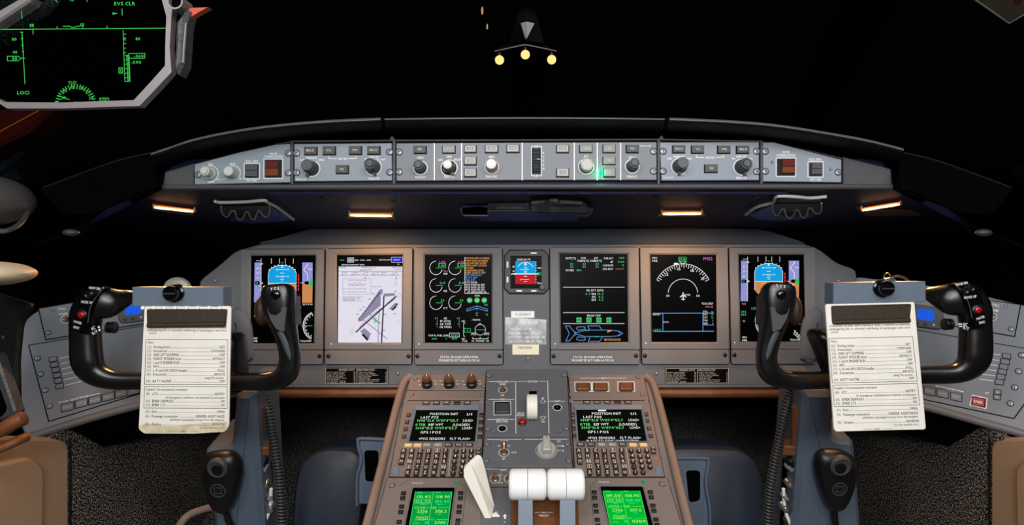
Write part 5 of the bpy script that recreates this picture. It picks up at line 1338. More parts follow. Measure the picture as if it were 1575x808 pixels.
# ---------------------------------------------------------------- centre pedestal
T = Thing('pedestal', PD, (812, 800), 'grey centre pedestal with warm lit side rails between the two footwells', 'pedestal')
F = T.F; PED = T
g = lambda x, y, h=0: F.px(x, y, h)
b = MB(); b.prism([g(626, 577, -.004), g(1000, 577, -.004), g(1082, 880, -.004), g(553, 880, -.004)], -.40, -.004, 'pedestal_grey'); b.build('body', T)
for nm, ps in (('left', [(632, 579), (622, 588), (612, 618), (594, 690), (574, 770), (546, 880)]), ('right', [(993, 579), (1003, 588), (1013, 618), (1031, 690), (1051, 775), (1078, 880)])):
    b = MB(); e = smooth([F.px3(*p, .001) for p in ps], 4); b.tube(e, [(.0085, .008)] * len(e), 'trim_warm', 12); b.build('side_rail', T)
    sgn = -1 if nm == 'left' else 1
    b = MB(); vs = []
    for p in ps:
        a = F.px3(p[0] + sgn * 6, p[1], 0); vs += [a, (a[0] + sgn * .035, a[1] - .03, -.4)]
    b.add(vs, [(2 * i, 2 * i + 1, 2 * i + 3, 2 * i + 2) for i in range(len(ps) - 1)], 'carpet_side'); b.build('carpet_side', T, label='carpet covered flank')
def pmod(name, poly, label, cat, h1=.003, m='pedestal_grey', seam=True, group=None):
    by = max(p[1] for p in poly); bx = sum(p[0] for p in poly) / len(poly)
    T = Thing(name, PD, (bx, by), label, cat, group)
    b = MB(); P = ccw([T.F.px(*p, h1) for p in poly])
    if seam: b.prism(inset(P, -.0014), -.003, h1 * .35, 'seam')
    b.prism(P, -.003, h1, m, .0008); b.build('faceplate', T); return T
# knob and button panels ahead of the control display units
T = pmod('knob_unit', [(632, 578.5), (747, 578.5), (745.5, 599.5), (626, 599.5)], 'panel with three dark brown capped knobs at the pedestal front left', 'knob panel'); F = T.F
for x, y in ((639.5, 583), (743.5, 594)): screw(T, F, x, y, 3.2, .003)
for x in (657, 691, 725.5):
    u, v = F.px(x, 593, .003); s_ = .00142
    b = MB(); b.lathe(0, 0, [(8.6 * s_, 0), (8.4 * s_, .009), (6.6 * s_, .011), (6.6 * s_, .024), (5.8 * s_, .0255)], 'key_black', 22); b.lathe(0, 0, [(6.7 * s_, .0165), (6.7 * s_, .024), (5.8 * s_, .0257)], 'wood_brown', 22)
    o = b.build('knob', T, (u, v, .003))
    b = MB(); b.box(-.0006, .001, .0006, .008, .0256, .0262, 'white_print'); b.build('pointer', o)
    b = MB(); q = Pen(b, F, h=.0033)
    for dx, dy in ((-13, -4), (-11, 2), (12, -4), (13, 1), (0, 6)): q.line([(x + dx - 1.5, 590 + dy), (x + dx + 1.5, 590 + dy)], 1, 'white_print')
    b.build('index_marks', T)
T = pmod('blank_unit', [(626, 600.8), (745.5, 600.8), (744.5, 615.2), (622, 615.2)], 'narrow blank plate just below the three brown capped knobs', 'blank plate'); F = T.F
for x, y in ((633.5, 607.5), (742, 608)): screw(T, F, x, y, 3.2, .003)
T = pmod('button_unit', [(874, 578.5), (990, 578.5), (998, 615), (878, 615)], 'panel with three square brown lit buttons at the pedestal front right', 'button panel'); F = T.F
for x, y in ((981, 580.5), (988, 607), (877.5, 583), (878, 607)): screw(T, F, x, y, 3.2, .003)
b = MB(); q = Pen(b, F, h=.0034); q.line([(892, 582), (923, 582)], .7, 'white_print'); q.line([(932, 582), (963, 582)], .7, 'white_print'); q.text('INPUT', 928, 582, 2.6, 'white_print', w=8)
for x0, x1, y0 in ((884, 909, 588), (911, 936, 588), (950, 975.5, 587.5)): q.line([(x0, y0), (x1, y0), (x1 + 1, y0 + 14.5), (x0 + .5, y0 + 14.5)], 1, 'white_print', True)
b.build('lettering', T)
for x0, x1 in ((887, 907), (913.5, 934), (953, 974)):
    b = MB(); b.prism([F.px(x0, 601, .004), F.px(x1, 601, .004), F.px(x1 - .5, 590, .004), F.px(x0, 590, .004)], .003, .0045, 'seam')
    b.prism([F.px(x0 + .8, 598.5, .012), F.px(x1 - .8, 598.5, .012), F.px(x1 - 1.2, 588.5, .012), F.px(x0 + .8, 588.5, .012)], .004, .012, 'wood_brown', .0012); b.build('push_button', T)

# control display units
def keyset(T, F, pts, labs, w, h, cap, h0, hh, rnd=False, ink='e_legend', boxed=(), th=4.4, name='key'):
    for i, ((x, y), t) in enumerate(zip(pts, labs)):
        u, v = F.px(x, y, h0 + hh); s_ = math.dist(F.px(x, y, h0), F.px(x + 1, y, h0)); sv = math.dist(F.px(x, y, h0), F.px(x, y + 1, h0))
        b = MB(); W, H = w * s_, h * sv
        if rnd: b.lathe(0, 0, [(W * .5, -hh), (W * .5, -hh * .3), (W * .42, 0)], cap, 14)
        else: b.prism([(-W / 2, -H / 2), (W / 2, -H / 2), (W / 2, H / 2), (-W / 2, H / 2)], -hh, 0, cap, .0009)
        if t: b.text(t, 0, 0, th * sv * (.85 if len(t) > 1 else 1), .0002, ink, 'c', W * .66 if len(t) > 1 else None)
        if i in boxed: b.line([(-W * .42, -H * .4), (W * .42, -H * .4), (W * .42, H * .4), (-W * .42, H * .4)], .0005, .0003, ink, True)
        b.build(name, T, (u, v, h0 + hh))
def cdu(right):
    if not right:
        T = pmod('control_display_unit', [(621, 616.5), (744.5, 616.5), (739, 732.5), (599, 732.5)], 'left control display unit, keyboard partly behind the white slanted lever', 'keyboard unit', .004, group='flight management keyboards')
        top = [(655.5, 619.3), (671.3, 619.3), (687, 619.3), (703, 619.3), (718.5, 619.3)]
        scr = [(640.3, 631), (735.2, 631), (730.4, 680.5), (628.8, 680.5)]
        lk = [(628.4, 637.5), (625.9, 648), (623.6, 659), (621.1, 670.5)]; rk_ = [(740.6, 637.5), (739.6, 648.4), (738.9, 659.4), (738.1, 670.9)]
        fn = [(594.8 + 0, 0)]
        fx = [145, 220, 297, 385, 468, 550, 633]; fn = [(600 + x * .1918, 565 + 622 * .1918) for x in fx]; fcap = ['key_amber', 'key_amber', 'pedestal_grey', 'pedestal_grey', 'key_brown', 'key_brown', 'key_brown']
        kk = .1709; ox = 570
        al = [[(295, 370, 447, 523, 603, 675), 135], [(288, 365, 438, 515, 595, 670), 183], [(275, 350, 430, 507, 585, 663), 232], [(343, 420, 498, 577, 657), 282], [(332, 410, 490, 568, 650), 332]]
        dg = [[(768, 837, 907), 135], [(760, 835, 903), 183], [(753, 830, 900), 232], [(750, 822, 892), 282], [(742, 815), 332]]
        brt = (970, 135); sp = [(722, 122), (700, 362)]; hr = 110
    else:
        T = pmod('control_display_unit', [(878, 616.5), (998, 616.5), (1022, 732.5), (885, 732.5)], 'right control display unit, keyboard beside the right footwell', 'keyboard unit', .004, group='flight management keyboards')
        top = [(902.5, 618.5), (918.5, 618.5), (934.5, 618.5), (950, 618.5), (966, 618.5)]
        scr = [(886, 630.6), (986, 630), (995, 679.8), (890, 680)]
        lk = [(880.8, 637.1), (881.9, 647.3), (883, 658.5), (883.9, 670)]; rk_ = [(993.8, 636.4), (995.6, 646.4), (998.6, 658), (1001.4, 669.6)]
        fx = [107, 182, 257, 332, 405, 478, 553]; fn = [(870 + x * .2165, 565 + 548 * .2165) for x in fx]; fcap = ['key_black', 'key_black', 'pedestal_grey', 'pedestal_grey', 'key_brown', 'key_amber', 'key_amber']
        kk = .1709; ox = 880
        al = [[(60, 137, 212, 290, 367, 447), 132], [(65, 140, 220, 295, 372, 450), 182], [(70, 148, 225, 302, 380, 460), 230], [(155, 235, 313, 392, 470), 277], [(158, 238, 317, 397, 475), 328]]
        dg = [[(530, 602, 672), 130], [(542, 612, 683), 180], [(548, 622, 693), 228], [(558, 632, 704), 275], [(570, 640), 325]]
        brt = (731, 125); sp = [(487, 120), (522, 350)]; hr = 105
    F = T.F; h = .004
    for x, y in (((624, 618), (741, 618)) if not right else ((879, 617), (994, 617))):
        b = MB(); b.prism([F.px(x - 3, y + 2, h), F.px(x + 3, y + 2, h), F.px(x + 3, y - 2, h), F.px(x - 3, y - 2, h)], .002, .006, 'bevel_blue', .0008); b.build('latch', T)
    S = [F.px(*p, .006) for p in scr]; So = [F.px(scr[0][0] - 3, scr[0][1] - 5, h), F.px(scr[1][0] + 2.5, scr[1][1] - 5, h), F.px(scr[2][0] + 3, scr[2][1] + .8, h), F.px(scr[3][0] - 3.5, scr[3][1] + .8, h)]
    b = MB(); b.ring(So, S, .003, .0078, 'bevel_blue', .006); b.build('screen_hood', T)
    b = MB(); b.prism(S, .003, .006, 'e_cdu'); sc = b.build('screen', T)
    # lettering laid out between the slanting sides of the glass
    b = MB(); q = Pen(b, F, h=.0063)
    def at(fx_, fy): 
        a = (scr[0][0] + (scr[3][0] - scr[0][0]) * fy, scr[0][1] + (scr[3][1] - scr[0][1]) * fy); c_ = (scr[1][0] + (scr[2][0] - scr[1][0]) * fy, scr[1][1] + (scr[2][1] - scr[1][1]) * fy)
        return (a[0] + (c_[0] - a[0]) * fx_, a[1] + (c_[1] - a[1]) * fx_)
    W = 'e_white'; G_ = 'e_cdugreen'
    rows = [('POSITION INIT', .46, .12, 45, W), ('1/1', .87, .13, 8, W), ('LAST POS', .24, .225, 28, W), ("N40\u00b051.0 W074\u00b003.7", .38, .325, 65, G_), ('LOAD\u25b6', .86, .325, 16, W), ('KTEB', .12, .455, 15, G_), ('REF WPT', .36, .455, 23, W), ('(LOADED)', .76, .455, 27, W), ("N40\u00b051.8 W074\u00b003.7", .38, .56, 65, G_), ('LOAD\u25b6', .86, .56, 16, W), ('GPS 1 POS', .30, .69, 32, W), ('\u25c0POS SENSORS', .34, .89 if not right else .875, 42, W), ('FLT PLAN\u25b6', .77, .89 if not right else .875, 32, W)]
    if right: rows.append(('PLACE TO SYNC OVERSTORED', .5, .965, 80, W)); q.rect(920, 630.8, 932, 633, 'e_white', .0065)
    for t, a, c_, w_, m in rows:
        t = t.replace('\u25b6', '>').replace('\u25c0', '<')
        x, y = at(a, c_); q.text(t, x, y, 3.7 if not (right and 'OVER' in t) else 2.6, m, w=w_ * (.97 if not right else 1))
    b.build('screen_text', sc)
    keyset(T, F, top, ('MODE', 'NAV', 'FPL', '', 'VAR'), 10.5, 4.4, 'key_brown', h, .003, th=2.4)
    keyset(T, F, lk, ('-',) * 4, 6, 4.6, 'key_amber' if False else 'key_brown', h, .004, th=2, name='line_key'); keyset(T, F, rk_, ('-',) * 4, 6, 4.6, 'key_black' if not right else 'key_brown', h, .004, th=2, name='line_key')
    for i, (p, t) in enumerate(zip(fn, ('PERF', 'NAV', 'FPL', 'PREV', 'FPL', 'PROG', 'DIR') if not right else ('PERF', 'NAV', 'PREV', 'NEXT', 'FPL', 'PROG', 'DIR'))):
        keyset(T, F, [p], [t], 12, 5, fcap[i], h, .003, th=2.6, ink='e_legend' if fcap[i] != 'key_amber' else 'white_print', boxed=(0,) if fcap[i] == 'pedestal_grey' else (), name='function_key')
    L_ = 'ABCDEF GHIJKL MNOPQR STUVW XYZ'.split(); L_[4] = ['X', 'Y', 'Z', 'DEL', 'CLR']
    for (xs, y), row, bx in zip(al, L_, ((4,), (), (1,), (0, 4), ())):
        keyset(T, F, [(ox + x * kk, 670 + y * kk) for x in xs], list(row), 7.6, 6.6, 'key_brown' if not right else 'key_brown', h, .006, boxed=bx, th=4.6)
    D_ = ['123', '456', '789', '.0+', '/-']
    for (xs, y), row in zip(dg, D_): keyset(T, F, [(ox + x * kk, 670 + y * kk) for x in xs], list(row), 8.2, 7, 'key_brown', h, .006, True, th=4.6, name='digit_key')
    x, y = ox + brt[0] * kk, 670 + brt[1] * kk
    keyset(T, F, [(x, y - 2.4), (x, y + 2.8)], ['BRT', 'DIM'], 7.5, 4.6, 'key_black' if not right else 'key_brown', h, .005, th=2.2, name='rocker')
    b = MB(); q = Pen(b, F, ox, 670, kk, .0044); q.line(sp, 5, 'dial_grey'); q.line([(sp[0][0] - 430, hr + 6), (sp[0][0] + 210, hr + 4)], 3, 'bevel_blue')
    if right: q.poly([(740, 195), (766, 200), (770, 232), (744, 224)], 'red_plastic')
    b.build('divider_line', T)
    x, y = (609, 724) if not right else (1013.5, 724)
    b = MB(); b.prism([F.px(x - 5, y + 6, .006), F.px(x + 4, y + 6, .006), F.px(x + 4, y - 6, .006), F.px(x - 5, y - 6, .006)], .002, .006, 'bevel_blue', .001); b.build('latch', T)
cdu(False); cdu(True)

# radio units with green screens
def radio(right):
    if not right:
        T = pmod('radio_unit', [(596, 735), (738, 735), (741, 880), (556, 880)], 'left radio unit, green screen reading 131.42', 'radio', .004, group='radio tuning units'); ox, oy, kk = 620, 740, 100 / 1188
        out = [(182, 132), (945, 132), (960, 135), (760, 1450), (-90, 1450)]; scr = [(222, 195), (902, 195), (742, 1450), (0, 1450)]
        lk = [(5, 213), (-10, 303), (-30, 455), (-45, 555), (-75, 735), (-95, 830)]; rk_ = [(1050, 210), (1045, 305), (1028, 455), (1018, 552), (1002, 712), (990, 800)]; led = (975, 42); br = (260, 38)
        g_ = 'e_rmu'
    else:
        T = pmod('radio_unit', [(887, 735), (1026, 735), (1070, 880), (893, 880)], 'right radio unit, green screen reading 119.50', 'radio', .004, group='radio tuning units'); ox, oy, kk = 910, 740, 100 / 1188
        out = [(155, 112), (930, 112), (945, 115), (1290, 1450), (480, 1450)]; scr = [(200, 182), (885, 182), (1190, 1450), (478, 1450)]
        lk = [(48, 198), (58, 293), (72, 440), (84, 545), (104, 695), (118, 800)]; rk_ = [(1075, 192), (1092, 285), (1122, 438), (1140, 530), (1178, 690), (1200, 790)]; led = (942, 22); br = (222, 18)
        g_ = 'e_rmu2'
    F = T.F; q0 = Pen(None, F, ox, oy, kk, .0045)
    P = rounded([q0.P(*out[0]), q0.P(*out[1]), q0.P(*out[3]), q0.P(*out[4])], .003, 3)
    b = MB(); b.prism(inset(ccw(P), -.003), .003, .0052, 'bezel_grey', .001); b.prism(P, .004, .0056, 'screen_black'); b.build('screen_frame', T)
    b = MB(); b.prism([Pen(None, F, ox, oy, kk, .006).P(*p) for p in scr], .004, .006, g_); sc = b.build('screen', T)
    b = MB(); q = Pen(b, F, ox, oy, kk, .0063)
    def at(fx_, y):
        t = (y - scr[0][1]) / (scr[3][1] - scr[0][1])
        a = scr[0][0] + (scr[3][0] - scr[0][0]) * t; c_ = scr[1][0] + (scr[2][0] - scr[1][0]) * t
        return (a + (c_ - a) * fx_, y)
    Tx, Ln, Cy = 'e_rmutext', 'e_rmuline', 'e_rmucyan'
    dy = 0 if not right else -22
    top = scr[0][1]
    for fr in (.005, .49, .985): q.line([at(fr, top + 5), at(fr, 1400)], 7, Ln)
    for y in (490, 706): q.line([at(.33, y + dy), at(.47, y + dy)], 7, Ln); q.line([at(.68, y + dy), at(.98, y + dy)], 7, Ln)
    q.frame(*at(.02, 340 + dy), *at(.46, 412 + dy), 6, Ln)
    v = ('131.42', '108.90', '126.50', '109.40', '2356', '388.5', '2000') if not right else ('119.50', '108.90', '135.50', '108.40', '2356', '307.0', '11309')
    for t, fx_, y, hh, w_, m in ((v[0], .26, 290, 52, 255, Tx), (v[1], .76, 290, 52, 255, Tx), (v[2], .25, 376, 52, 250, Ln), (v[3], .76, 376, 52, 255, Cy), ('COM1', .12, 216, 28, 90, Ln), ('NAV1', .62, 212, 24, 80, Ln), ('MEM- 1', .3, 430, 24, 150, Cy), ('MEM- 1', .74, 430, 24, 160, Cy), ('ATC/TCAS', .2, 490, 38, 190, Tx), ('ADF1', .56, 490, 38, 90, Tx), (v[4], .28, 555, 56, 190, Tx), (v[5], .76, 555, 56, 205, Tx), ('1 STBY', .28, 605, 22, 120, Cy), ('ANT', .74, 610, 26, 60, Cy), ('TCAS-A REL', .3, 662, 34, 230, Tx), ('STANDBY 1', .28, 704, 38, 230, Tx), ('MLS', .57, 704, 30, 60, Ln), ('RANGE', .16, 772, 26, 110, Cy), ('40', .44, 765, 50, 80, Cy), (v[6], .78, 760, 54, 200 if not right else 240, Tx)):
        x, yy = at(fx_, y + dy); q.text(t, x, yy, hh, m, w=w_)
    b.build('screen_text', sc)
    keyset(T, F, [(ox + x * kk, oy + y * kk) for x, y in lk], '-' * 6, 7.4, 4.8, 'key_black', .004, .004, th=2, ink='e_legend'); keyset(T, F, [(ox + x * kk, oy + y * kk) for x, y in rk_], '-' * 6, 7.4, 4.8, 'key_black', .004, .004, th=2, ink='e_legend')
    b = MB(); u, v_ = q0.P(*led); b.lathe(u, v_, [(.004, .003), (.004, .005), (.002, .0065)], 'e_ledgreen', 12); b.build('green_sensor', T, label='small green lamp')
    b = MB(); q = Pen(b, F, ox, oy, kk, .0044); q.text('Honeywell', *br, 22, 'white_print', w=190)
    if not right: q.line([(-70, 90), (40, 20), (130, -20)], 5, 'seam'); q.line([(1020, 0), (1150, 140), (1070, 900)], 5, 'seam')
    else: q.line([(-20, 110), (60, 20), (100, -20)], 5, 'seam'); q.line([(-20, 110), (50, 900)], 5, 'seam')
    b.build('lettering', T)
    x, y = (603, 746.5) if not right else (1018.5, 744.5)
    screw(T, F, x, y, 4.6, .004)
radio(False); radio(True)

# landing gear panel
k8 = 160 / 808
T = pmod('gear_selector_unit', [(748, 567.5), (871.7, 567.5), (876.6, 671), (746, 671)], 'raised landing gear panel with white ribbed wheel handle in the middle of the pedestal', 'gear panel', .010, 'panel_grey'); F = T.F
g8 = lambda x, y: (740 + x * k8, 560 + y * k8)
for x, y in ((63, 90), (645, 87), (52, 505), (660, 500)): screw(T, F, *g8(x, y), 4.3, .010)
for x, y in ((108, 158), (595, 156), (100, 530), (610, 528)): screw(T, F, *g8(x, y), 2.2, .010)
b = MB(); q = Pen(b, F, 740, 560, k8, .0104); W = 'white_print'
for p in ([(60, 138), (118, 138)], [(220, 138), (262, 138)], [(268, 135), (270, 540)], [(282, 136), (348, 136)], [(452, 135), (506, 135)], [(517, 130), (528, 540)], [(60, 275), (140, 275)], [(198, 275), (256, 275)], [(50, 432), (112, 432)], [(214, 432), (258, 432)], [(532, 290), (562, 290)], [(618, 290), (650, 290)]): q.line(p, 4, W)
for t, x, y, w_ in (('NOSE STEER', 168, 138, 88), ('ARMED', 168, 158, 46), ('OFF', 166, 244, 26), ('HORN', 168, 276, 44), ('GND PROX', 162, 431, 92), ('GEAR OVRD', 162, 447, 92), ('LDG GEAR', 400, 136, 80), ('DN LCK', 310, 382, 50), ('RELEASE', 308, 398, 56), ('UP', 478, 266, 20), ('DN', 482, 448, 26), ('LIGHT', 590, 290, 48)): q.text(t, x, y, 15, W, w=w_)
q.line([(452, 292), (465, 292), (465, 284), (478, 274), (492, 284), (492, 304), (465, 304), (465, 292)], 3, W); q.line([(492, 290), (508, 290)], 3, W)
q.line([(452, 414), (468, 414), (468, 408), (494, 408), (494, 424), (481, 434), (468, 424), (468, 414)], 3, W); q.line([(494, 412), (512, 412)], 3, W)
q.line([(98, 292), (228, 290), (232, 396), (100, 398)], 4, W, True); b.build('lettering', T)
toggle(T, *g8(168, 203), g8(168, 198), .010, 4.6, 'brass', .012)
b = MB(); b.prism([F.px(*g8(106, 388), .0105), F.px(*g8(226, 386), .0105), F.px(*g8(222, 298), .0105), F.px(*g8(108, 298), .0105)], .010, .0108, 'seam'); b.prism([F.px(*g8(112, 374), .016), F.px(*g8(218, 372), .016), F.px(*g8(216, 302), .016), F.px(*g8(114, 302), .016)], .010, .016, 'button_grey', .001); b.build('horn_button', T)
for x, y, r in ((165, 503, 5.2), (592, 340, 5.4)):
    u, v = F.px(*g8(x, y), .010); b = MB(); s_ = .00138
    b.line([(r * 1.25 * s_ * math.cos(RAD(i * 15)), r * 1.25 * s_ * math.sin(RAD(i * 15))) for i in range(25)], .0012, .0005, 'white_print')
    b.lathe(0, 0, [(r * s_ * 1.05, 0), (r * s_, .0014), (r * s_ * .7, .0016)], 'black_gloss', 16); b.lathe(0, 0, [(r * s_ * .3, .001), (r * s_ * .28, .005), (r * .2 * s_, .006)], 'knob_dark', 10); b.build('guarded_socket', T, (u, v, .010))
u, v = F.px(*g8(319, 456), .010); b = MB(); b.lathe(0, 0, [(.0092, 0), (.0092, .002), (.008, .003)], 'black_gloss', 22); b.lathe(0, 0, [(.0078, .003), (.007, .006), (.004, .008)], 'red_plastic', 22); b.build('red_button', T, (u, v, .010), label='round red lock release button')
b = MB(); b.prism([F.px(*g8(371, 424), .0105), F.px(*g8(434, 424), .0105), F.px(*g8(432, 212), .0105), F.px(*g8(373, 212), .0105)], .010, .0107, 'void'); b.build('lever_slot', T)
GT = Thing('gear_lever', PD, g8(396, 350), 'white ribbed wheel shaped landing gear lever in its black slot', 'lever', None, .010); F = GT.F
b = MB(); ctr = F.px3(*g8(396, 334), .022); Rg = .026; wl = .0115
prof = [(Rg * .80, -wl), (Rg * .95, -wl * .94), (Rg, -wl * .8), (Rg, -wl * .42), (Rg * .93, -wl * .33), (Rg, -wl * .24), (Rg, wl * .24), (Rg * .93, wl * .33), (Rg, wl * .42), (Rg, wl * .8), (Rg * .95, wl * .94), (Rg * .80, wl)]
b.lathe3(ctr, (1, 0, 0), prof, 'lever_white', 32); b.build('wheel_grip', GT)
b = MB(); b.prism([(ctr[0] - .006, ctr[1] - .012), (ctr[0] + .006, ctr[1] - .012), (ctr[0] + .006, ctr[1] + .012), (ctr[0] - .006, ctr[1] + .012)], -.01, .0, 'black_plastic'); b.build('shaft', GT)
# rotary and toggle panel
T = pmod('switch_unit', [(745, 673), (877, 673), (880.5, 718.5), (741, 718.5)], 'panel with one bat toggle and a grey rotary knob, below the gear panel', 'switch panel', .005, 'panel_grey'); F = T.F
for x, y in ((48, 622), (670, 622), (40, 752), (680, 752)): screw(T, F, *g8(x, y), 4.0, .005)
b = MB(); q = Pen(b, F, 740, 560, k8, .0054)
for p in ([(48, 588), (142, 588)], [(216, 588), (312, 588)], [(338, 587), (452, 587)], [(552, 586), (668, 586)], [(584, 637), (616, 637)], [(586, 673), (620, 673)], [(590, 600), (604, 600)]): q.line(p, 4, W)
for t, x, y, w_ in (('PAX SIGN', 180, 590, 64), ('ON', 138, 636, 20), ('BELT', 215, 636, 22), ('AUTO', 255, 688, 40), ('OFF', 174, 737, 24), ('ANTI SKID', 502, 586, 90), ('LO', 606, 601, 24), ('MED', 634, 638, 28), ('HI', 636, 675, 12)): q.text(t, x, y, 14, W, w=w_)
b.build('lettering', T)
toggle(T, *g8(178, 690), g8(178, 604), .005, 5.6, 'brass', .016)
u, v = F.px(*g8(507, 672), .005); b = MB(); s_ = .00134
b.line([(15.8 * s_ * math.cos(RAD(i * 12)), 15.8 * s_ * math.sin(RAD(i * 12))) for i in range(31)], .0012, .0005, 'dial_grey')
b.lathe(0, 0, [(14.5 * s_, 0), (14.3 * s_, .006), (12.6 * s_, .009)], 'dial_grey', 30); kb = b.build('rotary_knob', T, (u, v, .005))
b = MB(); b.prism(rounded([(-6.5 * s_, -13 * s_), (6.5 * s_, -13 * s_), (5 * s_, 15 * s_), (-5 * s_, 15 * s_)], .003), .006, .022, 'dial_grey', .002); b.line([(0, 8 * s_), (0, 14.5 * s_)], .0012, .0223, 'ink'); b.build('grip_bar', kb)
# engine switch strip
T = pmod('switch_unit', [(741, 719.8), (885, 719.8), (888, 748.5), (739, 748.5)], 'narrow strip with two bat toggles, partly behind the white rollers', 'switch panel', .003, 'panel_grey'); F = T.F
kq = 220 / 1506; gq = lambda x, y: (690 + x * kq, 690 + y * kq)
toggle(T, *gq(490, 322), gq(488, 262), .003, 5.6, 'brass', .012); toggle(T, *gq(640, 322), gq(640, 262), .003, 5.6, 'brass', .012)
b = MB(); q = Pen(b, F, 690, 690, kq, .0034); q.line([(382, 215), (520, 220)], 4, W); q.text('ENGINE', 575, 226, 16, W, w=70); q.text('RUN', 552, 363, 16, W, w=36); q.arc(550, 278, 10, 0, 360, 3, W); b.build('lettering', T)
for x, y in ((390, 325), (400, 130)): screw(T, F, *gq(x, y if y > 200 else 330), 3.4, .003) if y > 200 else None
# throttle quadrant plate
T = pmod('throttle_quadrant', [(739, 750), (888, 750), (896, 880), (732, 880)], 'throttle quadrant plate with slotted tracks and MAX THRUST lettering', 'quadrant', .003, 'panel_grey'); F = T.F
for x0, x1 in ((786, 830), (850, 893)):
    b = MB(); b.prism([F.px(x0, 880, .0036), F.px(x1, 880, .0036), F.px(x1 - 4, 750, .0036), F.px(x0 + 2, 750, .0036)], .003, .0036, 'wood_brown'); b.build('track', T, label='brown lever track')
b = MB(); b.prism([F.px(820, 880, .005), F.px(855, 880, .005), F.px(853, 752, .005), F.px(822, 752, .005)], .003, .005, 'brass_bracket', .0006)
q = Pen(b, F, 690, 690, kq, .0054); q.text('MAX', 1003, 676, 20, 'white_print', w=56); q.text('THRUST', 1003, 708, 22, 'white_print', w=110); q.line([(908, 674), (958, 674)], 4, 'white_print'); q.line([(1042, 674), (1096, 674)], 4, 'white_print'); b.build('centre_strip', T)
b = MB(); q = Pen(b, F, 690, 690, kq, .0034); q.poly([(592, 690), (570, 716), (584, 716), (584, 745), (602, 745), (602, 716), (616, 716)], 'white_print'); q.text('0', 587, 775, 18, 'white_print'); q.line([(658, 420), (655, 1000)], 4, 'seam'); b.build('lettering', T)
# two thrust levers with white rollers
TD = 1.10; TF = camframe(TD)
for x0, x1, st0, st1, lab in ((783, 840.2, 797.5, 819, 'left of two thrust levers, white roller on a blue-grey stalk'), (841.6, 898.5, 861, 884, 'right of two thrust levers, white roller on a blue-grey stalk')):
    P0 = PD.world(*PD.px((st0 + st1) / 2, 868, 0))
    T = Thing('thrust_lever', Frame(P0, RGT, UPC), None, lab, 'lever', 'thrust levers'); F = T.F
    topc = TF.world(*TF.px((x0 + x1) / 2, 745.5)); c = F.local(topc); s_ = TD / FPX
    w2 = (x1 - x0) / 2 * s_; R_ = 23.2 * s_
    for a0, a1 in ((-w2, -.0004), (.0004, w2)):
        lo, hi = (1, .2) if a0 < -.001 else (.2, 1)
        e0 = .006 if a0 < -.001 else .0004; e1 = .0004 if a0 < -.001 else .006
        b = MB(); b.lathe3(c, (1, 0, 0), [(R_ - e0 * 1.0, a0), (R_ - e0 * .3, a0 + e0 * .35), (R_, a0 + e0), (R_, a1 - e1), (R_ - e1 * .3, a1 - e1 * .35), (R_ - e1, a1)], 'white_roller', 40); b.build('roller_half', T)
    b = MB(); ws = (st1 - st0) / 2 * s_; dx = ((st0 + st1) / 2 - (x0 + x1) / 2) * s_
    foot = Vector((0, -.03, -.0)); cc = Vector(c) + Vector((dx, 0, -.004))
    top_ = cc; vs = []
    for p, wd in ((top_, ws), (foot, ws * 1.05)):
        for sx, sz in ((-1, -.012), (1, -.012), (1, .012), (-1, .012)): vs.append((p[0] + sx * wd, p[1], p[2] + sz))
    b.add(vs, [(0, 1, 2, 3), (7, 6, 5, 4), (0, 4, 5, 1), (1, 5, 6, 2), (2, 6, 7, 3), (3, 7, 4, 0)], 'stalk_blue'); b.build('stalk', T)
    b = MB(); mp = top_.lerp(foot, .8); b.prism(rounded([(mp[0] - .007, mp[1] - .02), (mp[0] + .007, mp[1] - .02), (mp[0] + .007, mp[1] + .006), (mp[0] - .007, mp[1] + .006)], .002), mp[2] + .0122, mp[2] + .0145, 'bevel_blue', .0005); b.build('finger_latch', T)
# white slanted lever
LD = 1.13; LF = camframe(LD)
T = Thing('flap_lever', LF, (760, 806), 'long white slanted lever over the left keyboard', 'lever'); F = T.F
g = lambda x, y, h=0: F.px(x, y, h)
b = MB(); fr = rounded([g(713, 735), g(712.5, 722), g(716, 716), g(721, 714.5), g(726, 717), g(729.5, 724), g(756, 797), g(759, 812), g(751, 812), g(746, 800)], .003, 3)
off = (13 * LD / FPX, 9 * LD / FPX)
P = ccw(fr); n = len(P); H = -.022
yt, yb = g(700, 715)[1], g(700, 812)[1]; back = [(p[0] + off[0] * (.3 + .7 * (p[1] - yb) / (yt - yb)), p[1] + off[1] * (.3 + .7 * (p[1] - yb) / (yt - yb))) for p in P]
rings = [[(p[0], p[1], H) for p in back], [(p[0], p[1], -.003) for p in P], [(p[0], p[1], 0) for p in inset(P, .0012)]]
vs = [p for r in rings for p in r]; fs = []
for k_ in range(2):
    for i in range(n):
        j = (i + 1) % n; fs.append((k_ * n + i, k_ * n + j, (k_ + 1) * n + j, (k_ + 1) * n + i))
fs.append(tuple(2 * n + i for i in range(n))); fs.append(tuple(range(n))[::-1])
b.add(vs, fs, 'lever_white'); b.build('lever_arm', T)
b = MB(); b.prism([g(750, 812), g(768, 812), g(768.5, 795), g(763, 791), g(757, 793)], -.03, -.002, 'lever_white', .001); b.build('lever_foot', T)
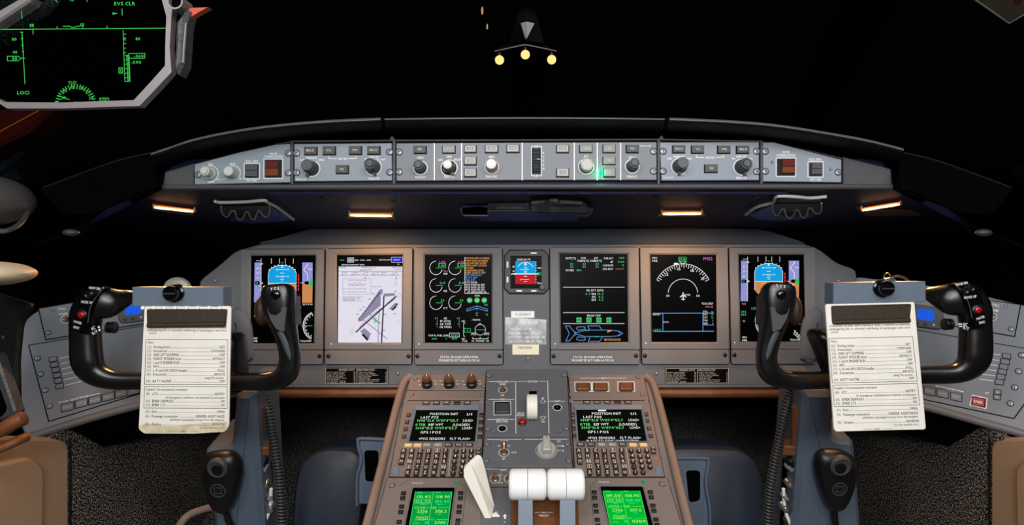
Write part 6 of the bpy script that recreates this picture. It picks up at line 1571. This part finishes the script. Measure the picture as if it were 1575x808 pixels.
# ---------------------------------------------------------------- control yokes
YD = 1.12; YF = camframe(YD); ys = YD / FPX
def yoke(sd):
    L_ = sd < 0
    T = Thing('control_yoke', YF, (286, 640) if L_ else (1345, 640), 'black %s control yoke with horned grips, behind its clipboard' % ('left' if L_ else 'right'), 'yoke', 'control yokes')
    F = T.F; g = lambda x, y, h=0: F.px3(x, y, h)
    if L_:
        outer = [(262, 586, -.012, 13.5), (210, 586, -.006, 13.5), (172, 584.5, 0, 14.5), (146, 574, .004, 18.5), (134.5, 556, .006, 21.5), (132, 528, .006, 21), (131.5, 500, .006, 21), (135, 480, .008, 22.5), (148, 467, .006, 25), (168, 465, .0, 24), (186, 461, -.010, 16.5), (199, 457, -.02, 11), (206, 456, -.03, 7)]
        inner = [(262, 586, -.012, 13.5), (330, 586.5, -.008, 13), (382, 587, -.003, 13.5), (418, 586, 0, 14.5), (440, 576, .003, 16), (446, 553, .004, 15), (443, 527, .005, 15.5), (437, 503, .006, 18.5), (431, 480, .007, 22.5), (429, 462, .007, 24.5), (428.5, 449, .006, 24), (428.5, 442, .004, 21)]
    else:
        outer = [(1360, 578, -.012, 13.5), (1420, 577, -.006, 13.5), (1465, 575.5, 0, 14.5), (1488, 566, .004, 18.5), (1499, 549, .006, 22), (1500.5, 522, .006, 22), (1500, 497, .006, 21.5), (1497, 474, .008, 24), (1484, 461, .006, 26), (1462, 460, .0, 25), (1444, 456, -.010, 18), (1431, 453, -.02, 12), (1424, 452, -.03, 8)]
        inner = [(1360, 582, -.012, 13.5), (1290, 584, -.008, 13), (1240, 585.5, -.003, 13.5), (1206, 584, 0, 14.5), (1185, 574, .003, 16), (1178.5, 552, .004, 15), (1182, 527, .005, 15.5), (1188, 503, .006, 18.5), (1194, 480, .007, 22.5), (1196, 462, .007, 25), (1197, 447, .006, 24.5), (1197, 440, .004, 21)]
    def sweep(path, name, pw=.82):
        sm = smooth([(*g(x, y, h), r) for x, y, h, r in path], 4)
        pts = [p[:3] for p in sm]; rad = [(p[3] * ys, min(p[3] * ys * .86, .022)) for p in sm]
        b = MB(); b.tube(pts, rad, 'yoke_black', 20, (0, 0, 1), True, pw); return b.build(name, T)
    sweep(outer, 'outer_horn'); hn = sweep(inner, 'inner_horn', .62)
    X = (lambda x: x) if L_ else (lambda x: 1625.5 - x)
    # inner horn: flat facet with its lighter shading put into the colour, thumb button, trigger pod
    hz = .0285
    b = MB(); b.prism(rounded([F.px(X(409.5), 473, hz), F.px(X(441), 472, hz), F.px(X(438), 500, hz), F.px(X(437), 512, hz), F.px(X(424), 507, hz), F.px(X(415), 492, hz)], .003, 3), .018, hz, 'yoke_face', .001); b.build('grip_facet', hn, label='facet with lighter shading in its colour')
    b = MB(); b.tube([(*F.px(X(428), 510, hz), .020), (*F.px(X(436), 530, hz), .0190), (*F.px(X(443), 556, hz), .0155), (*F.px(X(442), 578, hz), .0125)], [(.0075, .004), (.006, .0035), (.005, .003), (.003, .002)], 'yoke_face', 8); b.build('grip_ridge', hn)
    u, v = F.px(X(424), 453.5, hz); b = MB(); b.lathe(0, 0, [(.0085, 0), (.0085, .002), (.0075, .003), (.006, .0016), (.003, .003)], 'black_gloss', 20); b.build('thumb_button', hn, (u, v, .0278))
    b = MB(); q = Pen(b, F, h=.0294)
    for c_, x, y in (('T', 417.5, 445), ('C', 423, 444), ('S', 428, 443.6)) if L_ else (('T', 1195, 439.6), ('C', 1201, 440), ('S', 1206.6, 441)): q.text(c_, x, y, 4.2, 'white_print')
    b.build('lettering', hn)
    b = MB(); b.ball(g(X(403), 478, -.012), 1, 'trigger_red', 16, (11 * ys, 24 * ys, .014)); b.build('trigger', T, label='dark red trigger behind the grip')
    b = MB(); b.prism([F.px(X(446), 448), F.px(X(455), 456), F.px(X(457), 500), F.px(X(448), 505)], -.022, .012, 'yoke_black', .004); b.build('side_shell', hn)
    for i in range(8): 
        b = MB(); b.box(-.004, -.0004, .004, .0004, 0, .0012, 'yoke_face'); b.build('grip_rib', hn, (*F.px(X(452.5), 488 + i * 2.4), .012))
    # outer horn: switch face, buttons, lettering
    h0 = .0305
    if L_: face = [(121, 446), (140, 441), (158, 443), (140, 470), (134, 490), (134, 516), (114, 512), (113, 480)]; Z = lambda x: x
    else: face = [(1509, 443), (1490, 436), (1470, 437), (1488, 462), (1496, 482), (1496, 508), (1517, 505), (1518, 474)]; Z = lambda x: x
    b = MB(); P = rounded([F.px(*p, h0) for p in face], .004, 3); b.prism(P, .008, h0 - .001, 'black_gloss', .003); fc = b.build('switch_face', T)
    cr = [(158, 443), (146, 459), (138, 474), (134.5, 498)] if L_ else [(1470, 437), (1483, 453), (1491, 468), (1496, 490)]
    b = MB(); b.tube(smooth([(*F.px(*p, h0), h0 - .0015) for p in cr], 4), .0012, 'yoke_face', 6); b.build('face_edge', T)
    rx, ry = (125.3, 484.5) if L_ else (1503.5, 477)
    u, v = F.px(rx, ry, h0); b = MB(); b.lathe(0, 0, [(.0085, -.001), (.0085, .001), (.0065, .0022)], 'black_plastic', 20); b.lathe(0, 0, [(.0058, .001), (.0054, .004), (.003, .0055)], 'red_plastic', 18); b.build('red_button', fc, (u, v, h0 - .001), label='red disconnect button')
    for (dx, dy), nm in (((-4, 2), 'trim_rocker'), ((5, -2), 'trim_rocker')):
        sx, sy = (141, 452) if L_ else (1487, 446)
        u, v = F.px(sx + dx, sy + dy, h0); b = MB(); b.lathe(0, 0, [(.0062, -.002), (.006, .004), (.004, .0065), (.002, .005)], 'black_plastic', 16); b.build(nm, fc, (u, v, h0 - .001))
    b = MB(); q = Pen(b, F, h=h0 + .0001)
    if L_:
        for t, x, y, w_, s_, hh in (('NOSE DN', 145.5, 443.5, 17, .12, 4), ('NOSE UP', 133.5, 465, 17, .1, 4), ('MASTER', 119.5, 496, 12.5, .3, 3.8), ('DISC', 117.5, 504, 9, .25, 3.8)): q.text(t, x, y, hh, 'white_print', w=w_, slope=s_)
        for t, x, y in (('IC', 143.5, 505), ('R/T', 146, 511.5)): q.text(t, x, y, 4.6, 'white_print', w=6 if t == 'IC' else 9, slope=-.5)
        q.disc(152, 503.5, 1.6, 'white_print'); q.disc(153, 508, 1.6, 'white_print')
    else:
        for t, x, y, w_, s_, hh in (('NOSE DN', 1479.5, 436.5, 18, -.2, 4), ('NOSE UP', 1492.5, 457, 19, -.12, 4), ('MASTER', 1508, 489, 13, -.35, 3.8), ('DISC', 1510.5, 496, 9, -.2, 3.8)): q.text(t, x, y, hh, 'white_print', w=w_, slope=s_)
        q.text('IC', 1485, 499.5, 5, 'white_print', w=6, slope=.2); q.text('R/T', 1486, 505, 4.6, 'white_print', w=9, slope=.3); q.rect(1474, 498, 1480, 499.6, 'white_print'); q.rect(1475, 501.5, 1480, 503, 'white_print')
    b.build('lettering', fc)
    kx, ky = (172, 504) if L_ else (1457, 499)
    b = MB(); b.lathe3(g(kx - sd * -6, ky, -.002), (1 if L_ else -1, 0, 0), [(.010, 0), (.010, .006), (.007, .006), (.007, .009), (.0105, .009), (.0105, .013), (.008, .014)], 'black_plastic', 16); b.build('side_knob', T)
    # hub behind the card and the column down to the floor
    b = MB(); hx, hy = (285, 585) if L_ else (1345, 580)
    b.dome(rounded([F.px(hx - 48, hy + 32), F.px(hx + (80 if L_ else 62), hy + 26), F.px(hx + (76 if L_ else 55), hy - 70), F.px(hx - (48 if L_ else 90), hy - 70)], .02), [(1, -.05), (1, -.015), (.9, -.004), (.7, 0)], 'yoke_black'); b.build('hub', T)
    return T
Y1 = yoke(-1); Y2 = yoke(1)
def column(sd):
    L_ = sd < 0
    F0 = Frame(pt(365 if L_ else 1255, 620, 1.24), RGT, (0, 0, 1))
    T = Thing('control_column', F0, (365, 960) if L_ else (1250, 960), 'blue-grey control column standing in the %s footwell, below the yoke' % ('left' if L_ else 'right'), 'column', 'control columns')
    F = T.F
    if L_: up = [(362, 606), (391, 606), (396, 680), (410, 880), (414, 975), (340, 975), (333, 840), (322, 760), (313, 692), (354, 689)]
    else: up = [(1237, 604), (1280, 604), (1283, 676), (1315, 679), (1325, 800), (1330, 975), (1212, 975), (1219, 840), (1226, 740), (1232, 668)]
    b = MB(); P = rounded([F.px(*p) for p in up], .012, 3); b.prism(P, -.12, 0, 'column_blue', .010); b.build('column_body', T)
    # linkage hardware beside the column
    X = (lambda x: x) if L_ else (lambda x: 1622 - x)
    b = MB(); b.tube([F.px3(X(396), 626, -.03), F.px3(X(397.5), 686, -.03)], .011, 'wood_brown', 12); b.build('torque_tube', T)
    b = MB(); b.prism([F.px(X(396), 702, -.02), F.px(X(413), 702, -.02), F.px(X(413), 689, -.02), F.px(X(396), 689, -.02)] if L_ else [F.px(1204, 701, -.02), F.px(1228, 703, -.02), F.px(1228, 688, -.02), F.px(1206, 687, -.02)], -.05, -.02, 'brass_bracket', .002); b.build('bracket', T)
    for i, (x, y, r, m) in enumerate(((404, 712, .011, 'black_plastic'), (407, 719, .008, 'screw_metal'), (409, 744, .007, 'chrome'), (415, 764, .006, 'screw_metal'), (416, 781, .010, 'chrome'), (410, 802, .007, 'brass'))):
        b = MB(); b.lathe3(F.px3(X(x) if L_ else 1622 - x, y, -.03), (.2, -.1, 1), [(r, -.01), (r, .0), (r * .7, .004), (r * .7, .010), (r * .4, .011)], m, 10); b.build('linkage_bolt', T)
    b = MB(); b.tube(smooth([F.px3(X(417), 752, -.03), F.px3(X(416), 775, -.03), F.px3(X(413), 790, -.025), F.px3(X(405), 812, -.02), F.px3(X(398), 850, -.02)], 4), .0035, 'ivory', 8); b.build('control_rod', T)
    b = MB(); b.tube([F.px3(X(407), 710, -.06), F.px3(X(412), 830, -.06), F.px3(X(414), 960, -.06)], .016, 'void', 8); b.build('actuator', T)
column(-1); column(1)

# ---------------------------------------------------------------- coiled hoses
def hose(path, lab):
    D0 = camframe(1.30); T = Thing('coiled_hose', D0, path[-1], lab, 'hose', 'coiled hoses'); F = T.F
    sm = smooth([F.px3(x, y, 0) for x, y in path], 12); sc_ = 1.30 / FPX
    b = MB(); b.tube(sm, 5.6 * sc_, 'black_plastic', 8); b.build('core', T)
    # helix around the path
    pts = [Vector(p) for p in sm]; acc = [0]
    for a, c in zip(pts, pts[1:]): acc.append(acc[-1] + (c - a).length)
    tot = acc[-1]; pitch = 5.1 * sc_; turns = tot / pitch; N = int(turns * 12); hel = []
    k = 0
    for i in range(N + 1):
        s_ = tot * i / N
        while k < len(acc) - 2 and acc[k + 1] < s_: k += 1
        t = (s_ - acc[k]) / max(1e-9, acc[k + 1] - acc[k]); p = pts[k].lerp(pts[k + 1], t)
        d = (pts[k + 1] - pts[k]).normalized(); a = d.cross(Vector((0, 0, 1))).normalized(); n = a.cross(d)
        q = 2 * math.pi * 12 * i / 12 / 12 * 1.0
        hel.append(p + (a * math.cos(q) + n * math.sin(q)) * 6.4 * sc_)
    b = MB(); b.tube(hel, 1.75 * sc_, 'rubber_hose', 5, (0, 1, 0.01)); b.build('coil', T)
    b = MB(); b.lathe3(sm[0], (0, 1, 0), [(.008, -.004), (.010, .004), (.010, .012), (.006, .02)], 'black_plastic', 12); b.build('end_fitting', T)
hose([(402, 603), (406, 614), (413, 634), (418.5, 665), (424, 698.5), (430, 738), (434, 808), (436, 860)], 'black coiled hose hanging beside the left control column')
hose([(1217, 598), (1215, 607), (1209.5, 625), (1201, 665), (1191, 715), (1184, 760), (1181, 808), (1180, 860)], 'black coiled hose hanging beside the right control column')

# ---------------------------------------------------------------- hand microphones
def mic(ox, oy, k, outl, ptt, emb, cord, lab):
    F0 = Frame(pt(365 if ox < 800 else 1255, 620, 1.24), RGT, (0, 0, 1)); cx_ = sum(p[0] for p in outl) / len(outl); cy_ = max(p[1] for p in outl)
    T = Thing('hand_microphone', F0, (ox + cx_ * k, oy + cy_ * k), lab, 'microphone', 'hand microphones on the columns', .006); F = T.F
    g = lambda p, h=0: F.px(ox + p[0] * k, oy + p[1] * k, h)
    P = smooth([g(p, .012) for p in outl], 4, True)
    b = MB(); b.dome(P, [(.86, 0), (.97, .006), (1, .014), (.96, .022), (.86, .030), (.7, .034), (.4, .036)], 'black_plastic'); b.build('mic_body', T)
    s_ = math.dist(g((0, 0)), g((1, 0)))
    u, v = g(ptt[:2], .036); b = MB(); b.lathe(0, 0, [(ptt[2] * s_ * 1.05, -.006), (ptt[2] * s_, .0), (ptt[2] * s_ * .85, .003), (ptt[2] * s_ * .55, .0005), (ptt[2] * s_ * .2, -.001)], 'yoke_face', 24); b.build('thumb_rest', T, (u, v, .034))  # grey highlight in the bowl put into the colour
    u, v = g(emb[:2], .036); r = emb[2] * s_; b = MB(); b.ring([(r * math.cos(i * .3927), r * math.sin(i * .3927)) for i in range(16)], [(r * .85 * math.cos(i * .3927), r * .85 * math.sin(i * .3927)) for i in range(16)], -.004, .001, 'yoke_face')
    b.ring([(-r * .5, -r * .45), (r * .5, -r * .45), (r * .5, r * .45), (-r * .5, r * .45)], [(-r * .4, -r * .35), (r * .4, -r * .35), (r * .4, r * .35), (-r * .4, r * .35)], -.004, .001, 'yoke_face'); b.build('emblem', T, (u, v, .0362))
    b = MB(); c_ = smooth([(*g(p, .01), .012) for p in cord], 5); b.tube(c_, .0065, 'black_plastic', 8); b.build('cord', T)
k = 340 / 1205
mic(300, 580, k, [(45, 470), (62, 418), (130, 402), (205, 405), (248, 450), (262, 520), (245, 605), (215, 690), (175, 736), (130, 728), (95, 690), (75, 640), (55, 575), (42, 520)], (118, 505, 58), (125, 620, 44), [(165, 715), (185, 780), (205, 830), (200, 900)], 'black hand microphone hanging on the left control column')
k = 230 / 815
mic(1170, 580, k, [(298, 430), (340, 395), (440, 398), (500, 430), (522, 480), (506, 570), (474, 660), (435, 716), (390, 724), (350, 690), (310, 590), (290, 500)], (440, 492, 60), (430, 612, 42), [(400, 705), (402, 770), (412, 830), (405, 900)], 'black hand microphone hanging on the right control column')

# ---------------------------------------------------------------- clipboards and their checklist cards
def clip_left():
    T = Thing('clipboard', YF, (276, 474), 'blue-grey clipboard box with black knob on the left yoke', 'clipboard', 'yoke clipboards', .045); F = T.F
    g = lambda x, y, h=0: F.px(x, y, h)
    b = MB(); b.prism([g(203, 471.8), g(343, 473), g(343, 442), g(203, 442)], -.032, .0, 'box_blue', .0012)
    b.build('box', T)
    kn = g(269.6, 451, .002); b = MB(); b.lathe(0, 0, [(.0148, 0), (.0148, .003), (.012, .005), (.012, .008), (.0125, .009), (.0125, .019), (.0105, .021)], 'black_gloss', 26, True, 0); b.box(-.0105, -.0012, .0105, .0012, .021, .0225, 'knob_dark'); b.build('clamp_knob', T, (*kn, .0))
    b = MB(); pr = rounded([g(224, 505.5, .008), g(345.5, 504, .008), g(347, 476, .008), g(223.5, 476, .008)], .003, 3); b.prism(pr, -.004, .006, 'clip_brown', .002)
    b.tube([(*g(226.5, 501, .009), .007), (*g(344, 499, .009), .007)], [(.0042, .0045)] * 2, 'clip_brown', 10); b.build('clip_bar', T, label='dark brown padded clip bar')
    for i, x in enumerate((218.5, 235.5, 252, 268, 285.5, 303, 320.5, 337)):
        b = MB(); b.lathe(0, 0, [(.0032, -.002), (.0032, .001), (.0022, .002)], 'ivory', 14); b.build('rivet', T, (*g(x, 474, .004), .002))
    return T
def card(F0, px_top, poly, label, fn, thick=.003, ox=0, oy=0, k=1):
    T = Thing('checklist_card', F0, px_top, label, 'checklist', 'emergency checklist cards'); F = T.F
    b = MB(); P = rounded([F.px(*p) for p in poly], .004, 3); b.prism(P, -thick, 0, 'card_paper', .0006)
    cb = b.build('card', T)
    b = MB(); q = Pen(b, F, ox, oy, k, .0004); fn(q); b.build('printed_text', cb)
    return T
ROWS = [('(1)', 'Parking brake', 'SET'), ('(2)', 'Evacuation', 'COMMAND'), ('(3)', 'GND LIFT DUMPING', 'OFF'), ('(4)', 'FLIGHT SPOILER lever', 'RETRACT'), ('(5)', 'L and R ENGINE RUN', 'OFF'), ('(6)', 'APU', 'OFF'), ('(7)', 'L, R and APU DISCH handles', 'PULL'), ('(8)', 'Evacuation', 'INITIATE')]
LW = {'Parking brake': 82, 'Evacuation': 66, 'GND LIFT DUMPING': 125, 'FLIGHT SPOILER lever': 140, 'L and R ENGINE RUN': 128, 'APU': 26, 'L, R and APU DISCH handles': 170, 'BATT MASTER': 92, 'SET': 26, 'COMMAND': 70, 'OFF': 26, 'RETRACT': 60, 'PULL': 35, 'INITIATE': 52}
def print_card(q, X, Y, sl):
    """X(a, y): pixel of column a (0..1) on row y; Y: row height"""
    I = 'ink'; S = 'ink_soft'
    kx = .97
    def row(y, num, left, right, h_=13):
        x0, yy = X(.045, y); x1, _ = X(.115, y); x2, y2 = X(.955, y)
        q.text(num, *X(.035, y), h_ * .9, S, 'l', 20, sl)
        q.text(left, *X(.11, y), h_, I, 'l', LW.get(left, len(left) * 7.6), sl); q.text(right, x2, y2, h_, I, 'r', LW.get(right, len(right) * 8), sl)
        w0 = LW.get(left, len(left) * 7.6) / 415 + .12; w1 = .95 - LW.get(right, len(right) * 8) / 415
        if w1 - w0 > .03: q.line([X(w0, y + 5), X(w1, y + 5)], 1.2, S)
    q.text('evacuation on land, and is initiated when a condition potentially', *X(.5, 252), 11, I, w=395, slope=sl); q.text('endangering life or physical well-being of passengers and crew', *X(.5, 268), 11, I, w=395, slope=sl); q.text('exists.', *X(.05, 283), 10, I, 'l', 36, sl)
    q.text('Pilot:', *X(.04, 330), 11, I, 'l', 30, sl)
    for i, r in enumerate(ROWS): row(352 + i * 19.4, *r)
    q.text('using PA system', *X(.94, 505), 11, I, 'r', 92, sl); row(522, '(9)', 'BATT MASTER', 'OFF')
    q.line([X(.015, 315), X(.985, 315), X(.985, 538), X(.015, 538)], 2.2, I, True); q.line([X(.015, 549), X(.985, 549), X(.985, 656), X(.015, 656)], 2.2, I, True)
    q.text('Copilot: On evacuation command', *X(.03, 563), 12, I, 'l', 205, sl); LW['ATC'] = 26; LW['NOTIFY'] = 48; row(585, '(10)', 'ATC', 'NOTIFY'); q.text('of emergency conditions and intention to evacuate', *X(.955, 603), 11, I, 'r', 292, sl)
    LW.update({'EMER DEPRESS': 105, 'EMER LTS': 66, 'ON': 18, 'Exits': 26, 'OPEN': 38, 'Passenger evacuation': 128, 'RENDER ASSISTANCE': 142, 'Airplane': 46, 'ABANDON': 62})
    row(621, '(11)', 'EMER DEPRESS', 'ON'); row(640, '(12)', 'EMER LTS', 'ON'); row(673, '(13)', 'Exits', 'OPEN'); row(696, '(14)', 'Passenger evacuation', 'RENDER ASSISTANCE'); q.text('and direct passengers away from the airplane', *X(.95, 713), 11, I, 'r', 270, sl)
    row(735, '(15)', 'Airplane', 'ABANDON'); q.text('by any suitable exit', *X(.95, 752), 11, S, 'r', 118, sl); q.text('END', *X(.48, 772), 9, S, w=26, slope=sl); q.line([X(.31, 772), X(.43, 772)], 1.2, S); q.line([X(.54, 772), X(.65, 772)], 1.2, S)
clip_left()
O = YF.world(*YF.px(288, 474, .045), .045); tl = RAD(5)
CF1 = Frame(O, RGT, UPC * math.cos(tl) + FWD * math.sin(tl))
kc = 170 / 549
def Xl(a, y): return (75 + (60 - 76) * ((y - 250) / 500) + a * (418 + (y - 315) * .045 - (y - 315) * .02), y + (a - .5) * 1.5)
T = card(CF1, (288, 470), [(222, 471), (355.5, 471), (353.5, 560), (352, 655), (346, 664.5), (300, 667.5), (222, 667.5), (213, 660), (214.5, 630)], 'white worn checklist card hanging from the left clipboard', lambda q: print_card(q, Xl, 0, 0.004), ox=200, oy=425, k=kc)
b = MB(); F = T.F
b.prism(rounded([F.px(*p) for p in [(213.5, 655), (225, 652), (262, 656), (300, 652), (350, 648), (350, 657), (344, 665), (222, 667), (214, 661)]], .003, 2), 0, .0003, 'card_stain'); b.build('worn_edge', T, label='yellowed torn bottom edge')
def clip_right():
    T = Thing('clipboard', YF, (1347, 470), 'blue-grey clipboard box with black knob and wire loop on the right yoke', 'clipboard', 'yoke clipboards', .045); F = T.F
    g = lambda x, y, h=0: F.px(x, y, h)
    b = MB(); b.prism([g(1282, 468.6), g(1424.6, 465), g(1424, 433), g(1282, 435.5)], -.032, .0, 'box_blue', .0012); b.build('box', T)
    b = MB(); b.lathe(0, 0, [(.0148, 0), (.0148, .003), (.012, .005), (.012, .008), (.0125, .009), (.0125, .019), (.0105, .021)], 'black_gloss', 26); b.box(-.0105, -.0012, .0105, .0012, .021, .0225, 'knob_dark'); b.build('clamp_knob', T, (*g(1356.5, 443.5, .002), 0))
    b = MB(); pr = rounded([g(1281, 500, .008), g(1401, 498, .008), g(1404, 468, .008), g(1281.5, 471, .008)], .003, 3); b.prism(pr, -.004, .006, 'clip_brown', .002)
    b.tube([(*g(1283, 496, .009), .007), (*g(1400, 493, .009), .007)], [(.0042, .0045)] * 2, 'clip_brown', 10); b.build('clip_bar', T, label='dark brown padded clip bar')
    b = MB(); b.tube(smooth([(*g(1356, 440), .008), (*g(1358, 430), .002), (*g(1364, 422), -.005), (*g(1372, 421), -.01), (*g(1379, 428), -.015), (*g(1381, 433), -.02)], 5), .0014, 'brass', 8); b.build('wire_loop', T)
    b = MB(); b.lathe3((*g(1372, 432), -.012), (1, .1, 0), [(.003, -.01), (.0045, -.009), (.0045, .008), (.003, .011)], 'chrome', 10); b.build('wire_clip', T)
clip_right()
O = YF.world(*YF.px(1338, 470, .045), .045); tl = RAD(9)
Ur = RGT * math.cos(RAD(1.35)) + UPC * math.sin(RAD(1.35)); Vr0 = UPC * math.cos(RAD(1.35)) - RGT * math.sin(RAD(1.35))
CF2 = Frame(O, Ur, Vr0 * math.cos(tl) + FWD * math.sin(tl))
kr = 170 / 539
def Xr(a, y):
    t = (y - 315) / (772 - 315)
    return (41 + 36 * t + a * (421 + 10 * t), 336 + (y - 315) * .976 - a * 9.5)
T = card(CF2, (1338, 470), [(1269.5, 468), (1406.5, 464), (1413, 535), (1424.3, 658), (1422.5, 661), (1354, 662.5), (1286, 664.3), (1283, 661), (1277, 575)], 'white checklist card hanging tilted from the right clipboard', lambda q: print_card(q, Xr, 0, -.022), .004, 1260, 415, kr)
# ---------------------------------------------------------------- footwells
def well(sd):
    L_ = sd < 0; nm = 'left' if L_ else 'right'
    F0 = Frame(pt(500 if L_ else 1120, 750, 1.50), RGT, (0, .35, .94))
    T = Thing('pedal_cover', F0, (480, 900) if L_ else (1130, 900), 'smooth dark blue cover in the %s footwell beside the pedal' % nm, 'cover', 'footwell covers'); F = T.F
    pl = [(440, 880), (447, 800), (449, 755), (458, 715), (480, 698), (500, 692), (551, 693), (560, 740), (545, 880)] if L_ else [(1185, 880), (1183, 790), (1176, 735), (1160, 703), (1135, 692), (1060, 690), (1020, 692), (1020, 740), (1050, 880)]
    b = MB(); P = rounded([F.px(*p) for p in pl], .03, 4); b.dome(P, [(1, -.12), (1, -.03), (.96, -.008), (.85, 0)], 'cover_blue'); b.build('cover_shell', T)
    F1 = Frame(pt(575 if L_ else 1060, 730, 1.36), RGT, (0, .45, .89))
    T = Thing('rudder_pedal', F1, (578, 782) if L_ else (1068, 812), 'blue-grey studded rudder pedal with dark slot in the %s footwell' % nm, 'pedal', 'rudder pedals'); F = T.F
    g = lambda x, y, h=0: F.px(x, y, h)
    if L_:
        out = [(551, 676), (556, 674), (604, 676), (604, 690), (586, 776), (551, 776)]; hole = [(560, 693), (582, 693), (582, 741), (562, 741)]
        rim = [(604, 677), (556, 675), (551.5, 679), (552.5, 690), (556, 702), (555, 716), (550.5, 732), (549.5, 760), (550, 778)]; st = (558, 606, 680, 772)
    else:
        out = [(1026, 706), (1087, 706), (1090, 712), (1087, 745), (1092, 830), (1050, 830)]; hole = [(1055, 724), (1077, 724), (1077, 770), (1060, 774)]
        rim = [(1026, 705), (1082, 705), (1088.5, 709), (1087.5, 722), (1085, 738), (1086, 755), (1091, 785), (1091, 830)]; st = (1034, 1084, 711, 806)
    b = MB(); b.prism(ccw([g(*p) for p in out]), -.02, 0, 'pedal_blue', .002)
    b.build('pedal_plate', T)
    b = MB(); b.prism(rounded([g(*p, .001) for p in hole], .008), -.001, .0014, 'void', .0004); b.build('slot', T)
    b = MB(); r_ = smooth([(*g(*p), .003) for p in rim], 4); b.tube(r_, [(.004, .005)] * len(r_), 'pedal_blue', 10); b.build('pedal_rim', T)
    b = MB(); x = st[0]
    y = st[2]
    hx0, hx1, hy0, hy1 = min(p[0] for p in hole) - 2, max(p[0] for p in hole) + 2, hole[0][1] - 2, hole[2][1] + 3
    while y < st[3]:
        x = st[0] + (1.6 if int((y - st[2]) / 3.2) % 2 else 0)
        while x < st[1]:
            if not (hx0 < x < hx1 and hy0 < y < hy1):
                u, v = g(x, y); b.lathe(u, v, [(.0016, 0), (.0011, .0014)], 'pedal_blue', 5, False)
            x += 3.3
        y += 3.2
    o = b.build('tread_studs', T); o['kind'] = 'stuff'
    b = MB(); b.tube([g(575 if L_ else 1066, 735) + (-.02,), (g(575 if L_ else 1066, 735)[0], -.02, -.30)], .02, 'void', 10); b.build('pedal_arm', T)
well(-1); well(1)
# carpeted inner flanks beyond the tan lining
for sd in (-1, 1):
    F0 = Frame((sd * .955, 1.0, .4), (0, -sd, 0), (0, 0, 1)); T = Thing('kick_carpet', F0, None, 'dark speckled carpet lining in the %s footwell, forward of the tan lining' % ('left' if sd < 0 else 'right'), 'carpet')
    b = MB(); F = T.F
    a = -.02 if sd < 0 else .02
    pts = [(F.local((sd * .955, .95, 0))[0], -.4), (F.local((sd * .955, 2.2, 0))[0], -.4), (F.local((sd * .955, 2.2, 0))[0], .16), (F.local((sd * .955, .95, 0))[0], .16)]
    b.prism(pts, -.02, 0, 'carpet_side'); b.build('carpet_face', T)
# grey cable trim curving over the carpet, lower left and lower right
T = Thing('floor_duct', camframe(1.45), (285, 806), 'curved grey trim strip crossing the carpet at the bottom left', 'trim')
b = MB(); e = smooth([T.F.px3(265, 830, 0), T.F.px3(278, 805, 0), T.F.px3(295, 790, -.01), T.F.px3(330, 779, -.02)], 5); b.tube(e, [(.008, .004)] * len(e), 'trim_warm', 10); b.build('strip', T)
